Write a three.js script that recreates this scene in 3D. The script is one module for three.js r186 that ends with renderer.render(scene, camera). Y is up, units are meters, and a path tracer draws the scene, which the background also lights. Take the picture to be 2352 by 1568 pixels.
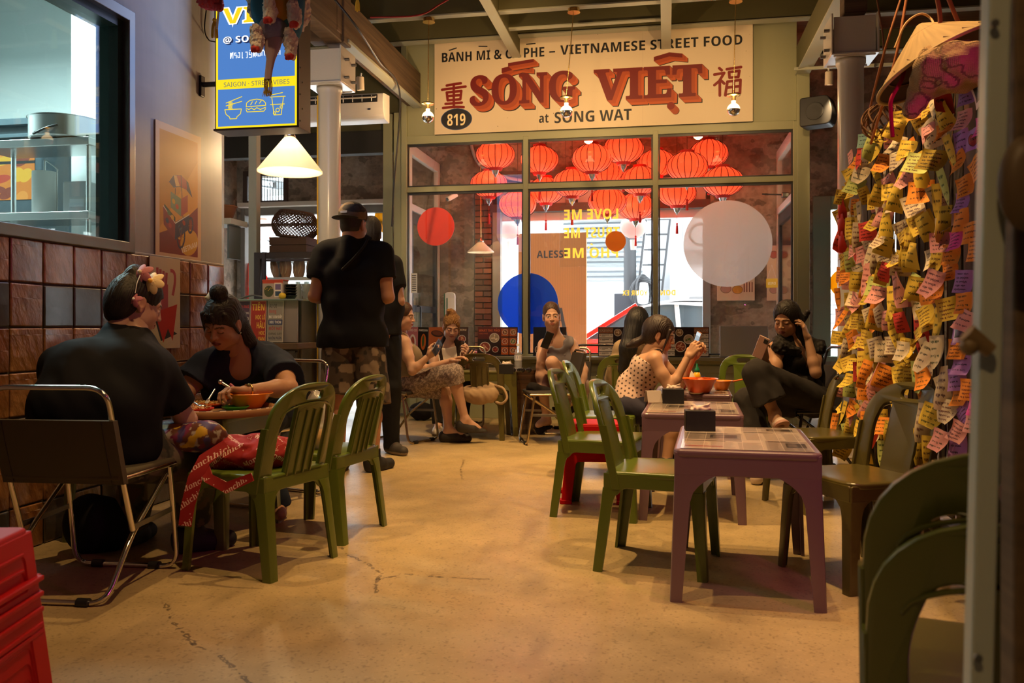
import * as THREE from 'three';
import { mergeGeometries, toCreasedNormals } from 'three/addons/utils/BufferGeometryUtils.js';
import { RoundedBoxGeometry } from 'three/addons/geometries/RoundedBoxGeometry.js';
import { TextGeometry } from 'three/addons/geometries/TextGeometry.js';
import { FontLoader } from 'three/addons/loaders/FontLoader.js';
import { RectAreaLightUniformsLib } from 'three/addons/lights/RectAreaLightUniformsLib.js';

// ---------------------------------------------------------------- camera, sky, lights, exposure
const scene = new THREE.Scene();
const camera = new THREE.PerspectiveCamera(43.85, 1.5, 0.05, 200);
camera.position.set(0, 1, 0);
camera.rotation.y = THREE.MathUtils.degToRad(10.3);
camera.setViewOffset(2352, 1568, 0, 32, 2352, 1568);
camera.focus = 5.2;
camera.userData.fStop = 6;

const renderer = new THREE.WebGLRenderer({ antialias: true });
renderer.toneMapping = THREE.LinearToneMapping;
renderer.toneMappingExposure = 1;
renderer.shadowMap.enabled = true;
RectAreaLightUniformsLib.init();

// bright hazy daylight over the street; it enters only through the openings of the shop front
scene.background = new THREE.Color(0.96, 1.0, 1.04);
scene.backgroundIntensity = 12;

// warm ceiling track lamps, some added to brighten single spots: [x, y, z, aim x, aim z, intensity, cone, radius]
const WARM = [1, 0.60, 0.24];
const TRACK = [
[-0.75, 3.85, -2.3, -0.85, -2.4, 16, 0.72],
[-0.5, 3.7, 1.3, 0.25, -0.9, 9, 0.5],  // added lamp behind the camera, brightens the door jamb and stacked chairs
[-0.9, 3.85, -4.3, -0.6, -4.9, 36, 0.62],
[0.55, 3.85, -3.3, 0.35, -3.4, 19, 0.6],
[-0.3, 3.85, -5.9, -0.45, -6.9, 32, 0.66],
[0.25, 3.85, -3.7, 1.6, -3.8, 15, 0.6],  // added lamp, aimed sideways to brighten the paper notes
[0.75, 3.85, -5.4, 0.6, -6.1, 19, 0.6],
[-1.75, 3.85, -6.6, -1.5, -7.4, 22, 0.6],
[-2.0, 3.85, -3.3, -2.05, -3.65, 13, 0.42],
[-1.1, 3.75, -6.0, -1.5, -9.15, 10, 0.55, 3.5],
[0.45, 3.75, -6.0, 0.3, -9.15, 10, 0.55, 3.5],
];

// ---------------------------------------------------------------- helpers
const V = (a, b, c) => (Array.isArray(a) ? new THREE.Vector3(a[0], a[1], a[2]) : new THREE.Vector3(a, b, c));
const R = (d) => (d * Math.PI) / 180;
let rngState = 20240611;
const rnd = (a = 0, b = 1) => {
rngState = (rngState + 0x6d2b79f5) | 0;
let t = Math.imul(rngState ^ (rngState >>> 15), 1 | rngState);
t = (t + Math.imul(t ^ (t >>> 7), 61 | t)) ^ t;
return a + (b - a) * (((t ^ (t >>> 14)) >>> 0) / 4294967296);
};
const clamp = (x, a = 0, b = 1) => Math.min(b, Math.max(a, x));
const lerp = (a, b, t) => a + (b - a) * t;
const sstep = (a, b, x) => { const t = clamp((x - a) / (b - a)); return t * t * (3 - 2 * t); };
const hash = (x, y, z = 0) => {
let h = Math.imul(x | 0, 374761393) ^ Math.imul(y | 0, 668265263) ^ Math.imul(z | 0, 2147483647 - 77);
h = Math.imul(h ^ (h >>> 13), 1274126177);
return ((h ^ (h >>> 16)) >>> 0) / 4294967296;
};
// periodic value noise
function vn(x, y, px, py, s = 0) {
const ix = Math.floor(x), iy = Math.floor(y), fx = x - ix, fy = y - iy, m = (a, n) => ((a % n) + n) % n;
const u = fx * fx * (3 - 2 * fx), v = fy * fy * (3 - 2 * fy), x0 = m(ix, px), x1 = m(ix + 1, px), y0 = m(iy, py), y1 = m(iy + 1, py);
return lerp(lerp(hash(x0, y0, s), hash(x1, y0, s), u), lerp(hash(x0, y1, s), hash(x1, y1, s), u), v);
}
function fbm(u, v, fx, fy, oct = 4, s = 0) {
let a = 0.5, t = 0, n = 0;
for (let i = 0; i < oct; i++) { t += a * vn(u * fx, v * fy, fx, fy, s + i); n += a; a *= 0.5; fx *= 2; fy *= 2; }
return t / n;
}
function noise3(x, y, z) {
const ix = Math.floor(x), iy = Math.floor(y), iz = Math.floor(z), fx = x - ix, fy = y - iy, fz = z - iz;
const u = fx * fx * (3 - 2 * fx), v = fy * fy * (3 - 2 * fy), w = fz * fz * (3 - 2 * fz);
const c = (a, b, d) => hash(ix + a + 517, iy + b + 331, iz + d + 97);
return lerp(lerp(lerp(c(0, 0, 0), c(1, 0, 0), u), lerp(c(0, 1, 0), c(1, 1, 0), u), v), lerp(lerp(c(0, 0, 1), c(1, 0, 1), u), lerp(c(0, 1, 1), c(1, 1, 1), u), v), w) * 2 - 1;
}
const toS = (x) => 255 * (x <= 0.0031308 ? 12.92 * x : 1.055 * Math.pow(x, 1 / 2.4) - 0.055);
// a computed tile of colour (linear r, g, b from f(u, v)) or of plain values
function tile(w, h, f, repeat = [1, 1], srgb = true) {
const d = new Uint8Array(w * h * 4);
for (let y = 0; y < h; y++) for (let x = 0; x < w; x++) {
const c = f((x + 0.5) / w, (y + 0.5) / h, x, y), o = (y * w + x) * 4;
for (let k = 0; k < 3; k++) { const q = Array.isArray(c) ? c[k] : c; d[o + k] = clamp(srgb ? toS(clamp(q)) : q * 255, 0, 255); }
d[o + 3] = 255;
}
const t = new THREE.DataTexture(d, w, h);
t.wrapS = t.wrapT = THREE.RepeatWrapping; t.magFilter = THREE.LinearFilter; t.minFilter = THREE.LinearFilter;
if (srgb) t.colorSpace = THREE.SRGBColorSpace;
t.repeat.set(repeat[0], repeat[1]); t.needsUpdate = true;
return t;
}
function canvasTex(w, h, draw) {
const c = document.createElement('canvas'); c.width = w; c.height = h;
const g = c.getContext('2d'); draw(g, w, h);
const t = new THREE.CanvasTexture(c); t.colorSpace = THREE.SRGBColorSpace; t.anisotropy = 8;
return t;
}
const col = (c) => (Array.isArray(c) ? new THREE.Color().setRGB(c[0], c[1], c[2]) : new THREE.Color(c));
const std = (c, rough = 0.6, o = {}) => new THREE.MeshStandardMaterial({ color: col(c), roughness: rough, ...o });
const phy = (c, rough = 0.6, o = {}) => new THREE.MeshPhysicalMaterial({ color: col(c), roughness: rough, ...o });
const glow = (c, k, o = {}) => new THREE.MeshStandardMaterial({ color: col(c), roughness: 0.6, emissive: col(c), emissiveIntensity: k, ...o });

// names: a repeat takes a three-digit number
const used = new Map();
function numbered(n) { const k = used.get(n) ?? 0; used.set(n, k + 1); return k ? n + '_' + String(k).padStart(3, '0') : n; }
function norm(g) {
let q = g.index ? g.toNonIndexed() : g;
for (const k of Object.keys(q.attributes)) if (!['position', 'normal', 'uv', 'color'].includes(k)) q.deleteAttribute(k);
if (!q.attributes.normal) q.computeVertexNormals();
if (!q.attributes.uv) q.setAttribute('uv', new THREE.BufferAttribute(new Float32Array(q.attributes.position.count * 2), 2));
return q;
}
const join = (gs) => { const a = [gs].flat(9); return a.length === 1 ? a[0] : mergeGeometries(a.map(norm)); };
function obj(name, gs, m, parent = scene) {
const o = new THREE.Mesh(join(gs), m);
o.name = numbered(name); o.castShadow = o.receiveShadow = true; parent.add(o);
return o;
}
function tag(o, label, category, group, kind) {
if (label) o.userData.label = label;
if (category) o.userData.category = category;
if (group) o.userData.group = group;
if (kind) o.userData.kind = kind;
return o;
}
function thing(name, label, category, p = [0, 0, 0], turn = 0, group) {
const o = new THREE.Group(); o.name = numbered(name); scene.add(o);
o.position.set(p[0], p[1], p[2]); o.rotation.y = turn;
return tag(o, label, category, group);
}
function struct(name, gs, m, parent) { const o = obj(name, gs, m, parent); if (!parent) o.userData.kind = 'structure'; return o; }
function structGroup(name) { const o = new THREE.Group(); o.name = numbered(name); o.userData.kind = 'structure'; scene.add(o); return o; }
function dup(root, p, turn, label, group) {
const r = root.clone(); r.name = numbered(root.name.replace(/_\d{3}$/, '')); scene.add(r);
r.position.set(p[0], p[1], p[2]); r.rotation.set(0, turn, 0); r.userData = { ...root.userData };
return tag(r, label, null, group);
}
// geometry
const mv = (g, x = 0, y = 0, z = 0, rx = 0, ry = 0, rz = 0) => { if (rx || ry || rz) g.applyMatrix4(new THREE.Matrix4().makeRotationFromEuler(new THREE.Euler(rx, ry, rz))); return g.translate(x, y, z); };
// overlapping boards of one frame never share a plane: each box grows by its own fraction of a millimetre
let grown = 0;
const grow = () => (grown = (grown + 1) % 11) * 0.00009;
const bx = (w, h, d, x = 0, y = 0, z = 0, rx, ry, rz) => { const k = grow(); return mv(new THREE.BoxGeometry(w + k, h + k, d + k), x, y, z, rx, ry, rz); };
const rb = (w, h, d, r, x = 0, y = 0, z = 0, rx, ry, rz, seg = 2) => mv(new RoundedBoxGeometry(w + grow(), h + grown * 0.00009, d + grown * 0.00009, seg, Math.min(r, w / 2.01, h / 2.01, d / 2.01)), x, y, z, rx, ry, rz);
const box2 = (a, b) => bx(Math.abs(b[0] - a[0]), Math.abs(b[1] - a[1]), Math.abs(b[2] - a[2]), (a[0] + b[0]) / 2, (a[1] + b[1]) / 2, (a[2] + b[2]) / 2);
const rbox2 = (a, b, r = 0.006) => rb(Math.abs(b[0] - a[0]), Math.abs(b[1] - a[1]), Math.abs(b[2] - a[2]), r, (a[0] + b[0]) / 2, (a[1] + b[1]) / 2, (a[2] + b[2]) / 2);
const cy = (r1, r2, h, x = 0, y = 0, z = 0, seg = 24, rx, ry, rz) => mv(new THREE.CylinderGeometry(r1, r2, h, seg), x, y, z, rx, ry, rz);
const sp = (r, x = 0, y = 0, z = 0, sx = 1, sy = 1, sz = 1, a = 20, b = 14) => new THREE.SphereGeometry(r, a, b).scale(sx, sy, sz).translate(x, y, z);
const lathe = (p, seg = 32, x = 0, y = 0, z = 0) => mv(new THREE.LatheGeometry(p.map((q) => new THREE.Vector2(q[0], q[1])), seg), x, y, z);
const tube = (pts, r, closed = false, seg = 0, rs = 8, tension = 0.5) => new THREE.TubeGeometry(new THREE.CatmullRomCurve3(pts.map((p) => V(p)), closed, 'catmullrom', tension), seg || pts.length * 8, r, rs, closed);
function rod(a, b, r, r2 = r, seg = 10) {
const A = V(a), B = V(b), d = B.clone().sub(A), g = new THREE.CylinderGeometry(r2, r, d.length(), seg);
return g.applyQuaternion(new THREE.Quaternion().setFromUnitVectors(V(0, 1, 0), d.clone().normalize())).translate((A.x + B.x) / 2, (A.y + B.y) / 2, (A.z + B.z) / 2);
}
// a square bar from a to b
function bar(a, b, w, h, r = 0.003) {
const A = V(a), B = V(b), d = B.clone().sub(A), L = d.length(), m = new THREE.Matrix4(), z = d.normalize(), up = Math.abs(z.y) > 0.99 ? V(1, 0, 0) : V(0, 1, 0), x = up.clone().cross(z).normalize(), y = z.clone().cross(x);
m.makeBasis(x, y, z).setPosition((A.x + B.x) / 2, (A.y + B.y) / 2, (A.z + B.z) / 2);
return (r ? new RoundedBoxGeometry(w, h, L, 1, Math.min(r, w / 2.1, h / 2.1)) : new THREE.BoxGeometry(w, h, L)).applyMatrix4(m);
}
// a bent pipe with rounded corners
function pipe(pts, r, bend = 0.05, rs = 8, closed = false) {
const P = pts.map((p) => V(p)), path = new THREE.CurvePath();
let from = P[0];
for (let i = 1; i < P.length - 1; i++) {
const a = P[i - 1].clone().sub(P[i]), b = P[i + 1].clone().sub(P[i]), k = Math.min(bend, a.length() / 2, b.length() / 2);
const s = P[i].clone().addScaledVector(a.normalize(), k), e = P[i].clone().addScaledVector(b.normalize(), k);
path.add(new THREE.LineCurve3(from, s)); path.add(new THREE.QuadraticBezierCurve3(s, P[i], e)); from = e;
}
path.add(new THREE.LineCurve3(from, P[P.length - 1]));
const q = [];
for (const c of path.curves) { const n = c.isLineCurve3 ? 1 : 6; for (let i = 0; i < n; i++) q.push(c.getPoint(i / n)); }
q.push(P[P.length - 1]);
const curve = new THREE.CurvePath();
const poly = new (class extends THREE.Curve { getPoint(t, o = V(0, 0, 0)) { const f = t * (q.length - 1), i = Math.min(q.length - 2, Math.floor(f)); return o.copy(q[i]).lerp(q[i + 1], f - i); } getPointAt(t, o) { return this.getPoint(t, o); } })();
return new THREE.TubeGeometry(poly, q.length - 1, r, rs, closed);
}
function shp(pts, holes = []) {
const s = new THREE.Shape(pts.map((p) => new THREE.Vector2(p[0], p[1])));
for (const h of holes) s.holes.push(new THREE.Path(h.map((p) => new THREE.Vector2(p[0], p[1]))));
return s;
}
const ext = (s, d, bev = 0, bs = 2, cs = 12) => new THREE.ExtrudeGeometry(s, { depth: Math.max(1e-4, d - 2 * bev), bevelEnabled: bev > 0, bevelThickness: bev, bevelSize: bev, bevelOffset: -bev, bevelSegments: bs, curveSegments: cs }).translate(0, 0, bev);
// rounded polygon outline: [x, y, radius]
function rounded(pts, n = 5) {
const o = [], L = pts.length;
for (let i = 0; i < L; i++) {
const p = pts[i], a = pts[(i + L - 1) % L], b = pts[(i + 1) % L], r = p[2] || 0;
if (!r) { o.push([p[0], p[1]]); continue; }
const da = [a[0] - p[0], a[1] - p[1]], db = [b[0] - p[0], b[1] - p[1]], la = Math.hypot(...da), lb = Math.hypot(...db), k = Math.min(r, la / 2, lb / 2);
const s = [p[0] + (da[0] / la) * k, p[1] + (da[1] / la) * k], e = [p[0] + (db[0] / lb) * k, p[1] + (db[1] / lb) * k];
for (let j = 0; j <= n; j++) { const t = j / n, u = 1 - t; o.push([u * u * s[0] + 2 * u * t * p[0] + t * t * e[0], u * u * s[1] + 2 * u * t * p[1] + t * t * e[1]]); }
}
return o;
}
const subdivide = (pts, step) => { const o = []; for (let i = 0; i < pts.length; i++) { const a = pts[i], b = pts[(i + 1) % pts.length], n = Math.max(1, Math.round(Math.hypot(b[0] - a[0], b[1] - a[1]) / step)); for (let k = 0; k < n; k++) o.push([lerp(a[0], b[0], k / n), lerp(a[1], b[1], k / n)]); } return o; };
// skin through rings of points, all of the same length, with end caps
function loft(rings, caps = true) {
const n = rings[0].length, p = [], idx = [];
rings.forEach((r) => r.forEach((q) => p.push(q[0], q[1], q[2])));
for (let k = 0; k < rings.length - 1; k++) for (let i = 0; i < n; i++) { const a = k * n + i, b = k * n + ((i + 1) % n); idx.push(a, b, a + n, b, b + n, a + n); }
if (caps) for (const [k, flip] of [[0, 1], [rings.length - 1, 0]]) {
const r = rings[k].map((q) => V(q)), c = r.reduce((s, q) => s.add(q), V(0, 0, 0)).divideScalar(n), ax = r[0].clone().sub(c).normalize(), nn = V(0, 0, 0);
for (let i = 0; i < n; i++) nn.add(r[i].clone().sub(c).cross(r[(i + 1) % n].clone().sub(c)));
nn.normalize(); const ay = nn.clone().cross(ax);
const t = THREE.ShapeUtils.triangulateShape(r.map((q) => { const d = q.clone().sub(c); return new THREE.Vector2(d.dot(ax), d.dot(ay)); }), []);
for (const f of t) flip ? idx.push(k * n + f[0], k * n + f[2], k * n + f[1]) : idx.push(k * n + f[0], k * n + f[1], k * n + f[2]);
}
const g = new THREE.BufferGeometry(); g.setAttribute('position', new THREE.Float32BufferAttribute(p, 3)); g.setIndex(idx);
return toCreasedNormals(g, 0.7);
}
// uv in metres, from the dominant axis of each face
function muv(g) {
const q = norm(g), P = q.attributes.position, N = q.attributes.normal, u = new Float32Array(P.count * 2);
for (let i = 0; i < P.count; i++) {
const x = P.getX(i), y = P.getY(i), z = P.getZ(i), a = Math.abs(N.getX(i)), b = Math.abs(N.getY(i)), c = Math.abs(N.getZ(i));
[u[2 * i], u[2 * i + 1]] = a >= b && a >= c ? [z, y] : b >= c ? [x, z] : [x, y];
}
q.setAttribute('uv', new THREE.BufferAttribute(u, 2));
return q;
}
const sheet = (w, h, x = 0, y = 0, z = 0, rx, ry, rz) => mv(new THREE.PlaneGeometry(w, h), x, y, z, rx, ry, rz);
// a thin printed board: a box whose +z face carries the print (materials: [print, edge])
function board(name, w, h, d, print, edge, parent, x = 0, y = 0, z = 0, r = 0.004) {
const b = obj(name, rb(w, h, d, Math.min(r, d / 2.2), x, y, z - d / 2), edge, parent);
const p = new THREE.Mesh(sheet(w - 0.002, h - 0.002, x, y, z + 0.0012), print);
p.name = numbered('print'); p.castShadow = p.receiveShadow = true; b.add(p);
return b;
}

// ---------------------------------------------------------------- surfaces
const floorTex = (() => {
const X0 = -3.2, Z0 = -6.8, S = 5.4, N = 2048;
const cracks = [
[[-1.787, 0, -2.803], [-1.664, 0, -2.64], [-1.547, 0, -2.535], [-1.47, 0, -2.46], [-1.346, 0, -2.385], [-1.23, 0, -2.289], [-1.104, 0, -2.162]],
[[-1.517, 0, -3.74], [-1.373, 0, -3.536], [-1.266, 0, -3.45], [-1.139, 0, -3.291], [-1.118, 0, -3.164], [-1.068, 0, -3.052]],
[[-1.502, 0, -6.24], [-1.425, 0, -5.814], [-1.323, 0, -5.449]], [[-1.132, 0, -3.22], [-1.043, 0, -3.309], [-.893, 0, -3.293], [-.698, 0, -3.299]],
];
const segs = [];
for (const c of cracks) for (let i = 0; i < c.length - 1; i++) segs.push([c[i][0], c[i][2], c[i + 1][0], c[i + 1][2]]);
const box = segs.map((s) => [Math.min(s[0], s[2]) - 0.03, Math.max(s[0], s[2]) + 0.03, Math.min(s[1], s[3]) - 0.03, Math.max(s[1], s[3]) + 0.03]);
return tile(N, N, (u, v) => {
const a = fbm(u, v, 5, 5, 4, 1), b = fbm(u, v, 60, 60, 3, 9), c = vn(u * 700, v * 700, 700, 700, 4), e = fbm(u, v, 22, 16, 3, 33);
let k = 0.80 + 0.22 * (a - 0.5) + 0.20 * (b - 0.5) + 0.18 * (e - 0.5);
if (c > 0.82) k *= 0.72; if (c < 0.14) k *= 1.12; k *= 1 - 0.16 * sstep(0.50, 0.75, fbm(u + 0.4, v + 0.2, 13, 13, 5, 91));
const sc = fbm(u + 0.13, v * 1.0, 40, 9, 3, 51); if (sc > 0.66) k *= 1 - (sc - 0.66) * 0.9;
const x = X0 + u * S, z = Z0 + (1 - v) * S;
for (let i = 0; i < segs.length; i++) {
const q = box[i]; if (x < q[0] || x > q[1] || z < q[2] || z > q[3]) continue;
const s = segs[i], dx = s[2] - s[0], dz = s[3] - s[1], wob = (vn(x * 60 + 900, z * 60 + 900, 4096, 4096, 7) - 0.5) * 0.02;
const t = clamp(((x - s[0]) * dx + (z - s[1]) * dz) / (dx * dx + dz * dz)), d = Math.abs(Math.hypot(x - s[0] - t * dx, z - s[1] - t * dz) + wob);
if (d < 0.0042) k *= 0.42;
}
return [0.54 * k, 0.405 * k, 0.20 * k];
});
})();
const floorRough = tile(512, 512, (u, v) => 0.36 + 0.30 * (fbm(u, v, 10, 10, 4, 71) - 0.4) + 0.06 * vn(u * 200, v * 200, 200, 200, 5), [1, 1], false);
const plasterTex = tile(1024, 1024, (u, v) => {
const a = fbm(u, v, 6, 6, 6, 11), b = fbm(u, v, 14, 22, 6, 21), c = fbm(u, v, 60, 60, 3, 31), p = sstep(0.40, 0.62, a), q = sstep(0.50, 0.60, b + 0.3 * (c - 0.5));
let r = [lerp(0.36, 0.24, p), lerp(0.30, 0.20, p), lerp(0.23, 0.15, p)];
r = r.map((x, i) => lerp(x, [0.12, 0.10, 0.075][i], q * 0.75));
return r.map((x) => x * (0.7 + 0.6 * c));
}, [1 / 2.2, 1 / 2.2]);
const plasterBump = tile(512, 512, (u, v) => fbm(u, v, 12, 12, 5, 11), [1 / 2.2, 1 / 2.2], false);
const wallTex = tile(512, 512, (u, v) => { const k = 0.9 + 0.16 * (fbm(u, v, 4, 14, 4, 41) - 0.5) + 0.08 * (fbm(u, v, 60, 6, 3, 43) - 0.5); return [0.43 * k, 0.415 * k, 0.37 * k]; }, [0.7, 0.7]);
const woodTex = tile(512, 512, (u, v) => { const k = 0.55 + 0.9 * (fbm(u, v, 3, 40, 4, 51) - 0.3) + 0.15 * (fbm(u, v, 10, 120, 2, 53) - 0.5); return [0.14 * k, 0.085 * k, 0.042 * k]; }, [0.7, 1.4]);
const M = {
floor: phy('#ffffff', 1, { map: floorTex, roughnessMap: floorRough, specularIntensity: 1 }),
plaster: std('#ffffff', 0.95, { map: plasterTex, bumpMap: plasterBump, bumpScale: 0.02 }),
wall: std('#ffffff', 0.55, { map: wallTex }),
greyWall: std([0.36, 0.36, 0.34], 0.7),
dark: std([0.03, 0.027, 0.022], 0.8),
wood: std('#ffffff', 0.75, { map: woodTex }),
beamGreen: std([0.105, 0.095, 0.035], 0.7),
beamPale: std([0.34, 0.34, 0.25], 0.6),  // pale beam tone; on the flanges it stands for light on undersides
frameGreen: std([0.33, 0.33, 0.19], 0.45),
frameDark: std([0.018, 0.019, 0.020], 0.4),
whitePaint: phy([0.62, 0.60, 0.53], 0.3, { clearcoat: 0.4, clearcoatRoughness: 0.2 }),
steel: std([0.60, 0.60, 0.60], 0.28, { metalness: 1 }),
darkSteel: std([0.22, 0.22, 0.21], 0.35, { metalness: 0.9 }),
chrome: std([0.75, 0.73, 0.68], 0.14, { metalness: 1 }),
brass: std([0.72, 0.50, 0.20], 0.22, { metalness: 1 }),
black: std([0.012, 0.012, 0.013], 0.45),
blackGloss: phy([0.01, 0.01, 0.012], 0.25, { clearcoat: 0.5 }),
grout: std([0.10, 0.085, 0.07], 0.9),
white: std([0.8, 0.8, 0.78], 0.5),
glass: phy([0.97, 0.985, 0.98], 0.0, { transmission: 1, thickness: 0, ior: 1.45 }),
glassGreen: phy([0.88, 0.96, 0.93], 0.0, { transmission: 1, thickness: 0, ior: 1.5 }),
};
const wb = (a, b) => muv(box2(a, b));

// ---------------------------------------------------------------- floor, walls, ceiling
{
const g = bx(10.4, 0.12, 12.4, -0.4, -0.06, -4.4), P = g.attributes.position, u = g.attributes.uv;
for (let i = 0; i < P.count; i++) u.setXY(i, (P.getX(i) + 3.2) / 5.4, 1 - (P.getZ(i) + 6.8) / 5.4);
struct('floor', g, M.floor);
const c = structGroup('ceiling');
struct('ceiling_slab', wb([-6.3, 4.58, -10.8], [4.2, 4.7, 1.8]), M.dark, c);
for (let i = 0; i < 30; i++) { const z = -10.5 + i * 0.4; struct('plank', muv(rb(10.2, 0.05, 0.385, 0.006, -1.1, 4.555 - 0.008 * (i % 3), z)), M.wood, c); }
}
// left wall with its window opening
struct('wall_left', [
wb([-3.0, 0, -5.1], [-2.85, 1.43, 1.8]), wb([-3.0, 2.66, -5.1], [-2.85, 4.6, 1.8]), wb([-3.0, 1.43, -5.1], [-2.85, 2.66, -4.1]), wb([-3.0, 1.43, -1.5], [-2.85, 2.66, 1.8]),
], M.wall);
struct('wall_kitchen', [wb([-3.95, 0, -5.32], [-3.0, 4.6, -5.1]), wb([-3.95, 0, -6.75], [-3.75, 4.6, -5.32]), wb([-6.2, 0, -6.75], [-3.95, 4.6, -6.6]), wb([-6.2, 0, -6.7], [-6.05, 4.6, 1.8]), wb([-6.2, 0, 1.7], [-3, 4.6, 1.8])], std([0.78, 0.84, 0.84], 0.5));
struct('floor_kitchen', wb([-6.2, -0.02, -6.7], [-3, 0.01, 1.8]), M.greyWall);
struct('wall_right', wb([3.9, 0, -10.7], [4.05, 4.7, 1.8]), M.greyWall);
struct('wall_behind', wb([-3, 0, 1.65], [4.1, 4.7, 1.8]), M.greyWall);
struct('wall_counter', wb([-5.85, 0, -10.7], [-5.7, 4.7, -6.6]), M.plaster);
// outer wall on the street, with three openings and a small barred one
struct('wall_street', [
wb([-5.85, 0, -10.85], [-5.62, 4.7, -10.6]), wb([-5.62, 3.05, -10.85], [-3.55, 4.7, -10.6]), wb([-5.0, 2.62, -10.85], [-3.55, 3.05, -10.6]), wb([-5.62, 2.62, -10.85], [-5.55, 3.05, -10.6]), wb([-5.55, 2.62, -10.85], [-5.0, 2.68, -10.6]),
wb([-3.55, 0, -10.85], [-2.42, 4.7, -10.6]), wb([-2.42, 2.95, -10.85], [0.53, 4.7, -10.6]), wb([0.53, 0, -10.85], [1.72, 4.7, -10.6]),
wb([1.72, 2.56, -10.85], [2.95, 4.7, -10.6]), wb([1.72, 0, -10.85], [2.95, 0.66, -10.6]), wb([2.95, 0, -10.85], [4.05, 4.7, -10.6]),
], M.plaster);
{ // brick pier beside the shop entrance, every brick laid on its own
const p = structGroup('wall_pier'), bm = [std([0.20, 0.075, 0.045], 0.9), std([0.15, 0.06, 0.04], 0.9), std([0.25, 0.11, 0.07], 0.9), std([0.13, 0.08, 0.06], 0.9)];
struct('pier_core', wb([-2.42, 0, -10.84], [-2.17, 2.98, -10.59]), M.grout, p);
const g1 = [rb(0.215, 0.062, 0.05, 0.006), rb(0.10, 0.062, 0.05, 0.006)];
for (let r = 0; r < 40; r++) for (let k = 0; k < (r % 2 ? 2 : 1); k++) {
const b = struct('brick', g1[r % 2], bm[Math.floor(rnd(0, 3.99))], p);
b.position.set(r % 2 ? -2.35 + k * 0.115 : -2.295, 0.04 + r * 0.073, -10.58 + rnd(-0.006, 0.004)); b.rotation.z = rnd(-0.015, 0.015);
}
}
// ledges over the entrance, dark transom with pale lights between bars
{
const t = structGroup('trim_1');
struct('lintel', [wb([-2.2, 2.46, -10.75], [0.53, 2.56, -10.55]), wb([-2.2, 2.86, -10.75], [0.53, 2.97, -10.52])], std([0.10, 0.09, 0.075], 0.7), t);
for (let i = 0; i < 9; i++) struct('bar', rbox2([-2.2 + i * 0.335, 2.56, -10.68], [-2.1 + i * 0.335, 2.86, -10.6]), M.dark, t);
for (let i = 0; i < 8; i++) struct('panel', rbox2([-2.1 + i * 0.335, 2.56, -10.7], [-1.865 + i * 0.335, 2.86, -10.68], 0.003), std([0.5, 0.5, 0.48], 0.8), t);
struct('rail', wb([-2.2, 2.36, -10.8], [0.53, 2.46, -10.68]), std([0.75, 0.75, 0.75], 0.5), t);
struct('post', wb([-2.17, 0, -10.7], [-2.07, 2.5, -10.56]), std([0.32, 0.34, 0.31], 0.6), t);
struct('post', wb([0.44, 0, -10.7], [0.53, 2.5, -10.56]), std([0.26, 0.31, 0.34], 0.5), t);
struct('ledge', [wb([-2.9, 3.32, -10.62], [1.7, 3.38, -10.5]), wb([-2.9, 3.72, -10.62], [1.7, 3.78, -10.52])], M.plaster, t);
struct('pipe', tube([[-2.5, 3.6, -10.5], [-2.35, 3.1, -10.5], [-2.0, 2.9, -10.5], [-1.6, 2.82, -10.5]], 0.022), std([0.4, 0.4, 0.4], 0.5), t);
}
// ---------------------------------------------------------------- glazed tiles along the left wall
{
const t = structGroup('trim_2');
struct('mortar', wb([-2.852, 0, -5.105], [-2.842, 1.405, -2.4]), M.grout, t);
const cap = rbox2([-2.86, 1.398, -5.11], [-2.838, 1.412, -2.4], 0.004); struct('cap', cap, M.wall, t);
const bump = tile(256, 256, (u, v) => fbm(u + 0.25 * v, v, 6, 3, 5, 77), [1, 1], false);
const terr = (a, b, k) => tile(128, 128, (u, v) => { const n = fbm(u + v * 0.5, v, 4, 3, 4, k) - 0.5; return [a[0] * (1 + n * b), a[1] * (1 + n * b * 1.3), a[2] * (1 + n * b * 1.5)]; });
const mk = (c, b, k, r, bs) => phy('#ffffff', r, { map: terr(c, b, k), bumpMap: bump, bumpScale: bs, clearcoat: 0.8, clearcoatRoughness: 0.12 });
const mt = [mk([0.30, 0.125, 0.035], 1.0, 81, 0.3, 0.008), mk([0.24, 0.095, 0.03], 1.1, 82, 0.33, 0.009), mk([0.34, 0.155, 0.055], 1.0, 83, 0.28, 0.010)], md = [mk([0.055, 0.043, 0.033], 0.7, 84, 0.35, 0.0015), mk([0.075, 0.055, 0.035], 0.8, 85, 0.3, 0.002)];
const geos = [0, 1, 2, 3].map((s) => {
const g = rb(0.196, 0.192, 0.016, 0.007, 0, 0, 0, 0, 0, 0, 2), P = g.attributes.position, u = g.attributes.uv;
for (let i = 0; i < P.count; i++) { const x = P.getX(i), y = P.getY(i); u.setXY(i, x / 0.2 + 0.5 + s * 0.31, y / 0.2 + 0.5 + s * 0.17); if (P.getZ(i) > 0) P.setXYZ(i, x + (vn(y * 60 + 50, s, 999, 9, s) - 0.5) * 0.003, y + (vn(x * 60 + 50, s, 999, 9, s + 5) - 0.5) * 0.003, P.getZ(i)); }
return g;
});
for (let r = 0; r < 7; r++) for (let c = 0; c < 12; c++) {
const dark = r === 5 ? !(c === 8 || c === 1) : r === 2 ? c % 2 === 0 : r === 0 && c % 2;
const o = struct('tile', geos[Math.floor(rnd(0, 3.99))], dark ? md[Math.floor(rnd(0, 1.99))] : mt[Math.floor(rnd(0, 2.99))], t);
o.position.set(-2.838, 0.1 + r * 0.2, -5.0 + c * 0.204); o.rotation.set(rnd(-0.012, 0.012), Math.PI / 2 + rnd(-0.014, 0.014), 0);
}
}
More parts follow.
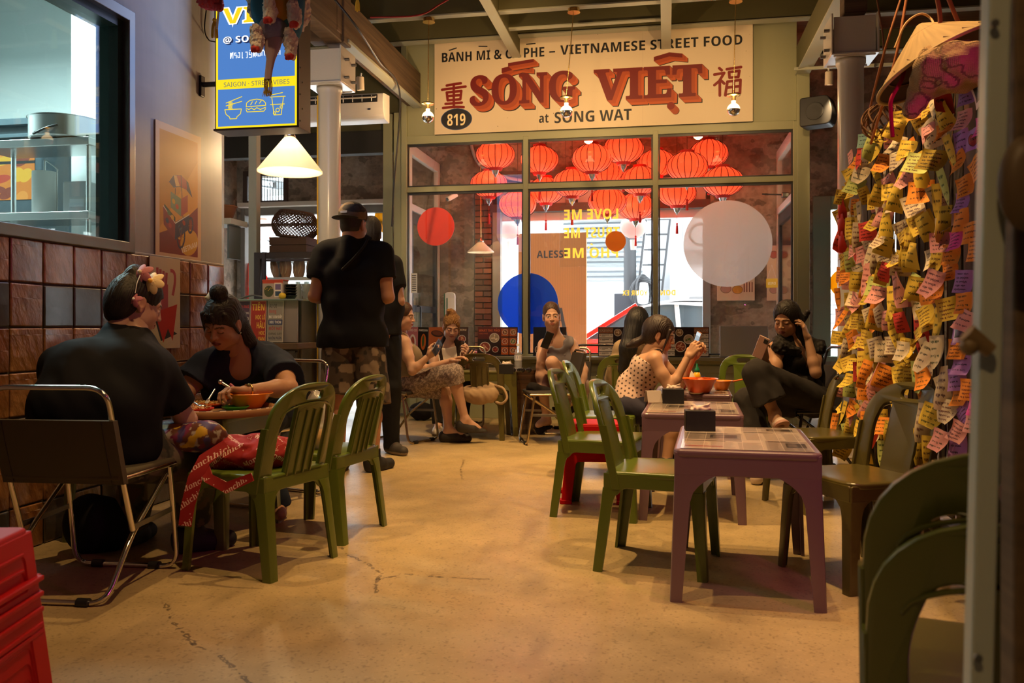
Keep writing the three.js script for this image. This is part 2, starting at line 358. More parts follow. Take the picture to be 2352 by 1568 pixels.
// ---------------------------------------------------------------- kitchen window in the left wall
{
const w = structGroup('window_1');
const z0 = -4.1, z1 = -1.5, y0 = 1.43, y1 = 2.66, f = 0.05;
struct('window_frame', [rbox2([-2.865, y0 - 0.03, z0 - 0.045], [-2.82, y0 + 0.028, z1], 0.006), rbox2([-2.865, y1 - 0.02, z0 - 0.045], [-2.82, y1 + 0.04, z1], 0.006), rbox2([-2.865, y0 - 0.03, z0 - 0.045], [-2.82, y1 + 0.04, z0 + 0.01], 0.006)], M.darkSteel, w);
struct('window_reveal', [box2([-2.99, y0, z0], [-2.86, y1, z0 + 0.05]), box2([-2.99, y0, z0], [-2.86, y0 + 0.03, z1]), box2([-2.99, y1 - 0.06, z0], [-2.86, y1, z1])], std([0.012, 0.03, 0.026], 0.35), w);
struct('pane', box2([-2.915, y0 + 0.03, z0 + 0.05], [-2.911, y1 - 0.06, z1]).scale(1, 1, 1), M.glassGreen, w);
}
// ---------------------------------------------------------------- timber and steel overhead
{
const b = structGroup('beam');
const steel = (name, a, c, w, h) => { const g = struct(name, muv(bar(a, c, w, h, 0.004)), M.beamGreen, b); struct('flange', muv(bar([a[0], a[1] - h / 2 - 0.008, a[2]], [c[0], c[1] - h / 2 - 0.008, c[2]], w + 0.03, 0.016, 0.003)), M.beamPale, g); };  // pale flange strip puts the floor-lit underside into the colour
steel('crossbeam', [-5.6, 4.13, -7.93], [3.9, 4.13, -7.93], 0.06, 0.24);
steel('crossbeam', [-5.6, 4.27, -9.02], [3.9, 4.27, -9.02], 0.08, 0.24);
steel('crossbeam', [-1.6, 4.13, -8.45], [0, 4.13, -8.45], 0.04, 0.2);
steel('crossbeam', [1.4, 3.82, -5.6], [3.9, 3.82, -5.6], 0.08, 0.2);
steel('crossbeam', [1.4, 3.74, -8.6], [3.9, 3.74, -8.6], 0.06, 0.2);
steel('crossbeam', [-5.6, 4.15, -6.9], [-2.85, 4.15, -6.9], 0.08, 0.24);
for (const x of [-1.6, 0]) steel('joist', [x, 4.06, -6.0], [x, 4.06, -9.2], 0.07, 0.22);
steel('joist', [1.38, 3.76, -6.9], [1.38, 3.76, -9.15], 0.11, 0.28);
const t = structGroup('beam');
struct('timber', muv(bar([-2.78, 3.66, -6.7], [-2.78, 3.66, -9.15], 0.16, 0.36, 0.012)), M.wood, t);
struct('timber', muv(bar([-2.95, 3.45, -6.9], [-2.95, 4.5, -6.9], 0.14, 0.14, 0.01)), M.wood, t);
struct('timber', muv(bar([-2.78, 3.42, -6.9], [-2.78, 4.5, -6.9], 0.17, 0.19, 0.01)), M.wood, t);
struct('timber', muv(bar([-2.78, 3.62, -4.9], [-2.78, 3.62, -6.85], 0.15, 0.4, 0.012)), M.wood, t);
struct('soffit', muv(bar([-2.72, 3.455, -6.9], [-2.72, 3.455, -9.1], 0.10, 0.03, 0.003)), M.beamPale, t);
struct('timber', muv(bar([1.42, 3.4, -6.9], [1.42, 4.5, -6.9], 0.17, 0.17, 0.01)), M.wood, t);
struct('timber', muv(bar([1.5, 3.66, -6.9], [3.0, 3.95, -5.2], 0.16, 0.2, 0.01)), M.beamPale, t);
}
// round posts with bolted steel shoes
function post(x, z, tint) {
const p = structGroup('column');
struct('shaft', lathe([[0, 0], [0.102, 0], [0.102, 0.015], [0.095, 0.03], [0.095, 3.0], [0.11, 3.03], [0.11, 3.06], [0, 3.06]], 40, x, 0, z), M.whitePaint, p);
const s = struct('shoe', [rb(0.34, 0.012, 0.34, 0.003, x, 3.065, z), rb(0.012, 0.3, 0.34, 0.003, x - 0.165, 3.22, z), rb(0.012, 0.3, 0.34, 0.003, x + 0.165, 3.22, z), rb(0.3, 0.3, 0.012, 0.003, x, 3.2, z + 0.14), rb(0.3, 0.3, 0.012, 0.003, x, 3.2, z - 0.14)], tint, p);
for (const sx of [-1, 1]) for (let i = 0; i < 4; i++) struct('bolt', cy(0.013, 0.013, 0.05, x + sx * 0.185, 3.12 + (i >> 1) * 0.15, z - 0.08 + (i & 1) * 0.16, 6, 0, 0, Math.PI / 2), M.darkSteel, s);
}
post(-2.85, -6.9, M.whitePaint);
post(1.40, -6.9, M.whitePaint);
struct('trim_3', box2([-2.965, 0.0, -6.96], [-2.94, 3.0, -6.9]), std([0.75, 0.45, 0.02], 0.5));
// ---------------------------------------------------------------- the shop front: green steel frame, panes, panels
const FZ = -9.18;
{
const w = structGroup('window_2'), X = [-2.89, -1.508, -0.11, 1.32], yS = 0.70, yT = 2.54, yH = 3.09;
const fr = (a, b, n = 'window_frame') => struct(n, muv(rbox2(a, b, 0.006)), M.frameGreen, w);
fr([-2.92, 0, FZ - 0.05], [-2.855, 4.16, FZ + 0.06]); fr([1.29, 0, FZ - 0.05], [1.33, 3.13, FZ + 0.06]); fr([1.325, 0, FZ - 0.1], [1.45, 3.66, FZ + 0.08], 'post');
fr([-3.02, 0, FZ - 0.06], [-2.93, 3.42, FZ + 0.02], 'post'); fr([-3.16, 0, FZ - 0.06], [-3.05, 3.42, FZ - 0.02], 'post');
for (const x of [X[1], X[2]]) fr([x - 0.028, yS, FZ - 0.05], [x + 0.028, yH, FZ + 0.055], 'mullion');
fr([-2.86, yT - 0.03, FZ - 0.045], [1.3, yT + 0.03, FZ + 0.05], 'transom'); fr([-2.86, yH - 0.04, FZ - 0.045], [1.3, yH + 0.05, FZ + 0.05], 'transom');
fr([-2.86, 0.62, FZ - 0.05], [1.3, 0.71, FZ + 0.055], 'sill');
struct('header_panel', muv(rbox2([-2.86, yH + 0.05, FZ - 0.03], [1.33, 4.2, FZ + 0.02], 0.004)), M.frameGreen, w);
struct('lower_panel', [muv(rbox2([-2.86, 0.0, FZ - 0.03], [1.3, 0.62, FZ + 0.02], 0.004))], M.frameGreen, w);
for (let i = 0; i < 3; i++) struct('stile', [muv(rbox2([X[i] + 0.06, 0.06, FZ + 0.02], [X[i] + 0.14, 0.6, FZ + 0.035])), muv(rbox2([X[i + 1] - 0.14, 0.06, FZ + 0.02], [X[i + 1] - 0.06, 0.6, FZ + 0.035])), muv(rbox2([X[i] + 0.06, 0.52, FZ + 0.02], [X[i + 1] - 0.06, 0.6, FZ + 0.035]))], M.frameGreen, w);
for (let i = 0; i < 3; i++) for (const [a, b] of [[yS + 0.01, yT - 0.03], [yT + 0.03, yH - 0.04]]) {
const l = X[i] + 0.03, r = X[i + 1] - 0.03, q = 0.016;
struct('gasket', [box2([l, a, FZ + 0.005], [l + q, b, FZ + 0.03]), box2([r - q, a, FZ + 0.005], [r, b, FZ + 0.03]), box2([l, a, FZ + 0.005], [r, a + q, FZ + 0.03]), box2([l, b - q * 1.6, FZ + 0.005], [r, b, FZ + 0.03])], M.frameDark, w);
struct('pane', box2([l + q, a + q, FZ - 0.003], [r - q, b - q, FZ + 0.003]), M.glass, w);
}
// narrow bar top along the glass that carries the menus
struct('counter_ledge', muv(rbox2([-2.86, 0.655, FZ + 0.05], [1.3, 0.69, FZ + 0.2], 0.008)), std([0.16, 0.15, 0.10], 0.4), w);
}
// glazed side screens of the porch
for (const [x, n, s] of [[-2.89, 'window_3', 1], [1.33, 'door_1', -1]]) {
const w = structGroup(n), z0 = FZ - 0.08, z1 = -10.56, fm = std([0.5, 0.5, 0.45], 0.45);
struct('window_frame', [rbox2([x - 0.03, 0, z1], [x + 0.03, 3.1, z1 + 0.09]), rbox2([x - 0.03, 2.98, z1], [x + 0.03, 3.1, z0]), rbox2([x - 0.03, 2.34, z1], [x + 0.03, 2.42, z0]), rbox2([x - 0.03, 0, z0 - 0.09], [x + 0.03, 3.1, z0])], fm, w);
struct('sash', [rbox2([x - 0.022, 0.05, z1 + 0.1], [x + 0.022, 2.33, z1 + 0.17]), rbox2([x - 0.022, 0.05, z0 - 0.17], [x + 0.022, 2.33, z0 - 0.1]), rbox2([x - 0.022, 0.05, z1 + 0.1], [x + 0.022, 0.22, z0 - 0.1]), rbox2([x - 0.022, 2.2, z1 + 0.1], [x + 0.022, 2.33, z0 - 0.1]), rbox2([x - 0.022, 1.18, z1 + 0.1], [x + 0.022, 1.26, z0 - 0.1])], M.frameDark, w);
struct('pane', box2([x - 0.003, 0.2, z1 + 0.15], [x + 0.003, 2.25, z0 - 0.15]), M.glass, w);
struct('pane', box2([x - 0.003, 2.42, z1 + 0.08], [x + 0.003, 2.98, z0 - 0.08]), M.glass, w);
struct('handle', pipe([[x + s * 0.03, 0.95, -9.55], [x + s * 0.07, 0.95, -9.55], [x + s * 0.07, 1.25, -9.55], [x + s * 0.03, 1.25, -9.55]], 0.01, 0.02), M.black, w);
}
// left street opening behind the food counter: rails, mullion, glass
{
const w = structGroup('window_4');
struct('window_frame', [rbox2([-5.62, 2.5, -10.66], [-3.55, 2.62, -10.56]), rbox2([-5.62, 2.36, -10.7], [-3.55, 2.40, -10.64]), rbox2([-3.63, 0, -10.7], [-3.55, 2.62, -10.55]), rbox2([-5.62, 0, -10.7], [-5.56, 2.62, -10.55]), rbox2([-4.42, 0, -10.7], [-4.38, 2.6, -10.6])], std([0.16, 0.15, 0.13], 0.5), w);
struct('pane', box2([-5.6, 0.2, -10.665], [-3.6, 2.5, -10.66]), M.glass, w);
struct('sill', muv(rbox2([-5.62, 2.60, -10.6], [-3.5, 2.66, -10.45], 0.006)), std([0.55, 0.5, 0.42], 0.6), w);
const v = structGroup('window_5');
struct('window_frame', [rbox2([-5.6, 2.64, -10.62], [-4.96, 2.7, -10.57]), rbox2([-5.6, 3.03, -10.62], [-4.96, 3.1, -10.57]), rbox2([-5.6, 2.64, -10.62], [-5.54, 3.1, -10.57]), rbox2([-5.02, 2.64, -10.62], [-4.96, 3.1, -10.57]), rbox2([-5.36, 2.64, -10.62], [-5.34, 3.1, -10.58])], std([0.07, 0.045, 0.035], 0.6), v);
for (let i = 0; i < 13; i++) struct('bar', rod([-5.52 + i * 0.04, 2.68, -10.64], [-5.52 + i * 0.04, 3.06, -10.64], 0.005, 0.005, 6), M.dark, v);
struct('pane', box2([-5.54, 2.7, -10.6], [-5.02, 3.04, -10.597]), phy([0.9, 0.95, 0.95], 0.25, { transmission: 1 }), v);
const b = structGroup('beam');
struct('timber', muv(bar([-5.7, 3.12, -9.3], [-2.95, 3.12, -9.3], 0.14, 0.26, 0.006)), M.dark, b);
struct('upper_board', muv(rbox2([-5.7, 3.25, -9.35], [-2.95, 4.2, -9.28])), M.beamGreen, b);
struct('post', muv(bar([-3.75, 0, -7.3], [-3.75, 3.0, -7.3], 0.08, 0.08)), std([0.36, 0.36, 0.28], 0.5), b);
}
// right street opening
{
const w = structGroup('window_6'), m = std([0.20, 0.26, 0.20], 0.6);
struct('window_frame', [muv(rbox2([1.72, 0.6, -10.66], [1.92, 2.56, -10.56])), muv(rbox2([1.72, 2.40, -10.66], [2.95, 2.56, -10.57])), muv(rbox2([2.87, 0.6, -10.66], [2.95, 2.56, -10.56])), muv(rbox2([1.68, 0.6, -10.66], [2.98, 0.66, -10.5]))], m, w);
struct('pane', box2([1.9, 0.66, -10.63], [2.88, 2.42, -10.626]), M.glass, w);
const s = structGroup('trim_4');
struct('step', [muv(rbox2([1.46, 0, -10.55], [3.9, 0.13, -10.2], 0.01)), muv(rbox2([0.5, 0, -10.6], [1.3, 0.12, -10.4], 0.01))], std([0.55, 0.5, 0.42], 0.7), s);
struct('flooring', [0, 1, 2, 3].flatMap((i) => [0, 1, 2].map((k) => rbox2([1.46 + i * 0.6 + 0.002, -0.01, -10.2 + k * 0.6 + 0.002], [2.06 + i * 0.6 - 0.002, 0.004, -9.6 + k * 0.6 - 0.002], 0.002))), phy([0.6, 0.57, 0.5], 0.22), s);
}
// near door frame on the right of the picture, and the timber beyond it
{
const d = structGroup('door_2');
struct('jamb', muv(bar([0.307, .613, -.92], [0.326, 1.354, -.923], 0.026, 0.022, 0.004)), std([0.40, 0.44, 0.40], 0.35), d);
struct('door_board', muv(rbox2([0.352, 0, -0.99], [0.50, 2.2, -0.95], 0.006)), M.wood, d);
struct('door_board', muv(rbox2([0.39, 0, -0.95], [0.75, 2.2, -0.92], 0.006)), M.wood, d);
struct('hinge_pin', [cy(0.010, 0.007, 0.028, 0, 0, 0, 12, 0, 0, 0.9).translate(...[0.301, .986, -.898]), sp(0.009).translate(...[0.292, .982, -.897])], std([0.2, 0.13, 0.06], 0.5), d);
struct('knob', lathe([[0, 0], [0.024, 0], [0.026, 0.01], [0.015, 0.018], [0, 0.018]], 24).scale(1, 1, 1.8).rotateX(Math.PI / 2).translate(...[0.34, 1.138, -.895]), std([0.10, 0.06, 0.025], 0.5), d);
for (const q of [[0.317, 1.298, -.903], [0.301, .676, -.9]]) struct('screw', cy(0.004, 0.004, 0.004, q[0], q[1], q[2], 12, Math.PI / 2), M.darkSteel, d);
}
// ---------------------------------------------------------------- moulded plastic chairs, tables, stools
const plastic = (c, r = 0.3) => phy(c, r, { clearcoat: 0.25, clearcoatRoughness: 0.25 });
const GREEN = plastic([0.092, 0.130, 0.012], 0.32), OLIVE = plastic([0.088, 0.072, 0.016], 0.32), BACKGREEN = plastic([0.075, 0.085, 0.012], 0.36);
// an L-shaped tapering leg; sx, sz point to the outside corner of the leg
function legL(x0, y0, z0, x1, y1, z1, wa, wb2, ta, sx, sz, fl = 0.45) {
const ring = (t) => {
const e = t < 0.22 ? 1 + fl * Math.pow(1 - t / 0.22, 2.2) : 1, w = lerp(wa, wb2, t) * e, w2 = w, k = ta, x = lerp(x0, x1, t), y = lerp(y0, y1, t), z = lerp(z0, z1, t), c = 0.010;
const q = [[0, c], [c * 0.3, c * 0.3], [c, 0], [w, 0], [w, k], [k, k], [k, w2], [0, w2]];
const r = q.map(([a, b]) => [x - sx * a, y, z - sz * b]);
return sx * sz < 0 ? r.reverse() : r;
};
return loft([0, 0.025, 0.055, 0.09, 0.14, 0.22, 0.5, 0.75, 0.96, 1].map(ring).reverse());
}
const chairBack = (() => {
const W = 0.212, top = [], N = 18;
for (let i = 0; i <= N; i++) { const a = (i / N) * Math.PI; top.push([W * Math.sign(Math.cos(a)) * Math.pow(Math.abs(Math.cos(a)), 0.75) * 0.985, 0.60 + 0.175 * Math.pow(Math.sin(a), 0.85)]); }
const outline = subdivide([[-0.208, 0.33], [-0.19, 0.325], [-0.15, 0.385], [0.15, 0.385], [0.19, 0.325], [0.208, 0.33], [W, 0.46], ...top, [-W, 0.46]], 0.03);
const slot = (s) => subdivide(rounded([[s * 0.083, 0.405], [s * 0.152, 0.405, 0.012], [s * 0.158, 0.60, 0.05], [s * 0.130, 0.680, 0.03], [s * 0.086, 0.692, 0.03]]), 0.03);
const handle = rounded([[-0.055, 0.705, 0.018], [0.055, 0.705, 0.018], [0.055, 0.742, 0.018], [-0.055, 0.742, 0.018]]);
const bend = (g) => {
const P = g.attributes.position;
for (let i = 0; i < P.count; i++) { const x = P.getX(i), y = P.getY(i), z = P.getZ(i), t = Math.max(0, y - 0.33); P.setXYZ(i, x, y, z - 0.185 - 0.30 * t * (0.75 + 0.35 * t) + 0.95 * x * x * (0.5 + t)); }
return toCreasedNormals(g, 0.6);
};
const body = bend(ext(shp(outline, [slot(1), slot(-1), handle]), 0.022, 0.005, 2));
const lip = (pts, h) => { const A = pts; return shp(A); };
const ribs = [-0.075, -0.025, 0.025, 0.075].map((x) => bend(ext(shp(subdivide([[x - 0.004, 0.395], [x + 0.004, 0.395], [x + 0.004, 0.66], [x - 0.004, 0.66]], 0.03)), 0.012, 0.002, 1).translate(0, 0, -0.006)));
const arch = []; for (let i = 0; i <= 14; i++) { const a = 0.25 + (i / 14) * (Math.PI - 0.5); arch.push([0.168 * Math.cos(a) * 1.03, 0.60 + 0.095 * Math.pow(Math.sin(a), 0.6)]); }
const band = bend(ext(shp([...arch, ...arch.slice().reverse().map(([x, y]) => [x * 0.985, y - 0.006])]), 0.012, 0.0015, 1).translate(0, 0, -0.005));
// returns along both sides stiffen the back
const side = [-1, 1].map((s) => bend(ext(shp(subdivide([[s * 0.213, 0.34], [s * 0.203, 0.34], [s * 0.204, 0.6], [s * 0.214, 0.6]], 0.03)), 0.035, 0.003, 1).translate(0, 0, 0)));
return join([body, ...ribs, band, ...side]);
})();
const chairSeat = (() => {
const top = ext(shp(rounded([[-0.205, -0.2, 0.05], [0.205, -0.2, 0.05], [0.215, 0.2, 0.06], [-0.215, 0.2, 0.06]])), 0.026, 0.009, 3).rotateX(Math.PI / 2).translate(0, 0.412, 0);
const P = top.attributes.position; for (let i = 0; i < P.count; i++) P.setY(i, P.getY(i) - 0.012 * (1 - clamp(Math.abs(P.getX(i)) / 0.2)) + 0.06 * clamp(P.getZ(i) - 0.1, 0, 1));
const sideShape = (w0, w1) => shp(rounded([[-0.2, 0.405], [-0.2, 0.31], [-0.145, 0.31, 0.03], [-0.12, 0.345, 0.03], [0.12, 0.345, 0.03], [0.145, 0.31, 0.03], [0.2, 0.31], [0.2, 0.405, 0.012]]));
const sides = [-1, 1].map((s) => ext(sideShape(), 0.012, 0.004, 2).rotateY(-Math.PI / 2).translate(s * 0.203 + 0.006, 0, 0));
const front = ext(sideShape(), 0.012, 0.004, 2).translate(0, 0, 0.19), back = ext(sideShape(), 0.012, 0.004, 2).translate(0, 0, -0.2);
return join([toCreasedNormals(norm(top), 0.6), ...sides, front, back]);
})();
const rearLeg = (s) => legL(s * 0.210, 0.345, -0.205, s * 0.222, 0.0, -0.245, 0.052, 0.042, 0.012, s, -1);
const frontLeg = (s) => legL(s * 0.211, 0.345, 0.205, s * 0.224, 0.0, 0.222, 0.052, 0.040, 0.014, s, 1);
function makeChair(label, m, group) {
const t = thing('plastic_chair', label, 'chair', [0, 0, 0], 0, group);
obj('seat', chairSeat, m, t); obj('backrest', chairBack, m, t);
for (const s of [-1, 1]) { obj('leg', rearLeg(s), m, t); obj('leg', frontLeg(s), m, t); }
return t;
}
const GC = 'moulded plastic chairs around the tables';
const chairA = makeChair('olive green plastic chair holding the red printed bag, beside the left table', GREEN, GC);
chairA.position.set(-1.70, 0, -3.36); chairA.rotation.y = R(-104);
dup(chairA, [-1.66, 0, -3.93], R(-98), 'olive green plastic chair with a clear plastic bag on its seat', GC);
const chairB = dup(chairA, [-0.02, 0, -3.66], R(80), 'olive green plastic chair at the left side of the nearest purple table', GC);
dup(chairA, [-0.33, 0, -4.62], R(80), 'olive green plastic chair at the left side of the middle purple table', GC);
dup(chairA, [-0.40, 0, -5.82], R(87), 'olive green plastic chair under the girl in the dotted top', GC);
dup(chairA, [-0.36, 0, -7.32], R(180), 'olive green plastic chair under the long-haired woman', GC);
dup(chairA, [0.66, 0, -7.1], R(180), 'olive green plastic chair facing us at the far end of the purple tables', GC).rotation.y = R(4);
const chairC = makeChair('brownish green plastic chair at the right side of the nearest purple table', OLIVE, GC);
chairC.position.set(0.76, 0, -3.62); chairC.rotation.y = R(-62);
dup(chairC, [0.84, 0, -5.0], R(-64), 'brownish green plastic chair at the right of the middle purple table', GC);
dup(chairC, [-1.64, 0, -7.58], R(183), 'brownish plastic chair seen from behind holding a cream bag', GC);
// two stacked chairs close by on the right
{
const a = makeChair('lower green plastic chair of the stack beside the door post', BACKGREEN, GC);
a.position.set(0.514, 0, -1.345); a.rotation.y = R(166);
const b = dup(a, [0.514, 0.08, -1.365], R(166), 'upper green plastic chair of the stack beside the door post', GC);
}
// tables
const newsTex = canvasTex(512, 768, (g, w, h) => {
g.fillStyle = '#b9b0a4'; g.fillRect(0, 0, w, h);
const cols = [[0, 0, 256, 260], [256, 0, 256, 180], [256, 180, 256, 300], [0, 260, 256, 240], [0, 500, 340, 268], [340, 480, 172, 288]];
cols.forEach(([x, y, a, b], i) => {
g.save(); g.translate(x + a / 2, y + b / 2); g.rotate((i % 2 ? 0.02 : -0.015)); g.translate(-a / 2, -b / 2);
g.fillStyle = ['#c9c0b2', '#a89d90', '#beb2a2', '#8d8379', '#c4b8a6', '#9a8f84'][i]; g.fillRect(0, 0, a - 4, b - 4);
g.fillStyle = '#2c2723'; g.fillRect(10, 10, a * 0.7, 16); g.fillRect(10, 32, a * 0.5, 12);
if (i % 2) { g.fillStyle = '#3a352f'; g.fillRect(a * 0.45, 60, a * 0.45, b * 0.45); g.fillStyle = '#6d6358'; g.fillRect(a * 0.5, 80, a * 0.2, b * 0.3); }
g.fillStyle = 'rgba(50,44,38,0.65)'; for (let k = 0; k < b / 8 - 9; k++) for (let c = 0; c < 3; c++) g.fillRect(10 + c * (a / 3 - 4), 58 + k * 8, (a / 3 - 14) * (0.75 + 0.25 * hash(k, c, i)), 3);
if (i === 4) { g.fillStyle = '#8e2f26'; g.fillRect(16, 180, 150, 22); }
g.restore();
});
g.strokeStyle = 'rgba(235,225,210,0.8)'; g.lineWidth = 2; for (let i = 0; i < 7; i++) { g.beginPath(); g.moveTo(30 + i * 75, 0); g.lineTo(10 + i * 78, h); g.stroke(); }
});
const newsMat = phy('#ffffff', 0.35, { map: newsTex, clearcoat: 0.6, clearcoatRoughness: 0.16, color: col([1, 0.97, 0.95]) });
function makeTable(label, m, h, w = 0.52, d = 0.78, print = true) {
const t = thing('plastic_table', label, 'table');
const rim = ext(shp(rounded([[-w / 2, -d / 2, 0.035], [w / 2, -d / 2, 0.035], [w / 2, d / 2, 0.035], [-w / 2, d / 2, 0.035]])), 0.03, 0.011, 3).rotateX(Math.PI / 2).translate(0, h, 0);
obj('tabletop', [rim, ...(print ? [] : [rb(w - 0.07, 0.006, d - 0.07, 0.003, 0, h + 0.001, 0)])], m, t);
if (print) { const p = sheet(w - 0.05, d - 0.05, 0, h + 0.002, 0, -Math.PI / 2); obj('printed_sheet', p, newsMat, t); }
const ap = (L, y) => shp(rounded([[-L / 2, h - 0.01], [-L / 2, h - 0.095], [L / 2, h - 0.095], [L / 2, h - 0.01]]));
obj('apron', [ext(ap(w - 0.01), 0.012, 0.004).translate(0, 0, d / 2 - 0.016), ext(ap(w - 0.01), 0.012, 0.004).translate(0, 0, -d / 2 + 0.004), ext(ap(d - 0.01), 0.012, 0.004).rotateY(Math.PI / 2).translate(w / 2 - 0.016, 0, 0), ext(ap(d - 0.01), 0.012, 0.004).rotateY(Math.PI / 2).translate(-w / 2 + 0.004, 0, 0)], m, t);
for (const sx of [-1, 1]) for (const sz of [-1, 1]) obj('leg', legL(sx * (w / 2 - 0.004), h - 0.092, sz * (d / 2 - 0.004), sx * (w / 2 + 0.012), 0, sz * (d / 2 + 0.012), 0.064, 0.044, 0.014, sx, sz, 1.3), m, t);
return t;
}
const PURPLE = plastic([0.17, 0.098, 0.125], 0.3);
const TH = 0.556;
const tableA = makeTable('nearest purple plastic table with printed top and a black tissue box', PURPLE, TH);
tableA.position.set(0.305, 0, -3.53);  tableA.rotation.y = R(-3);
const tableB = dup(tableA, [0.145, 0, -4.84], R(-2), 'middle purple plastic table, under the second black tissue box');
const tableC = dup(tableA, [0.185, 0, -6.16], R(-2), 'far purple plastic table carrying the orange bowls and sauce bottles');
const tableD = makeTable('green plastic table where the two women eat beside the tiled wall', plastic([0.10, 0.12, 0.03], 0.3), 0.592, 0.8, 0.56, false);
tableD.position.set(-2.36, 0, -3.80);
const tableE = makeTable('far green plastic table with sunglasses and a water bottle', plastic([0.11, 0.10, 0.02], 0.3), 0.60, 0.62, 0.62, false);
tableE.position.set(-1.70, 0, -7.95); tableE.rotation.y = R(8);
// red stools
const RED = phy([0.42, 0.002, 0.002], 0.55, { specularIntensity: 0.35 });
const stoolParts = (() => {
const S = 0.145, B = 0.185, H = 0.45, seat = ext(shp(rounded([[-S, -S, 0.03], [S, -S, 0.03], [S, S, 0.03], [-S, S, 0.03]])), 0.02, 0.008, 3).rotateX(Math.PI / 2).translate(0, H, 0);
const wallShape = (w0, w1) => shp(rounded([[-w1, 0], [-w1 + 0.055, 0], [-w0 + 0.045, 0.235, 0.02], [w0 - 0.045, 0.235, 0.02], [w1 - 0.055, 0], [w1, 0], [w0, H - 0.01], [-w0, H - 0.01]]), [rounded([[-w0 + 0.035, H - 0.13, 0.012], [w0 - 0.035, H - 0.13, 0.012], [w0 - 0.04, H - 0.055, 0.02], [-w0 + 0.04, H - 0.055, 0.02]])]);
const lean = Math.atan2(B - S, H), faces = [0, 1, 2, 3].map((k) => ext(wallShape(S, B), 0.01, 0.003, 1).translate(0, -H + 0.01, 0).rotateX(-lean).translate(0, H - 0.01, S - 0.008).rotateY((k * Math.PI) / 2));
const rims = [0, 1, 2, 3].map((k) => bar([-0.10, 0.40, S + 0.006], [0.10, 0.40, S + 0.006], 0.008, 0.008).rotateY((k * Math.PI) / 2));
const lip = [0, 1, 2, 3].map((k) => bar([-B - 0.002, 0.012, B], [-B + 0.06, 0.012, B], 0.018, 0.024, 0.005).rotateY((k * Math.PI) / 2)).concat([0, 1, 2, 3].map((k) => bar([B + 0.002, 0.012, B], [B - 0.06, 0.012, B], 0.018, 0.024, 0.005).rotateY((k * Math.PI) / 2)));
const collar = [0, 1, 2, 3].map((k) => bar([-S - 0.012, 0.335, S + 0.014], [S + 0.012, 0.335, S + 0.014], 0.02, 0.012, 0.004).rotateY((k * Math.PI) / 2));
return { seat, body: join([...faces, ...lip]), trim: join([...collar, ...rims]) };
})();
function makeStool(label, group) {
const t = thing('plastic_stool', label, 'stool', [0, 0, 0], 0, group);
obj('seat', stoolParts.seat, RED, t); obj('frame', stoolParts.body, RED, t); obj('collar', stoolParts.trim, RED, t);
return t;
}
const ord = ['bottom', 'second', 'third', 'fourth', 'topmost'];
const stool0 = makeStool('bottom red plastic stool of the stack at the lower left edge', 'stacked red stools');
stool0.position.set(-1.472, -0.02, -1.46); stool0.rotation.y = R(14);
for (let i = 1; i < 5; i++) dup(stool0, [-1.472, -0.02 + i * 0.034, -1.46], R(14), ord[i] + ' red plastic stool of the stack at the lower left edge' + (i === 4 ? ', with an oval sticker' : ''), 'stacked red stools');
stool0.position.y = 0;
{ const top = scene.children.find((o) => /topmost red plastic stool/.test(o.userData.label ?? '')), k = obj('sticker', cy(0.02, 0.02, 0.0015, 0, 0, 0, 28, Math.PI / 2).scale(1.6, 1, 1).rotateX(-0.088).translate(-0.03, 0.285, 0.1655), std([0.75, 0.72, 0.66], 0.5), top); k.userData.label = 'white oval sticker'; }
{ const s = dup(stool0, [-0.42, 0, -4.98], R(6), 'single red plastic stool standing behind the green chairs of the purple tables'); delete s.userData.group; }
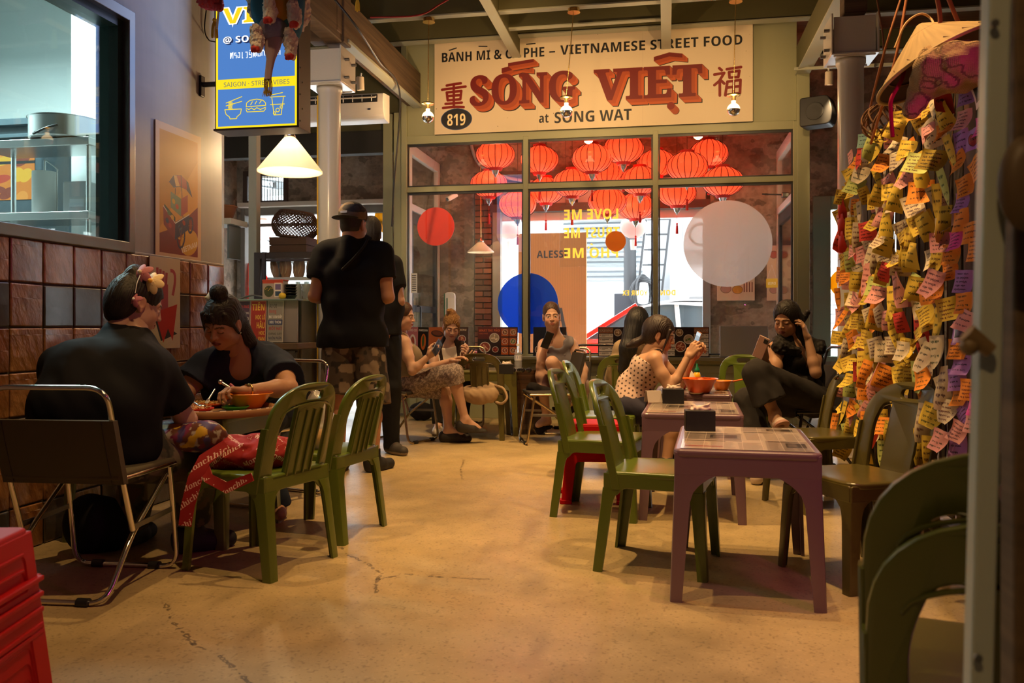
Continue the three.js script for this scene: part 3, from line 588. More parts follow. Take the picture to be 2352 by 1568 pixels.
// folding chairs of bent tube with cloth seat and back
function foldingChair(label, o = {}) {
const w = o.w ?? 0.44, h = o.h ?? 0.80, sh = o.sh ?? 0.43, m = o.metal ?? M.chrome, cloth = o.cloth ?? std([0.075, 0.062, 0.035], 0.85), t = thing('folding_chair', label, 'chair', [0, 0, 0], 0, 'folding tube chairs'), r = 0.0105, hw = w / 2;
// z+ is the front of the chair
obj('back_frame', pipe([[-hw, 0.24, -0.10], [-hw, sh, -0.17], [-hw, h, -0.27], [hw, h, -0.27], [hw, sh, -0.17], [hw, 0.24, -0.10]], r, 0.075), m, t);
obj('rear_leg', pipe([[-hw + 0.015, sh - 0.02, 0.20], [-hw + 0.015, 0.22, -0.08], [-hw + 0.015, 0.0115, -0.25], [hw - 0.015, 0.0115, -0.25], [hw - 0.015, 0.22, -0.08], [hw - 0.015, sh - 0.02, 0.20]], r, 0.07), m, t);
obj('front_leg', pipe([[-hw, sh - 0.01, 0.17], [-hw, 0.0115, 0.235], [hw, 0.0115, 0.235], [hw, sh - 0.01, 0.17]], r, 0.07), m, t);
for (const s of [-1, 1]) obj('seat_rail', rod([s * hw, sh, -0.18], [s * hw, sh, 0.21], r), m, t);
for (const s of [-1, 1]) obj('link', bar([s * hw, 0.25, -0.10], [s * hw, 0.26, 0.20], 0.005, 0.022, 0.002), M.darkSteel, t);
for (const [x, z] of [[-hw + 0.1, -0.25], [hw - 0.1, -0.25], [-hw + 0.1, 0.235], [hw - 0.1, 0.235]]) obj('foot', cy(0.017, 0.017, 0.045, x, 0.0125, z, 14, 0, 0, Math.PI / 2), M.black, t);
obj('seat', rb(w + 0.01, 0.03, 0.40, 0.012, 0, sh + 0.008, 0.01), cloth, t);
if (o.back !== false) {
const q = o.backTop ?? h - 0.13, a = o.backLow ?? sh + 0.005, zz = (y) => -0.17 - ((y - sh) / (h - sh)) * 0.1;
const bk = obj('backrest', [loft([[a, 0], [lerp(a, q, 0.33), -0.008], [lerp(a, q, 0.66), -0.008], [q, 0]].map(([y, b]) => { const rr = []; const n = 10; for (let i = 0; i <= n; i++) { const u = (i / n) * 2 - 1; rr.push([u * (hw + 0.013), y, zz(y) - 0.016 + b * (1 - u * u)]); } for (let i = n; i >= 0; i--) { const u = (i / n) * 2 - 1; rr.push([u * (hw + 0.013), y, zz(y) + 0.013 + b * (1 - u * u)]); } return rr; }))], cloth, t);
obj('seam', [-1, 1].map((s) => tube([0, 0.33, 0.66, 1].map((k) => { const y = lerp(a + 0.004, q - 0.004, k); return [s * (hw - 0.032), y, zz(y) - 0.017 - (k > 0 && k < 1 ? 0.0015 : 0)]; }), 0.0018)), std([0.03, 0.026, 0.018], 0.9), bk);
}
return t;
}
const fold1 = foldingChair('brown cloth folding chair with chrome tube frame under the woman in the black shirt', { w: 0.45, h: 0.785, sh: 0.445, backTop: 0.665, backLow: 0.425 });
fold1.position.set(-2.20, 0, -2.96); fold1.rotation.y = R(184);
const fold2 = foldingChair('dark folding chair under the woman in navy, beside the tiled wall', { cloth: std([0.02, 0.02, 0.022], 0.8) });
fold2.position.set(-2.27, 0, -4.60); fold2.rotation.y = R(-16);
const GOLD = std([0.55, 0.44, 0.28], 0.25, { metalness: 1 }), DARKCLOTH = std([0.03, 0.025, 0.02], 0.8);
const fold3 = foldingChair('tube folding chair under the woman in the tan crop top', { metal: GOLD, cloth: DARKCLOTH });
fold3.position.set(-2.30, 0, -7.22); fold3.rotation.y = R(70);
const fold4 = foldingChair('tube folding chair holding a black bag, in front of the woman in grey', { metal: GOLD, cloth: DARKCLOTH, backTop: 0.78 });
fold4.position.set(-1.00, 0, -7.35); fold4.rotation.y = R(-72);
const fold5 = foldingChair('tube folding chair under the woman in the grey tank top', { metal: GOLD, cloth: DARKCLOTH });
fold5.position.set(-0.98, 0, -8.05); fold5.rotation.y = R(-8);
const fold6 = foldingChair('black framed folding chair at the window ledge behind the grey tank top', { metal: M.blackGloss, cloth: DARKCLOTH, h: 0.83, back: false });
fold6.position.set(-0.62, 0, -8.55); fold6.rotation.y = R(170);
const fold7 = foldingChair('folding chair with a black back rail under the woman in the black blouse', { metal: M.blackGloss, cloth: DARKCLOTH, h: 0.86 });
fold7.position.set(0.98, 0, -6.2); fold7.rotation.y = R(-70);
const fold8 = foldingChair('tube folding chair under the woman in the black vest', { metal: GOLD, cloth: DARKCLOTH });
fold8.position.set(-2.02, 0, -8.32); fold8.rotation.y = R(10);
// polished tree-trunk stump
tag(obj('wooden_stump', (() => { const g = new THREE.CylinderGeometry(0.15, 0.18, 0.6, 40, 12), P = g.attributes.position; for (let i = 0; i < P.count; i++) { const a = Math.atan2(P.getZ(i), P.getX(i)), k = 1 + 0.05 * Math.sin(a * 3 + 1) + 0.03 * Math.sin(a * 7) + 0.01 * Math.sin(P.getY(i) * 20 + a * 4); P.setX(i, P.getX(i) * k); P.setZ(i, P.getZ(i) * k); } g.computeVertexNormals(); return muv(g).translate(-1.30, 0.3, -8.0); })(), phy([0.5, 0.4, 0.35], 0.2, { map: woodTex, clearcoat: 0.6 })), 'polished dark tree stump standing between the far green table and the woman in grey', 'stump');
// ---------------------------------------------------------------- painted sign over the shop front
const strokes = (g, list, x, y, s, sy = s) => { for (const q of list) { g.beginPath(); q.forEach((p, i) => (i ? g.lineTo(x + p[0] * s, y + p[1] * sy) : g.moveTo(x + p[0] * s, y + p[1] * sy))); g.stroke(); } };
const fitText = (g, s, x0, x1, base, px, font = 'bold', fam = 'sans-serif') => { g.save(); g.font = font + ' ' + px + 'px ' + fam; const w = g.measureText(s).width; g.translate(x0, base); g.scale((x1 - x0) / w, 1); g.fillText(s, 0, 0); g.restore(); };
const signTex = canvasTex(2048, 608, (g, w, h) => {
g.fillStyle = '#d8c5a6'; g.fillRect(0, 0, w, h);
g.fillStyle = 'rgba(120,80,40,0.06)'; for (let i = 0; i < 60; i++) g.fillRect(hash(i, 1) * w, hash(i, 2) * h, 2 + hash(i, 3) * 60, 1.5);
g.fillStyle = '#5a4630'; for (let i = 0; i < 26; i++) { g.beginPath(); g.arc(hash(i, 5) * w, hash(i, 6) * h, 1 + 2 * hash(i, 7), 0, 7); g.fill(); }
g.strokeStyle = 'rgba(110,80,50,0.18)'; g.lineWidth = 1.5; for (const x of [690, 1370]) { g.beginPath(); g.moveTo(x, 0); g.lineTo(x, h); g.stroke(); }
g.fillStyle = '#0b0d14'; g.lineCap = 'butt';
// top line; accents are painted as plain bars
fitText(g, 'BANH MI & CA PHE', 44, 742, 128, 86); fitText(g, '–', 766, 812, 124, 84); fitText(g, 'VIETNAMESE STREET FOOD', 842, 1990, 124, 86);
g.strokeStyle = '#0b0d14'; g.lineWidth = 7; strokes(g, [[[98, 52], [152, 38]], [[300, 36], [360, 40]], [[480, 38], [536, 48]], [[618, 42], [680, 40]]], 0, 0, 1);
// the two characters
g.strokeStyle = '#7a0f08'; g.lineWidth = 17; g.lineJoin = 'round'; g.lineCap = 'round';
strokes(g, [[[0.2, 0.1], [0.5, 0.06], [0.8, 0.04]], [[0, 0.26], [0.5, 0.22], [1, 0.18]], [[0.2, 0.38], [0.82, 0.35], [0.78, 0.68]], [[0.2, 0.38], [0.24, 0.7], [0.76, 0.68]], [[0.24, 0.53], [0.78, 0.51]], [[0.5, 0.08], [0.5, 0.98]], [[0.15, 0.84], [0.84, 0.82]], [[0.04, 1.0], [0.5, 0.97], [0.92, 1.0]]], 52, 268, 160, 165);
strokes(g, [[[0.18, 0.02], [0.27, 0.1]], [[0.0, 0.24], [0.36, 0.2], [0.18, 0.48], [0.0, 0.62]], [[0.2, 0.46], [0.2, 1.0]], [[0.24, 0.46], [0.36, 0.58]], [[0.46, 0.07], [0.98, 0.02]], [[0.54, 0.18], [0.92, 0.15], [0.88, 0.37], [0.56, 0.38], [0.54, 0.18]], [[0.48, 0.52], [0.96, 0.48], [0.94, 0.95], [0.4, 1.0], [0.48, 0.52]], [[0.72, 0.5], [0.7, 0.96]], [[0.48, 0.73], [0.95, 0.7]]], 1815, 262, 165, 175);
// block letters with a painted drop to the lower right
const word = (s, x0, x1, base, px) => {
g.save(); g.font = 'bold ' + px + 'px serif'; const W = g.measureText(s).width, k = (x1 - x0) / W;
const put = (dx, dy, c, lw, lc) => { g.save(); g.translate(x0 + dx, base + dy); g.scale(k, 1); g.lineJoin = 'miter'; if (lw) { g.strokeStyle = lc ?? c; g.lineWidth = lw; g.strokeText(s, 0, 0); } g.fillStyle = c; g.fillText(s, 0, 0); g.restore(); };
for (let i = 40; i >= 0; i -= 1) put(i * 0.95 + 3, i * 1.0 + 3, '#17110c', 9);
for (let i = 38; i >= 0; i -= 1) put(i * 0.95, i * 1.0, i > 22 ? '#b8521f' : '#a2431a', 7);
put(0, 0, '#6d0b06', 7);
g.restore();
};
const slab = (pts, c = '#6d0b06') => { const poly = (dx, dy, f) => { g.fillStyle = f; g.beginPath(); pts.forEach((p, i) => (i ? g.lineTo(p[0] + dx, p[1] + dy) : g.moveTo(p[0] + dx, p[1] + dy))); g.closePath(); g.fill(); }; for (let i = 34; i >= 0; i--) poly(i + 3, i * 0.9 + 3, '#17110c'); for (let i = 33; i >= 0; i--) poly(i, i * 0.9, i > 20 ? '#b8521f' : '#a2431a'); poly(0, 0, c); };
slab([[455, 190], [560, 168], [640, 178], [640, 208], [560, 196], [455, 222]]); slab([[498, 158], [668, 140], [668, 160], [498, 180]]);
slab([[1440, 172], [1536, 148], [1618, 160], [1618, 186], [1536, 174], [1440, 198]]);
word('SONG', 236, 942, 425, 268); word('VIET', 1062, 1740, 430, 272);
for (let i = 30; i >= 0; i--) { g.fillStyle = i > 0 ? (i > 28 ? '#17110c' : '#a2431a') : '#7d1208'; g.beginPath(); g.arc(1546 + i, 488 + i * 1.1, 24, 0, 7); g.fill(); }
// lower line and the number
g.fillStyle = '#0b0d14'; fitText(g, 'at', 700, 768, 560, 82, 'bold'); fitText(g, 'SONG WAT', 800, 1302, 566, 98);
g.fillStyle = '#1a3a6e'; g.beginPath(); g.ellipse(150, 512, 106, 72, 0, 0, 7); g.fill(); g.fillStyle = '#10121c'; g.beginPath(); g.ellipse(150, 512, 101, 67, 0, 0, 7); g.fill();
g.fillStyle = '#f2dfae'; fitText(g, '819', 84, 214, 553, 108);
});
{
const t = thing('shop_sign', 'long cream signboard with dark red block letters above the shop window', 'sign', [-0.82, 3.135, FZ + 0.09]);
board('panel', 3.41, 1.01, 0.05, std('#ffffff', 0.5, { map: signTex }), std([0.03, 0.028, 0.025], 0.5), t, 0, 0.505, 0);
}
// ---------------------------------------------------------------- lit box sign on the left wall
const BW = 0.525, BH = 1.25, boxTex = canvasTex(560, 1333, (g, w, h) => {
const Y = (y) => h - 3.06 * (288 - y), X = (x) => 3.06 * (x - 497);
const gr = '#4876b8'; g.fillStyle = gr; g.fillRect(0, 0, w, h);
g.strokeStyle = '#f2d21c'; g.lineWidth = 14; g.strokeRect(7, 7, w - 14, h - 14);
g.fillStyle = '#f2d21c'; g.fillRect(0, Y(184), w, Y(205) - Y(184));
g.fillStyle = '#5f6f62'; fitText(g, 'SAIGON · STREET VIBES', X(514), X(664), Y(200), 42, '');
const word = (s, x0, x1, b, px, two) => { g.save(); g.font = 'bold ' + px + 'px sans-serif'; const k = (x1 - x0) / g.measureText(s).width; g.translate(x0, b); g.scale(k, 1); g.lineJoin = 'miter'; g.fillStyle = '#1d2b52'; for (let i = 0; i < 10; i++) { g.fillText(s, i, i); } g.strokeStyle = '#ffffff'; g.lineWidth = 14; if (two) g.strokeText(s, 0, 0); g.fillStyle = two ? '#f0c818' : '#ffffff'; g.fillText(s, 0, 0); g.restore(); };
word('SONG', X(514), X(660), Y(2), 150, true); word('VIET', X(513), X(668), Y(66), 140, true);
g.fillStyle = '#fff'; g.fillRect(X(600), Y(14), 60, 12); g.fillRect(X(607), Y(76), 26, 20);
word('@ SONG WAT', X(512), X(672), Y(107), 58, false);
g.strokeStyle = '#ffffff'; g.lineWidth = 5.5; g.lineCap = 'butt'; g.lineJoin = 'miter';
const TH1 = [[[[0, 0], [0, 1]], [[0, 0.1], [0.3, 0.1], [0.3, 0.6], [0.55, 0.1], [0.8, 0], [0.8, 1]]], [[[0.7, 0.1], [0.1, 0.1], [0.1, 0.45], [0.7, 0.45], [0.7, 1]]], [[[0.1, 0.1], [0.6, 0.1], [0.6, 0.9], [0, 0.9], [0, 0.5]]], [[[0.2, 0], [0.2, 1], [0.5, 1]]], [[[0, 0.05], [0.6, 0.05], [0.6, 1], [0.3, 1]]], [[[0.1, -0.2], [0.8, -0.2], [0.8, -0.4]], [[0.1, 0], [0.1, 0.5], [0.5, 0.5]], [[0, 1], [0.75, 1], [0.75, 0]]], [[[0.1, 1], [0.1, 0.3], [0.4, 0.05], [0.75, 0.3], [0.75, 1]], [[0.1, 0.6], [0.4, 0.6]]]];
TH1.forEach((q, i) => strokes(g, q, X(530) + i * 26, Y(128), 22, 38));
const TH2 = [[[[0, 0], [0, 1]], [[0, 0.4], [0.7, 0.4], [0.7, 1]], [[0.7, 0], [0.7, 0.4]]], [[[0, 0.5], [0, 1], [0.7, 1], [0.7, 0], [0, 0]]], [[[0, 1], [0, 0.3], [0.35, 0], [0.75, 0.3], [0.75, 1]]], [[[0, 0.05], [0.7, 0.05], [0.7, 1], [0, 1], [0, 0.5]], [[0.5, 0.1], [0.9, -0.2]]], [[[0, 0.05], [0.6, 0.05], [0.6, 1], [0.3, 1]]], [[[0, 0.1], [0.5, 0.1], [0.5, 1]]], [[[0.1, 1], [0.1, 0.3], [0.4, 0.05], [0.75, 0.3], [0.75, 1]], [[0.1, 0.6], [0.4, 0.6]]]];
TH2.forEach((q, i) => strokes(g, q, X(584) + i * 27, Y(126), 22, 38));
g.strokeStyle = '#f0cf2a'; g.lineWidth = 5; g.lineCap = 'round'; g.lineJoin = 'round';
const P = (l) => strokes(g, l.map((s) => s.map(([x, y]) => [X(x), Y(y)])), 0, 0, 1);
P([[[517, 248], [555, 248], [553, 258], [545, 264], [544, 268], [529, 268], [528, 264], [520, 258], [517, 248]], [[520, 234], [556, 222]], [[520, 240], [556, 232]]]);
for (let i = 0; i < 4; i++) P([[[526 + i * 2.4, 232], [527 + i * 2.4, 238], [525.5 + i * 2.4, 243], [527 + i * 2.4, 248]]]);
P([[[566, 244], [567, 236], [574, 231], [590, 229], [604, 232], [610, 238], [610, 243], [566, 244]], [[566, 247], [572, 250], [578, 247], [584, 251], [590, 247], [598, 251], [610, 247]], [[566, 250], [568, 255], [606, 255], [610, 250]], [[576, 240], [580, 234]], [[586, 239], [590, 233]], [[596, 238], [600, 233]]]);
P([[[620, 226], [654, 226]], [[622, 222], [648, 218]], [[624, 228], [629, 264], [645, 264], [650, 228]], [[621, 242], [652, 242]]]);
for (const [x, y, r] of [[637, 254, 12], [630, 260, 8], [645, 248, 8]]) { g.beginPath(); g.arc(X(x), Y(y), r, 0, 7); g.stroke(); }
});
{
const t = thing('box_sign', 'tall blue lit box sign with yellow border bracketed to the left wall', 'sign', [-2.70, 2.21, -4.93]);
obj('case', [rb(BW + 0.02, BH + 0.02, 0.15, 0.004, BW / 2, BH / 2, 0.085), rb(BW + 0.03, 0.012, 0.17, 0.002, BW / 2, -0.006, 0.085), rb(0.012, BH, 0.17, 0.002, BW + 0.008, BH / 2, 0.085)], std([0.06, 0.035, 0.03], 0.45), t);
const lit = std('#101010', 0.4, { map: boxTex, emissive: col('#ffffff'), emissiveMap: boxTex, emissiveIntensity: 1.25 });
obj('lit_face', sheet(BW, BH, BW / 2, BH / 2, 0.165), lit, t);
obj('back_face', sheet(BW, BH, BW / 2, BH / 2, 0.006, 0, Math.PI), lit, t);
for (const y of [0.3, 1.0]) { const bk = obj('bracket', rod([-0.16, y, 0.08], [0, y, 0.08], 0.016), M.black, t); obj('flange', rb(0.02, 0.13, 0.05, 0.006, -0.145, y - 0.01, 0.08), M.black, bk); }
for (let i = 0; i < 5; i++) obj('rivet', cy(0.005, 0.005, 0.004, BW + 0.016, 0.03 + i * 0.08, 0.15 - (i & 1) * 0.03, 8, 0, 0, Math.PI / 2), M.black, t);
const a = new THREE.RectAreaLight(new THREE.Color().setRGB(0.42, 0.55, 1), 2.2, BW, BH); a.position.set(BW / 2, BH / 2, 0.18); a.lookAt(a.position.x, a.position.y, 5); t.add(a);
const a2 = new THREE.RectAreaLight(new THREE.Color().setRGB(0.42, 0.55, 1), 1.6, BW, BH); a2.position.set(BW / 2, BH / 2, -0.008); a2.lookAt(a2.position.x, a2.position.y, -5); t.add(a2);
tag(obj('power_cable', tube([[-2.83, 3.115, -4.909], [-2.84, 2.884, -4.875], [-2.83, 2.81, -4.899], [-2.721, 2.751, -4.791]], 0.004), M.black), 'thin black cable looping down the wall to the box sign', 'cable');
}
// ---------------------------------------------------------------- posters
const cartTex = canvasTex(400, 600, (g, w, h) => {
g.fillStyle = '#d9b992'; g.fillRect(0, 0, w, h); g.fillStyle = '#c98d1c'; g.fillRect(32, 32, w - 64, h - 70);
g.fillStyle = '#d79a2b'; g.beginPath(); g.moveTo(368, 120); g.lineTo(368, 330); g.lineTo(190, 562); g.lineTo(32, 562); g.lineTo(32, 460); g.closePath(); g.fill();
g.fillStyle = '#7d2218'; g.beginPath(); g.moveTo(368, 330); g.lineTo(368, 562); g.lineTo(32, 562); g.lineTo(32, 480); g.lineTo(180, 440); g.closePath(); g.fill();
g.fillStyle = '#d3a02c'; g.beginPath(); g.ellipse(290, 500, 82, 58, -0.3, 0, 7); g.fill(); g.beginPath(); g.ellipse(150, 455, 70, 16, 0.55, 0, 7); g.fill();
// a street cart under a parasol
const poly = (c, p) => { g.fillStyle = c; g.beginPath(); p.forEach((q, i) => (i ? g.lineTo(...q) : g.moveTo(...q))); g.closePath(); g.fill(); };
poly('#2a2d55', [[110, 250], [150, 215], [215, 205], [280, 228], [318, 292], [260, 262], [200, 258], [150, 270]]); poly('#a63226', [[175, 212], [215, 205], [262, 222], [268, 262], [205, 256]]); poly('#e3b868', [[150, 215], [175, 212], [205, 256], [170, 262]]);
g.strokeStyle = '#2a2d45'; g.lineWidth = 5; g.beginPath(); g.moveTo(215, 205); g.lineTo(232, 400); g.moveTo(165, 270); g.lineTo(160, 340); g.stroke();
poly('#7e9468', [[125, 290], [215, 310], [215, 390], [125, 360]]); poly('#a8452c', [[215, 310], [275, 285], [275, 360], [215, 390]]); poly('#2f4a33', [[70, 350], [165, 400], [165, 430], [70, 385]]);
poly('#8b2f22', [[62, 360], [165, 420], [160, 500], [66, 440]]); poly('#30304f', [[165, 420], [290, 370], [285, 440], [160, 500]]); g.strokeStyle = '#e6dcc0'; g.lineWidth = 5; g.beginPath(); g.moveTo(62, 360); g.lineTo(165, 425); g.lineTo(290, 372); g.stroke();
for (const [x, y, c] of [[150, 330, '#d8b03a'], [180, 350, '#c2512f'], [110, 385, '#3f6d3b'], [140, 402, '#d9b24a'], [95, 420, '#2b2f4a'], [120, 440, '#b8462f'], [205, 440, '#3b5f77'], [240, 415, '#a33a2a']]) { g.fillStyle = c; g.beginPath(); g.ellipse(x, y, 14, 11, 0.4, 0, 7); g.fill(); }
for (const [x, y, r] of [[215, 480, 50], [300, 420, 34]]) { g.strokeStyle = '#2b2c48'; g.lineWidth = 11; g.beginPath(); g.ellipse(x, y, r * 0.62, r, 0.2, 0, 7); g.stroke(); g.strokeStyle = '#8f5a30'; g.lineWidth = 3; for (let k = 0; k < 6; k++) { g.beginPath(); g.moveTo(x, y); g.lineTo(x + r * 0.6 * Math.cos(k), y + r * Math.sin(k)); g.stroke(); } }
g.save(); g.translate(250, 545); g.rotate(-0.28); g.fillStyle = '#f2e6c8'; g.font = 'bold 34px sans-serif'; g.fillText('VIETNAM', -30, 0); g.restore();
});
{
const a = [-2.845, 2.187, -4.359], b = [-2.845, 1.438, -4.838], w = Math.abs(b[2] - a[2]);
const t = thing('poster', 'yellow and red poster of a street food cart on the plaster wall', 'poster', [-2.846, 1.42, (a[2] + b[2]) / 2], Math.PI / 2);
board('sheet', w, 0.80, 0.004, std('#ffffff', 0.55, { map: cartTex }), std([0.6, 0.5, 0.38], 0.7), t, 0, 0.36, 0.003);
const clawTex = canvasTex(256, 512, (g, W, H) => {
g.fillStyle = '#d8c6a2'; g.fillRect(0, 0, W, H); g.fillStyle = '#2b2a2c'; g.beginPath(); g.moveTo(20, 300); g.lineTo(120, 380); g.lineTo(230, 430); g.lineTo(90, 470); g.closePath(); g.fill();
g.strokeStyle = '#b34a52'; g.lineWidth = 20; for (let i = 0; i < 4; i++) { g.beginPath(); g.moveTo(60 + i * 26, 60 + 8 * i); g.lineTo(70 + i * 18, 230); g.stroke(); } g.beginPath(); g.moveTo(190, 210); g.quadraticCurveTo(240, 60, 170, 70); g.stroke();
g.fillStyle = '#b34a52'; g.fillRect(80, 150, 70, 150); g.fillStyle = '#c2201a'; g.beginPath(); g.moveTo(40, 310); g.lineTo(230, 260); g.lineTo(190, 470); g.lineTo(150, 400); g.lineTo(110, 480); g.closePath(); g.fill();
});
const t2 = thing('poster', 'cream poster of red kitchen claws on the tiles between the two diners', 'poster', [-2.822, 0.88, -4.42], Math.PI / 2);
board('sheet', 0.30, 0.52, 0.005, std('#ffffff', 0.6, { map: clawTex }), std([0.6, 0.5, 0.38], 0.7), t2, 0, 0.26, 0.002);
}
// ---------------------------------------------------------------- discs on the glass
const disc = (label, p, r, m, z = 0) => tag(obj('glass_disc', cy(r, r, 0.006, p[0], p[1], p[2], 64, Math.PI / 2), m), label, 'decal');
const film = (c, e = 0.0) => phy(c, 0.55, { transmission: 0.5, thickness: 0 });
disc('large bright red disc on the left shop window pane', [-2.537, 2.131, -9.188], 0.214, phy([0.92, 0.03, 0.012], 0.55, { transmission: 0.12, thickness: 0 }));
disc('large blue disc behind the window mullion beside the seated woman in grey', [-1.504, 1.264, -9.245], 0.338, film([0.0, 0.2, 0.8]));
disc('small orange disc in the middle shop window pane', [-.535, 1.929, -9.19], 0.110, film([0.9, 0.36, 0.0]));
disc('very large white disc on the right shop window pane', [0.636, 1.884, -9.188], 0.455, phy([0.95, 0.92, 0.91], 0.6, { transmission: 0.55, thickness: 0 }));
disc('large red disc on the street window behind the food counter', [-5.609, 1.495, -10.64], 0.38, film([0.9, 0.05, 0.02]));
disc('yellow disc on the street window beside the black cap', [-3.55, 2.436, -10.64], 0.22, film([0.9, 0.55, 0.0]));
disc('yellow disc half hidden by the right round post', [2.084, 1.527, -10.61], 0.17, film([0.9, 0.5, 0.0]));
// ---------------------------------------------------------------- yellow light letters hung behind the middle pane, readable from the street
const font = await new FontLoader().loadAsync('fonts/droid/droid_sans_bold.typeface.json');
function letters(s, size, depth = 0.006) { const g = new TextGeometry(s, { font, size, depth, curveSegments: 4 }); g.computeBoundingBox(); return g; }
{
const o = [-.829, 1.694, -9.66], k = 9.6 / 1948, t = thing('letter_sign', 'clear acrylic plate with three lines of glowing yellow letters, seen reversed', 'sign', o, Math.PI);
obj('plate', rb(0.74, 0.70, 0.008, 0.003, 0, 0.35, -0.012), M.glass, t);
const gl = glow([1, 0.62, 0.06], 1.1);
[['LOVE ME', 0.54], ['TRUST ME', 0.33], ['PHO ME', 0.10]].forEach(([s, y], i) => {
const g = letters(s, 0.115), w = g.boundingBox.max.x; g.scale(0.63 / w, 1, 1).translate(-0.31, y, 0);
const m = obj('letters', g, gl, t);
const in2 = letters(s, 0.062); const w2 = in2.boundingBox.max.x;
});
obj('letter_accent', [tube([[-0.31 + 0.30, 0.245, 0.003], [-0.31 + 0.32, 0.26, 0.003], [-0.31 + 0.325, 0.243, 0.003]], 0.006), tube([[-0.31 + 0.335, 0.215, 0.003], [-0.31 + 0.355, 0.225, 0.003], [-0.31 + 0.352, 0.20, 0.003]], 0.006)], gl, t);
obj('hanging_wire', [rod([-0.3, 0.7, -0.012], [-0.3, 1.6, -0.012], 0.002), rod([0.3, 0.7, -0.012], [0.3, 1.6, -0.012], 0.002)], M.black, t);
const q = [-.165, 1.345, -9.2], t2 = thing('window_lettering', 'yellow letters along the glass above the girls, seen reversed', 'sign', q, Math.PI);
const g2 = letters("DON'T", 0.055), g3 = letters('YOUR EX', 0.055);
obj('letters', g2.translate(-0.27, 0, 0), gl, t2); obj('letters', g3.scale(0.85, 1, 1).translate(0.03, 0, 0), gl, t2);
}
// ---------------------------------------------------------------- red silk lanterns
{
const silk = phy([0.86, 0.13, 0.055], 0.6, { transmission: 0.45, thickness: 0, emissive: col([0.9, 0.2, 0.08]), emissiveIntensity: 0.10 }), rib = std([0.03, 0.004, 0.004], 0.8), cap = std([0.5, 0.02, 0.015], 0.6), tip = std([0.6, 0.6, 0.6], 0.2, { metalness: 1 });
const prof = []; for (let i = 0; i <= 14; i++) { const a = -1.22 + (i / 14) * 2.44; prof.push([0.205 * Math.cos(a) * (1 + 0.1 * Math.cos(a)), 0.165 * Math.sin(a)]); }
const shell = lathe(prof, 36), ribs = [];
for (let k = 0; k < 18; k++) ribs.push(tube(prof.filter((_, i) => i % 2 === 0).map((q) => [(q[0] + 0.001) * Math.cos((k * Math.PI) / 9), q[1], (q[0] + 0.001) * Math.sin((k * Math.PI) / 9)]), 0.0042, false, 14, 4));
const make = (label) => {
const t = thing('paper_lantern', label, 'lantern', [0, 0, 0], 0, 'red lanterns hung in the shop porch');
obj('shade', shell, silk, t); obj('ribs', ribs, rib, t).userData.kind = 'stuff';
obj('cap', [cy(0.075, 0.085, 0.03, 0, 0.165, 0), cy(0.085, 0.07, 0.03, 0, -0.165, 0)], cap, t);
obj('finial', lathe([[0, -0.26], [0.008, -0.255], [0.014, -0.235], [0.03, -0.22], [0.04, -0.19], [0.045, -0.18]], 16), tip, t);
const ts = obj('tassel', [rod([0, -0.26, 0], [0, -0.36, 0], 0.002, 0.002, 5), sp(0.013, 0, -0.365, 0), cy(0.012, 0.016, 0.10, 0, -0.43, 0, 10)], cap, t);
obj('cord', rod([0, 0.18, 0], [0, 1.3, 0], 0.003, 0.003, 5), M.black, t);
const l = new THREE.PointLight(new THREE.Color().setRGB(1, 0.62, 0.36), 0.8); l.shadow.radius = 2; l.castShadow = true; t.add(l);
return t;
};
const L = [[1138,356,42,'at the upper left of the porch, above another lantern'],[1123,423,40,'lowest left of the cluster, behind a glass bulb reflection'],[1239,367,41,'just right of the left mullion, in the upper pane'],[1189,470,37,'low, crossing behind the left mullion'],[1254,438,36,'with its bottom half in the middle lower pane, left'],[1314,421,41,'hung by a slanting cord left of the centre'],[1360,364,44,'large and bright at the top of the middle pane'],[1390,395,36,'tucked behind the bright one in the middle pane'],[1432,342,43,'dark red, cut by the top of the middle pane'],[1395,463,40,'low in the middle, over the yellow letters'],[1460,474,34,'low beside the right mullion, over the yellow letters'],[1470,415,40,'dark topped, against the right mullion'],[1508,375,40,'pale, behind the right mullion'],[1578,383,44,'large, in the upper right pane'],[1628,353,40,'deep red, highest in the right pane'],[1660,417,44,'lowest right, over the big white disc'],[1555,443,40,'with its bottom in the right lower pane']];
const first = make('red lantern ' + L[0][3]); 
const Pos = [[-1.93, 2.982, -9.559], [-2.097, 2.723, -9.986], [-1.467, 2.972, -9.877], [-1.748, 2.469, -9.999], [-1.436, 2.66, -10.208], [-1.069, 2.665, -9.766], [-.816, 2.892, -9.507], [-.721, 2.869, -10.236], [-.47, 2.999, -9.57], [-.678, 2.476, -9.99], [-.364, 2.47, -10.403], [-.296, 2.687, -9.856], [-.113, 2.964, -10.296], [0.227, 2.771, -9.544], [0.49, 3.028, -10.151], [0.611, 2.599, -9.563], [0.126, 2.586, -10.187]];
Pos.forEach((p, i) => { if (i) dup(first, p, i * 0.7, 'red lantern ' + L[i][3]); else first.position.set(...p); });
}
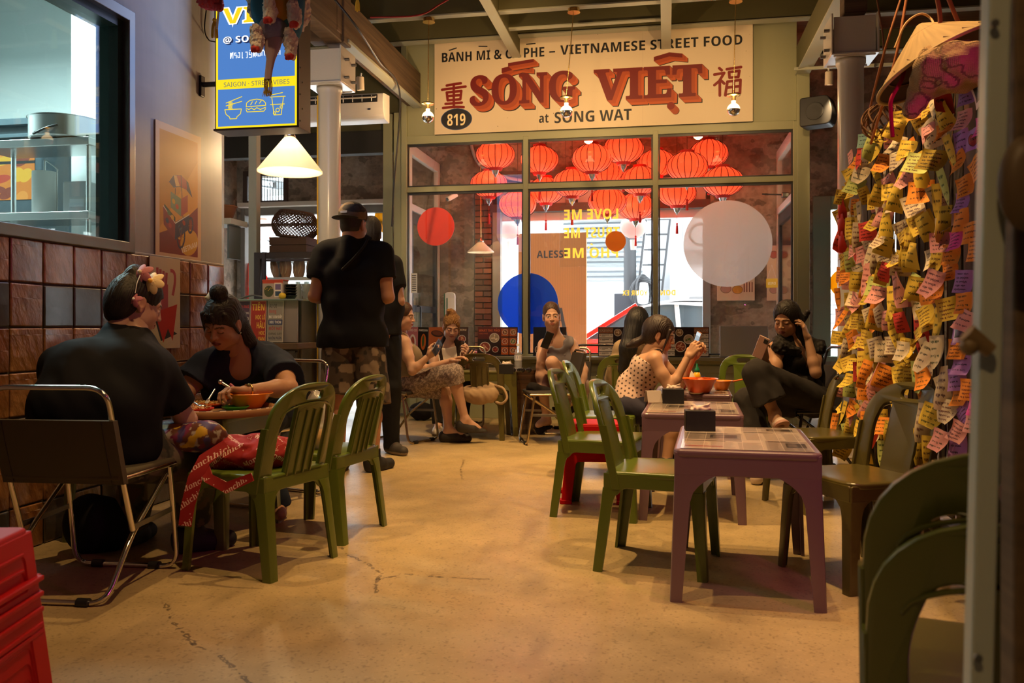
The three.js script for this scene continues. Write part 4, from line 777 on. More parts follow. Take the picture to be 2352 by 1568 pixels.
// ---------------------------------------------------------------- hanging bulbs, shaded lamp
{
const mk = (label, top, bot) => {
const t = thing('pendant_bulb', label, 'lamp', bot, 0, 'half mirrored bulbs hanging before the sign');
const d = [top[0] - bot[0], top[1] - bot[1], top[2] - bot[2]];
obj('rosette', [cy(0.055, 0.06, 0.035, d[0], d[1] - 0.02, d[2])], M.brass, t);
obj('cord', rod([0, 0.1, 0], [d[0], d[1], d[2]], 0.0045, 0.0045, 8), M.brass, t);
obj('cap_dish', lathe([[0, 0.105], [0.012, 0.105], [0.014, 0.09], [0.055, 0.083], [0.062, 0.09], [0.06, 0.078], [0.02, 0.07], [0.02, 0.03], [0, 0.03]], 28), M.brass, t);
const pr = (a, b) => { const q = []; for (let i = 0; i <= 14; i++) { const u = lerp(a, b, i / 14); q.push([Math.max(0.0001, 0.058 * Math.sin(u)), -0.045 + 0.058 * Math.cos(u)]); } return q; };
obj('glass_bulb', lathe([[0.02, 0.035], ...pr(0.36, Math.PI / 2)], 28), glow([1, 0.72, 0.4], 2.6), t);
obj('mirror_cup', lathe(pr(Math.PI / 2, Math.PI), 28), M.chrome, t);
const l = new THREE.PointLight(new THREE.Color().setRGB(1, 0.62, 0.28), 2.2); l.position.set(0, -0.035, 0); l.shadow.radius = 1.5; l.castShadow = true; t.add(l);
};
mk('half mirrored bulb on a brass cord left of the painted sign', [[-2.259, 3.966, -7.93][0], 3.99, -7.93], [-2.268, 3.081, -7.93]);
mk('half mirrored bulb on a brass cord before the middle of the sign', [[-.852, 3.981, -7.93][0], 3.99, -7.93], [-.922, 3.074, -7.93]);
mk('half mirrored bulb on a brass cord before the right end of the sign', [[0.621, 3.969, -7.93][0], 3.99, -7.93], [0.602, 3.022, -7.93]);
}
function coneLamp(label, p, r, h, on, top) {
const t = thing('pendant_lamp', label, 'lamp', p);
obj('shade', lathe([[0.035, h], [0.05, h - 0.015], [r, 0.012], [r, 0], [r - 0.006, 0.004], [0.046, h - 0.022], [0.03, h - 0.01]], 48), phy([0.85, 0.78, 0.66], 0.4, { transmission: 0.3, thickness: 0, emissive: col([1, 0.68, 0.34]), emissiveIntensity: on ? 0.36 : 0 }), t);
obj('fitting', lathe([[0.0, h + 0.06], [0.012, h + 0.06], [0.014, h + 0.045], [0.035, h + 0.02], [0.042, h - 0.005], [0, h - 0.01]], 24), M.chrome, t);
obj('stem', rod([0, h + 0.05, 0], [0, top, 0], 0.007), M.brass, t);
obj('bulb', sp(0.04, 0, h * 0.55, 0), glow([1, 0.8, 0.55], on ? 5 : 0.4), t);
const l = new THREE.PointLight(new THREE.Color().setRGB(1, 0.68, 0.34), on ? 1.7 : 0.3); l.position.y = h * 0.55; l.shadow.radius = 2; l.castShadow = true; t.add(l);
}
coneLamp('lit white cone lamp hanging below the box sign', [-2.575, 2.078, -5.529], 0.222, 0.245, true, 2.0);
coneLamp('small cream cone lamp seen through the left window pane', [-2.259, 1.927, -10.261], 0.165, 0.13, false, 2.75);
// ---------------------------------------------------------------- air conditioner, loudspeaker, cameras, visible track lamps
{
const p = [-2.806, 3.08, -8.383], t = thing('air_conditioner', 'long white wall air conditioner behind the left round post', 'air conditioner', [p[0] - 0.46, p[1] + 0.02, p[2]]);
const side = ext(shp(rounded([[0, 0, 0.02], [0.17, 0.02, 0.09], [0.21, 0.15, 0.05], [0.20, 0.27, 0.02], [0, 0.29, 0.01]])), 0.92, 0.006).rotateY(-Math.PI / 2).translate(0.46, 0, 0);
obj('body', side, phy([0.75, 0.70, 0.64], 0.35), t); obj('outlet', rb(0.82, 0.075, 0.02, 0.004, -0.01, 0.215, 0.203), M.black, t);
for (let i = 0; i < 8; i++) obj('vane', rb(0.006, 0.06, 0.012, 0.001, -0.36 + i * 0.1, 0.215, 0.216), M.white, t);
obj('flap', rb(0.80, 0.014, 0.03, 0.003, -0.01, 0.225, 0.22, 0.5), phy([0.6, 0.55, 0.5], 0.4), t); obj('badge', rb(0.03, 0.018, 0.004, 0.001, 0.31, 0.11, 0.203, -0.3), std([0.02, 0.03, 0.08], 0.4), t);
}
{
const p = [1.538, 3.013, -9.02], t = thing('loudspeaker', 'black loudspeaker hung beside the right round post', 'loudspeaker', p, R(-25));
obj('cabinet', ext(shp(rounded([[-0.15, 0, 0.03], [0.15, 0, 0.05], [0.17, 0.14, 0.05], [0.13, 0.29, 0.05], [-0.15, 0.29, 0.03]])), 0.2, 0.01), M.black, t); obj('cone', lathe([[0.0, 0.01], [0.03, 0.012], [0.075, 0.004], [0.085, 0.016], [0.09, 0.0]], 28).rotateX(Math.PI / 2).translate(0.0, 0.14, 0.2), std([0.03, 0.03, 0.03], 0.6), t);
const q = [-2.51, 2.555, -9.809], c = thing('security_camera', 'white bullet camera under the left window transom', 'camera', q, R(-40)); obj('housing', [rb(0.055, 0.055, 0.15, 0.012, 0, 0, 0, 0.5)], M.white, c); obj('lens', cy(0.02, 0.02, 0.01, 0, -0.035, 0.068, 16, Math.PI / 2 + 0.5), M.black, c); obj('arm', rod([0, 0.0, -0.02], [-0.24, 0.10, -0.22], 0.01), M.white, c);
const d = [1.333, 2.498, -10], e = thing('door_closer', 'dark door closer with a long arm at the top right of the window', 'door closer', d); obj('housing', rb(0.10, 0.06, 0.06, 0.015), M.darkSteel, e); obj('arm', [rod([0, 0, 0.02], [-0.26, 0.02, 0.0], 0.008)], M.black, e);
for (const [a, l, top] of [[[-2.943, 3.352, -7.901], 'small cream track lamp above the air conditioner', 0.14], [[1.549, 3.374, -8.616], 'small white track lamp on a rail beside the right round post', 0.15]]) {
const s = thing('spot_lamp', l, 'lamp', a); obj('can', lathe([[0, 0.10], [0.03, 0.10], [0.038, 0.09], [0.038, -0.03], [0.034, -0.03], [0.034, -0.02], [0, -0.02]], 20).rotateX(0.15), std([0.6, 0.5, 0.38], 0.5), s); obj('glowing_face', cy(0.033, 0.033, 0.004, 0, -0.018, 0, 18), glow([1, 0.8, 0.55], 1.2), s); obj('stem', rod([0, 0.09, 0], [0, top, -0.02], 0.009), M.white, s);
const z = new THREE.SpotLight(new THREE.Color().setRGB(1, 0.66, 0.32), 7, 0, 0.5, 0.6); z.position.set(0, -0.045, 0.005); const tg = new THREE.Object3D(); tg.position.set(0.8, -2, -1.3); s.add(z, tg); z.target = tg; z.castShadow = true;
}
tag(obj('ceiling_cable', tube([[-2.473, 3.632, -6.869], [-2.102, 3.687, -7.038], [-1.944, 3.819, -7.168], [-1.757, 3.933, -7.202]], 0.008), std([0.25, 0.01, 0.01], 0.6)), 'thin red cable crossing the dark ceiling near the first bulb', 'cable');
tag(obj('ceiling_cable', tube([[-2.457, 3.471, -6.058], [-2.35, 3.311, -6.281], [-2.467, 3.325, -7.073], [-2.658, 3.371, -8.258], [-2.81, 2.517, -8.535], [-2.832, 2.06, -8.531]], 0.009), M.black), 'black cable running down the timber beam and the shop front post', 'cable');
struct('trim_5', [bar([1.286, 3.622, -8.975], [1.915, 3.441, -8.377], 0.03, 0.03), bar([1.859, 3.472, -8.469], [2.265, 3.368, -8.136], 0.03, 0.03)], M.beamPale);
}
// ---------------------------------------------------------------- menus, laptop and other things on the window ledge
const foodDots = (g, x, y, r, c, c2) => { g.fillStyle = '#d9d2c4'; g.beginPath(); g.arc(x, y, r, 0, 7); g.fill(); g.fillStyle = c; g.beginPath(); g.arc(x, y, r * 0.86, 0, 7); g.fill(); g.fillStyle = c2; for (let i = 0; i < 9; i++) { const a = hash(x | 0, y | 0, i) * 6.3, q = r * 0.6 * hash(i, x | 0, 3); g.beginPath(); g.ellipse(x + q * Math.cos(a), y + q * Math.sin(a), r * 0.22, r * 0.1, a, 0, 7); g.fill(); } };
const menuPho = canvasTex(512, 384, (g, w, h) => {
g.fillStyle = '#2a0b08'; g.fillRect(0, 0, w, h); g.fillStyle = '#5c130c'; g.fillRect(0, 0, w * 0.6, h * 0.42);
g.fillStyle = '#d8641f'; fitText(g, 'WHAT THE PHO!', 14, 290, 62, 44); g.strokeStyle = '#d8641f'; g.lineWidth = 4; strokes(g, [[[236, 22], [246, 14]]], 0, 0, 1); g.fillStyle = '#c05a2a'; fitText(g, '& BOWLS OF RICE', 14, 130, 96, 24);
foodDots(g, 215, 145, 64, '#a8937a', '#e8d5bc'); foodDots(g, 95, 270, 72, '#8a3a28', '#d3a080'); foodDots(g, 230, 300, 40, '#6d1a12', '#b8462f');
for (let i = 0; i < 6; i++) { const x = 305 + (i % 2) * 104, y = 20 + Math.floor(i / 2) * 122; g.fillStyle = '#b8591e'; g.fillRect(x, y, 92, 104); foodDots(g, x + 46, y + 48, 36, ['#7a3b20', '#8a5a34', '#a04426', '#556b34', '#8a3526', '#744026'][i], '#d7b48a'); }
});
const menuRoll = canvasTex(512, 384, (g, w, h) => { g.fillStyle = '#3a1a0d'; g.fillRect(0, 0, w, h); g.fillStyle = '#b05a22'; g.fillRect(0, 0, w * 0.38, h); g.fillStyle = '#2a120a'; g.beginPath(); g.ellipse(110, 90, 80, 44, 0.2, 0, 7); g.fill(); g.fillStyle = '#6d3318'; g.beginPath(); g.ellipse(110, 84, 66, 30, 0.2, 0, 7); g.fill(); g.fillStyle = '#e0c9a8'; fitText(g, 'MENU', 390, 490, 50, 36); foodDots(g, 430, 160, 52, '#8a2a1c', '#d09a6a'); foodDots(g, 300, 250, 60, '#744026', '#d7b48a'); });
const menuPages = canvasTex(384, 384, (g, w, h) => { g.fillStyle = '#b9707a'; g.fillRect(0, 0, w / 2, h); g.fillStyle = '#17130f'; g.fillRect(w / 2, 0, w / 2, h); g.fillStyle = '#efe6da'; fitText(g, 'PHO CO', 14, 170, 60, 44); fitText(g, 'PARISIAN', 206, 370, 56, 40); g.fillStyle = '#e9ddd4'; g.beginPath(); g.ellipse(96, 210, 60, 110, 0, 0, 7); g.fill(); g.fillStyle = '#a84a3a'; g.beginPath(); g.ellipse(96, 210, 34, 80, 0, 0, 7); g.fill(); g.fillStyle = '#c8641f'; g.beginPath(); g.ellipse(290, 200, 48, 110, 0.05, 0, 7); g.fill(); g.fillStyle = '#3f5a2a'; g.beginPath(); g.ellipse(286, 190, 20, 80, 0.05, 0, 7); g.fill(); });
const menuList = canvasTex(512, 320, (g, w, h) => {
g.fillStyle = '#241412'; g.fillRect(0, 0, w, h);
for (const x of [8, 356]) { g.fillStyle = '#8a5332'; g.fillRect(x, 6, 148, 62); for (let i = 0; i < 4; i++) foodDots(g, x + 20 + i * 36, 37, 16, '#6a3a22', '#d7b48a'); for (let r = 0; r < 5; r++) { g.fillStyle = '#cfc6bd'; g.fillRect(x, 74 + r * 49, 148, 42); g.fillStyle = '#3a312c'; g.fillRect(x + 26, 84 + r * 49, 60 + 30 * hash(r, x), 6); g.fillRect(x + 26, 96 + r * 49, 40, 4); g.fillRect(x + 120, 86 + r * 49, 18, 6); g.fillStyle = '#8f2420'; g.fillRect(x + 8, 84 + r * 49, 10, 10); } }
foodDots(g, 205, 60, 40, '#8a6a4a', '#e6d0b0'); foodDots(g, 300, 130, 52, '#a8937a', '#3f5a2a'); foodDots(g, 215, 210, 58, '#8a3a28', '#d3a080'); foodDots(g, 300, 280, 40, '#744026', '#d7b48a');
});
const menu = (label, x, w, tex, turn = 0, hh = 0.315) => { const t = thing('menu_board', label, 'menu', [x, 0.692, FZ + 0.125], turn); const b = board('panel', w, hh, 0.012, phy('#ffffff', 0.3, { map: tex, clearcoat: 0.4 }), M.blackGloss, t, 0, hh / 2, 0); obj('foot', rb(w * 0.6, 0.01, 0.06, 0.004, 0, 0.006, -0.02), M.blackGloss, t); t.rotation.x = -0.06; };
menu('open menu with a pink page and a black page beside the crop top woman', [-2.708, .769, -9.05][0], 0.24, menuPages, 0.5);
menu('dark brown menu with a sandwich picture behind the blonde woman', [-2.36, .77, -9.05][0], 0.45, menuRoll);
menu('dark red menu with two bowls and six orange pictures under the blue disc', [-1.808, .773, -9.05][0], 0.445, menuPho);
menu('nearly black menu behind the shoulder of the woman in grey', [-1.235, .775, -9.05][0], 0.36, canvasTex(256, 192, (g, w, h) => { g.fillStyle = '#0d1420'; g.fillRect(0, 0, w, h); foodDots(g, 40, 150, 26, '#5c4634', '#b89a7a'); g.fillStyle = '#3d2c22'; g.fillRect(226, 0, 30, h); }));
menu('white listed menu left of the long-haired woman', [-.454, .779, -9.05][0], 0.52, menuList);
menu('white listed menu beside the raised phone of the dotted girl', [0.188, .781, -9.05][0], 0.51, menuList);
{
const t = thing('laptop', 'grey laptop lid standing open on the window ledge', 'laptop', [[0.792, .718, -9][0], 0.692, FZ + 0.12]);
obj('lid', rb(0.485, 0.32, 0.012, 0.006, 0, 0.165, 0.0, -0.1), std([0.42, 0.41, 0.40], 0.35, { metalness: 0.4 }), t); obj('base', rb(0.485, 0.014, 0.1, 0.005, 0, 0.008, -0.03), std([0.4, 0.4, 0.4], 0.4, { metalness: 0.4 }), t);
tag(obj('tray', rb(0.11, 0.05, 0.1, 0.01, [-2.1, .771, -9.05][0], 0.717, FZ + 0.12), std([0.6, 0.03, 0.01], 0.4)), 'small red box on the ledge between two dark menus', 'box');
const st = canvasTex(96, 256, (g, w, h) => { g.fillStyle = '#e8e4d8'; g.fillRect(0, 0, w, h); g.fillStyle = '#0d5a34'; g.fillRect(0, 0, 14, h); g.fillStyle = '#222'; g.save(); g.translate(66, 225); g.rotate(-Math.PI / 2); g.font = 'bold 48px sans-serif'; g.fillText('TAXI', 0, 0); g.restore(); });
const p = [-2.658, 1.256, -10.3], s = thing('standing_sign', 'rounded white upright sign with a green edge above the blonde bun', 'sign', [p[0], 0, p[2]]); obj('panel', ext(shp(rounded([[-0.07, 0.05, 0.02], [0.07, 0.05, 0.02], [0.07, 1.44, 0.05], [-0.07, 1.44, 0.05]])), 0.03, 0.006), std([0.72, 0.71, 0.66], 0.5), s); obj('lettering', sheet(0.10, 0.3, 0.01, 1.22, 0.032), std('#fff', 0.6, { map: st }), s); obj('edge_band', rb(0.016, 1.35, 0.034, 0.004, -0.065, 0.75, 0.015), std([0.02, 0.14, 0.06], 0.5), s);
}
// paper posters and small signs on the porch
{
const foodTex = canvasTex(256, 360, (g, w, h) => { g.fillStyle = '#d9c9ad'; g.fillRect(0, 0, w, h); for (const [x, y, c] of [[60, 60, '#b0655a'], [150, 70, '#9c8a4a'], [210, 120, '#8a4a38'], [60, 290, '#b9938a'], [140, 295, '#c79a3a'], [120, 190, '#a07a5a']]) { g.strokeStyle = '#7a6a58'; g.lineWidth = 3; g.fillStyle = c; g.beginPath(); g.ellipse(x, y, 36, 24, 0, 0, 7); g.fill(); g.stroke(); } g.fillStyle = '#6b3a2c'; g.fillRect(180, 215, 64, 16); for (let i = 0; i < 4; i++) g.fillRect(182 + i * 18, 250, 7, 60); });
const a = [0.828, 1.326, -10.57], t = thing('poster', 'cream food poster on the worn plaster below the white disc', 'poster', a); board('sheet', 0.44, 0.72, 0.006, std('#fff', 0.7, { map: foodTex }), M.white, t, 0, 0.36, 0.01);
const b = [1.359, 1.323, -10.57], t2 = thing('poster', 'narrow cream food poster seen through the right glass door', 'poster', b); board('sheet', 0.34, 0.66, 0.006, std('#fff', 0.7, { map: foodTex }), M.white, t2, 0, 0.33, 0.01);
const op = canvasTex(160, 128, (g, w, h) => { g.fillStyle = '#d9b012'; g.fillRect(0, 0, w, h); g.fillStyle = '#f7f3df'; g.save(); g.translate(w, 0); g.scale(-1, 1); fitText(g, 'OPEN', 22, 138, 88, 58); g.restore(); });
const c = [1.19, 1.458, -10.075], t3 = thing('open_sign', 'small yellow sign hung by a string on the right glass door', 'sign', c, R(-20)); board('plate', 0.13, 0.105, 0.008, std('#fff', 0.5, { map: op, emissive: col([0.5, 0.35, 0.02]), emissiveIntensity: 0.25 }), std([0.6, 0.45, 0.03], 0.5), t3, 0, 0.05, 0); obj('string', [rod([-0.05, 0.1, 0], [0, 0.26, 0], 0.002, 0.002, 5), rod([0.05, 0.1, 0], [0, 0.26, 0], 0.002, 0.002, 5)], M.white, t3);
const ht = canvasTex(96, 256, (g, w, h) => { g.fillStyle = '#e6e2da'; g.fillRect(0, 0, w, h); g.fillStyle = '#333'; for (let i = 0; i < 9; i++) g.fillRect(14, 20 + i * 25, 68, 10); });
const d = [-2.805, 1.502, -9.24], t4 = thing('notice', 'small white paper notice at the left edge of the shop window', 'notice', d); board('sheet', 0.07, 0.22, 0.003, std('#fff', 0.7, { map: ht }), M.white, t4, 0, 0.0, 0);
}
// ---------------------------------------------------------------- food counter behind the diners
const CZ = -6.42;
{
const t = thing('food_counter', 'stall counter with a glass top behind the woman in navy', 'counter', [-3.35, 0, -6.72]);
obj('body', [muv(rb(0.84, 0.84, 0.5, 0.01, -0.38, 0.42, 0))], std([0.18, 0.15, 0.12], 0.5), t);
obj('shelf', muv(rb(1.0, 0.05, 0.40, 0.006, -0.05, 0.85, 0.16)), M.wood, t);
obj('glass_top', rb(1.0, 0.012, 0.6, 0.004, -0.07, 1.225, 0.03), phy([0.55, 0.75, 0.68], 0.05, { transmission: 0.7 }), t);
obj('upstand', [rb(0.96, 0.34, 0.02, 0.004, -0.07, 1.05, 0.26)], std([0.25, 0.22, 0.2], 0.6), t);
const mk = (bg, lines) => canvasTex(256, 512, (g, w, h) => { g.fillStyle = bg; g.fillRect(0, 0, w, h); g.strokeStyle = 'rgba(235,225,200,0.7)'; g.lineWidth = 6; g.strokeRect(5, 5, w - 10, h - 10); for (const [s, y, px, c, x0 = 20, x1 = 236, box] of lines) { if (box) { g.fillStyle = box; g.fillRect(12, y - px, w - 24, px * 1.3); } g.fillStyle = c; fitText(g, s, x0, x1, y, px); } });
const marks = (g) => 0;
const defs = [
['purple proverb plate half hidden by the dark bun', mk('#3b3550', [['CAM', 90, 60, '#c07a5a'], ['GON', 200, 70, '#b8b0c0'], ['VUI', 320, 70, '#9a5a5a']]), -0.47],
['violet proverb plate with pale lettering', mk('#4d3a55', [['Thua mot', 90, 60, '#c8453a'], ['DA DAT SINH DONG', 165, 40, '#d8cfc0'], ['CON HEO', 245, 60, '#d8cfc0'], ['LO BIEO', 335, 60, '#b0a8b8'], ['ME MUONG', 420, 44, '#d8cfc0']]), -0.33],
['red proverb plate with big yellow letters', mk('#a3322c', [['TIÊN', 120, 110, '#e8c64a'], ['HOC LÊ', 230, 76, '#e8c64a', 80, 240], ['HÂU', 340, 100, '#e8c64a', 100, 240], ['HOC', 420, 60, '#e8c64a', 140, 240], ['VAN', 490, 60, '#e8c64a', 130, 240]]), -0.19],
['grey proverb plate with blue and red lines', mk('#8f8a80', [['AI OI', 90, 70, '#5a5650', 24, 150], ['bung', 150, 60, '#b0504a', 24, 140], ['BAT COM DÂY', 215, 44, '#f0ece0'], ['DEO THOM', 282, 48, '#f0ece0', 30, 226, '#2a3a66'], ['MÔT HAT', 362, 54, '#a83a34'], ['DANG CAY', 420, 36, '#4a463f'], ['MUÔN PHÂN', 478, 44, '#3a3a55']]), -0.04],
];
for (const [l, tex, x] of defs) { const s = thing('proverb_plate', l + ' on the counter front', 'sign', [-3.35 + x + 0.27, 0.88, CZ + 0.0]); board('plate', 0.138, 0.34, 0.006, std('#fff', 0.45, { map: tex }), std([0.5, 0.45, 0.35], 0.5), s, 0, 0.17, 0); s.rotation.x = -0.05; }
// stainless fridge
const f = thing('fridge', 'grey stainless fridge between the counter and the standing man', 'fridge', [-3.13, 0, -6.62]);
obj('body', rb(0.30, 1.24, 0.5, 0.008, 0, 0.62, -0.25), std([0.20, 0.19, 0.17], 0.4, { metalness: 0.7 }), f);
obj('door', [rb(0.27, 0.78, 0.02, 0.006, 0, 0.46, 0.008), bar([-0.11, 0.80, 0.022], [0.11, 0.80, 0.022], 0.02, 0.02), bar([0.12, 0.1, 0.022], [0.12, 0.80, 0.022], 0.02, 0.02)], std([0.15, 0.14, 0.125], 0.4, { metalness: 0.7 }), f);
// display cabinet with bread
const p = [-3.731, 1.24, -7.25], q = [-3.086, 1.69, -7.25], w = q[0] - p[0], h = q[1] - p[1];
const c = thing('display_cabinet', 'dark framed glass cabinet of bread behind the standing man', 'cabinet', [p[0] + w / 2, p[1], -7.25]);
obj('base', muv(rb(w, p[1], 0.5, 0.01, 0, -p[1] / 2, -0.25)), std([0.14, 0.13, 0.11], 0.5), c);
obj('frame', [rb(w, 0.06, 0.5, 0.005, 0, h - 0.03, -0.25), rb(0.06, h, 0.06, 0.005, -w / 2 + 0.03, h / 2, -0.03), rb(0.06, h, 0.06, 0.005, w / 2 - 0.03, h / 2, -0.03), rb(0.05, h, 0.05, 0.005, -w / 2 + 0.03, h / 2, -0.47), rb(w, 0.05, 0.5, 0.005, 0, 0.02, -0.25)], std([0.045, 0.032, 0.028], 0.5), c);
obj('inner_frame', [rb(0.03, h, 0.03, 0.003, -w / 2 + 0.10, h / 2, 0.0), rb(w - 0.14, 0.02, 0.03, 0.003, 0.05, h - 0.075, 0)], std([0.05, 0.04, 0.05], 0.5), c);
obj('glass_front', rb(w - 0.2, h - 0.1, 0.006, 0.002, 0.04, h / 2, 0.0), M.glass, c);
obj('rack', [rb(w - 0.16, 0.015, 0.42, 0.003, 0.04, h * 0.46, -0.24), rb(w - 0.16, 0.03, 0.01, 0.003, 0.04, h * 0.46, -0.03)], M.steel, c);
const crust = std([0.36, 0.17, 0.06], 0.6), loaf = (() => { const g = sp(0.1, 0, 0, 0, 0.36, 1, 0.36, 16, 18); const P = g.attributes.position; for (let i = 0; i < P.count; i++) { const y = P.getY(i); P.setZ(i, P.getZ(i) + (P.getZ(i) > 0 ? 0.004 * Math.sin(y * 150) : 0)); } g.computeVertexNormals(); return g; })();
let l0; for (let i = 0; i < 8; i++) {
const pos = [p[0] + 0.15 + i * 0.066, p[1] + h * 0.46 + 0.10, -7.36 - (i % 2) * 0.05];
if (!l0) { l0 = thing('baguette', '', 'bread', pos, 0, 'short baguettes standing in the cabinet'); obj('crust', loaf, crust, l0); obj('slash', tube([[-0.01, -0.05, 0.036], [0.008, 0, 0.037], [0.0, 0.05, 0.034]], 0.004), std([0.55, 0.36, 0.17], 0.7), l0); tag(l0, 'short baguette standing in a row on the cabinet rack'); l0.rotation.z = 0.2; }
else { const d = dup(l0, pos, 0); d.rotation.z = rnd(-0.06, 0.06) + (i < 2 ? 0.15 : 0); }
}
for (let i = 0; i < 4; i++) tag(obj('steel_tub', lathe([[0, 0], [0.06, 0], [0.075, 0.11], [0.08, 0.115], [0.07, 0.108], [0.055, 0.006], [0, 0.006]], 24, p[0] + 0.30 + (i % 2) * 0.17, p[1] + 0.046, -7.36 - (i >> 1) * 0.17), M.steel), 'steel tub under the bread rack of the display cabinet', 'tub', 'steel tubs in the cabinet');
// on top: wooden box and woven basket
const wb0 = [-3.636, 1.713, -7.45], wb1 = [-3.27, 1.857, -7.45], ww = wb1[0] - wb0[0], wy = p[1] + h;
const bxo = thing('wooden_box', 'dark wooden crate on the display cabinet, under the woven basket', 'box', [wb0[0] + ww / 2, wy, -7.5]);
for (let i = 0; i < 2; i++) for (const s of [-1, 1]) { obj('plank', muv(rb(ww, 0.072, 0.014, 0.003, 0, 0.038 + i * 0.076, s * 0.13)), std([0.09, 0.045, 0.02], 0.7), bxo); obj('plank', muv(rb(0.014, 0.072, 0.25, 0.003, s * (ww / 2 - 0.007), 0.038 + i * 0.076, 0)), std([0.07, 0.035, 0.016], 0.7), bxo); }
obj('floorboard', muv(rb(ww - 0.02, 0.01, 0.24, 0.002, 0, 0.008, 0)), M.wood, bxo);
const bk = thing('woven_basket', 'round dark woven basket lying on the wooden crate', 'basket', [wb0[0] + ww / 2 - 0.0, wy + 0.15, -7.5]); bk.rotation.z = -0.12;
const R0 = 0.215, prof = (v) => [R0 * (0.62 + 0.38 * Math.sin(Math.PI * clamp(0.12 + v * 0.8)) ), 0.01 + v * 0.235], strands = [];
for (const dir of [-1, 1]) for (let k = 0; k < 34; k++) { const pts = []; for (let j = 0; j <= 10; j++) { const v = j / 10, a = (k / 34) * 2 * Math.PI + dir * v * 1.5, [r, y] = prof(v); pts.push([(r + dir * 0.003) * Math.cos(a), y, (r + dir * 0.003) * Math.sin(a)]); } strands.push(tube(pts, 0.0045, false, 12, 4)); }
tag(obj('weave', strands, std([0.075, 0.03, 0.012], 0.5), bk), null, null, null, 'stuff');
obj('hoop', [0, 1].map((v) => { const [r, y] = prof(v); return new THREE.TorusGeometry(r, 0.010, 8, 48).rotateX(Math.PI / 2).translate(0, y, 0); }), std([0.09, 0.04, 0.018], 0.5), bk);
// things on the glass top
const tin = canvasTex(256, 192, (g, w, h) => { g.fillStyle = '#a89a90'; g.fillRect(0, 0, w, h); g.fillStyle = '#3f4a2e'; g.beginPath(); g.ellipse(80, 110, 60, 60, 0, 0, 7); g.fill(); g.fillStyle = '#b8462f'; g.fillRect(0, 0, w, 26); g.fillStyle = '#d9d2c4'; g.fillRect(150, 20, 90, 150); g.fillStyle = '#6a5a86'; g.fillRect(160, 34, 70, 60); g.fillStyle = '#2f4a66'; g.fillRect(160, 110, 70, 50); g.fillStyle = '#c8a23a'; for (let i = 0; i < 7; i++) g.fillRect(20 + i * 16, 60 + 40 * hash(i, 4), 10, 10); });
const tb = thing('printed_tin', 'printed tea tin with a garden picture on the counter glass', 'tin', [[-3.164, 1.222, -6.5][0], 1.232, -6.52]); board('body', 0.18, 0.15, 0.1, std('#fff', 0.4, { map: tin }), std([0.5, 0.4, 0.35], 0.5), tb, 0, 0.075, 0.05); obj('lid', rb(0.186, 0.012, 0.106, 0.004, 0, 0.155, 0), std([0.5, 0.08, 0.05], 0.4), tb);
let b0; for (let i = 0; i < 5; i++) { const y = 1.232 + i * 0.022, pos = [[-3.019, 1.221, -6.5][0], y, -6.5]; if (!b0) { b0 = thing('black_bowl', 'black bowl in the small stack beside the printed tin, lowest', 'bowl', pos, 0, 'stacked black bowls'); obj('bowl', lathe([[0, 0], [0.03, 0], [0.05, 0.03], [0.053, 0.032], [0.048, 0.03], [0.028, 0.005], [0, 0.005]], 24), M.blackGloss, b0); } else dup(b0, pos, 0, 'black bowl in the small stack beside the printed tin, number ' + ['', 'two', 'three', 'four', 'five'][i] + ' from the counter'); }
tag(obj('lemon', sp(0.026, [-3.069, 1.221, -6.5][0], 1.258, -6.45, 1.2, 1, 1), std([0.75, 0.5, 0.03], 0.5)), 'yellow lemon beside the black bowls on the counter', 'lemon');
const tl = thing('tongs', 'dark metal tongs resting on the left end of the counter glass', 'tongs', [[-3.357, 1.223, -6.5][0], 1.236, -6.5]); obj('arm', tube([[-0.12, 0, 0], [0, 0.03, 0.01], [0.12, 0.01, 0]], 0.006), M.darkSteel, tl); obj('arm', tube([[-0.12, 0, 0.0], [0, 0.03, -0.02], [0.12, 0.01, -0.02]], 0.006), M.darkSteel, tl);
for (let i = 0; i < 3; i++) tag(obj('jar', lathe([[0, 0], [0.035, 0], [0.036, 0.12], [0.02, 0.14], [0.02, 0.16], [0, 0.16]], 20, [-3.162, 1.199, -7][0] + i * 0.08, 1.24, -6.95), phy([0.6, 0.65, 0.6], 0.1, { transmission: 0.6 })), ['clear glass jar nearest the cabinet frame', 'clear glass jar in the middle beside the cabinet', 'clear glass jar nearest the standing man'][i] + ' on the fridge', 'jar', 'jars on the fridge');
// side shelf and basket at the wall end
const sh = thing('side_shelf', 'narrow white shelf behind the end of the tiled wall', 'shelf', [-3.778, 1.889, -6.9]); obj('board', rb(0.30, 0.05, 0.3, 0.004, -0.06, 0.03, 0), std([0.45, 0.47, 0.42], 0.5), sh); obj('bracket', rb(0.02, 0.3, 0.2, 0.004, 0.04, -0.14, 0), std([0.10, 0.13, 0.13], 0.4), sh);
const sb = thing('small_basket', 'small brown basket on the shelf at the wall end', 'basket', [[-3.827, 1.978, -6.9][0], [-3.778, 1.889, -6.9][1] + 0.055, -6.9]); obj('bowl', lathe([[0, 0], [0.06, 0], [0.10, 0.12], [0.104, 0.12], [0.065, -0.004], [0, -0.004]], 24), std([0.20, 0.08, 0.03], 0.7), sb); obj('rim', new THREE.TorusGeometry(0.102, 0.008, 6, 32).rotateX(Math.PI / 2).translate(0, 0.12, 0), std([0.24, 0.1, 0.04], 0.7), sb);
}
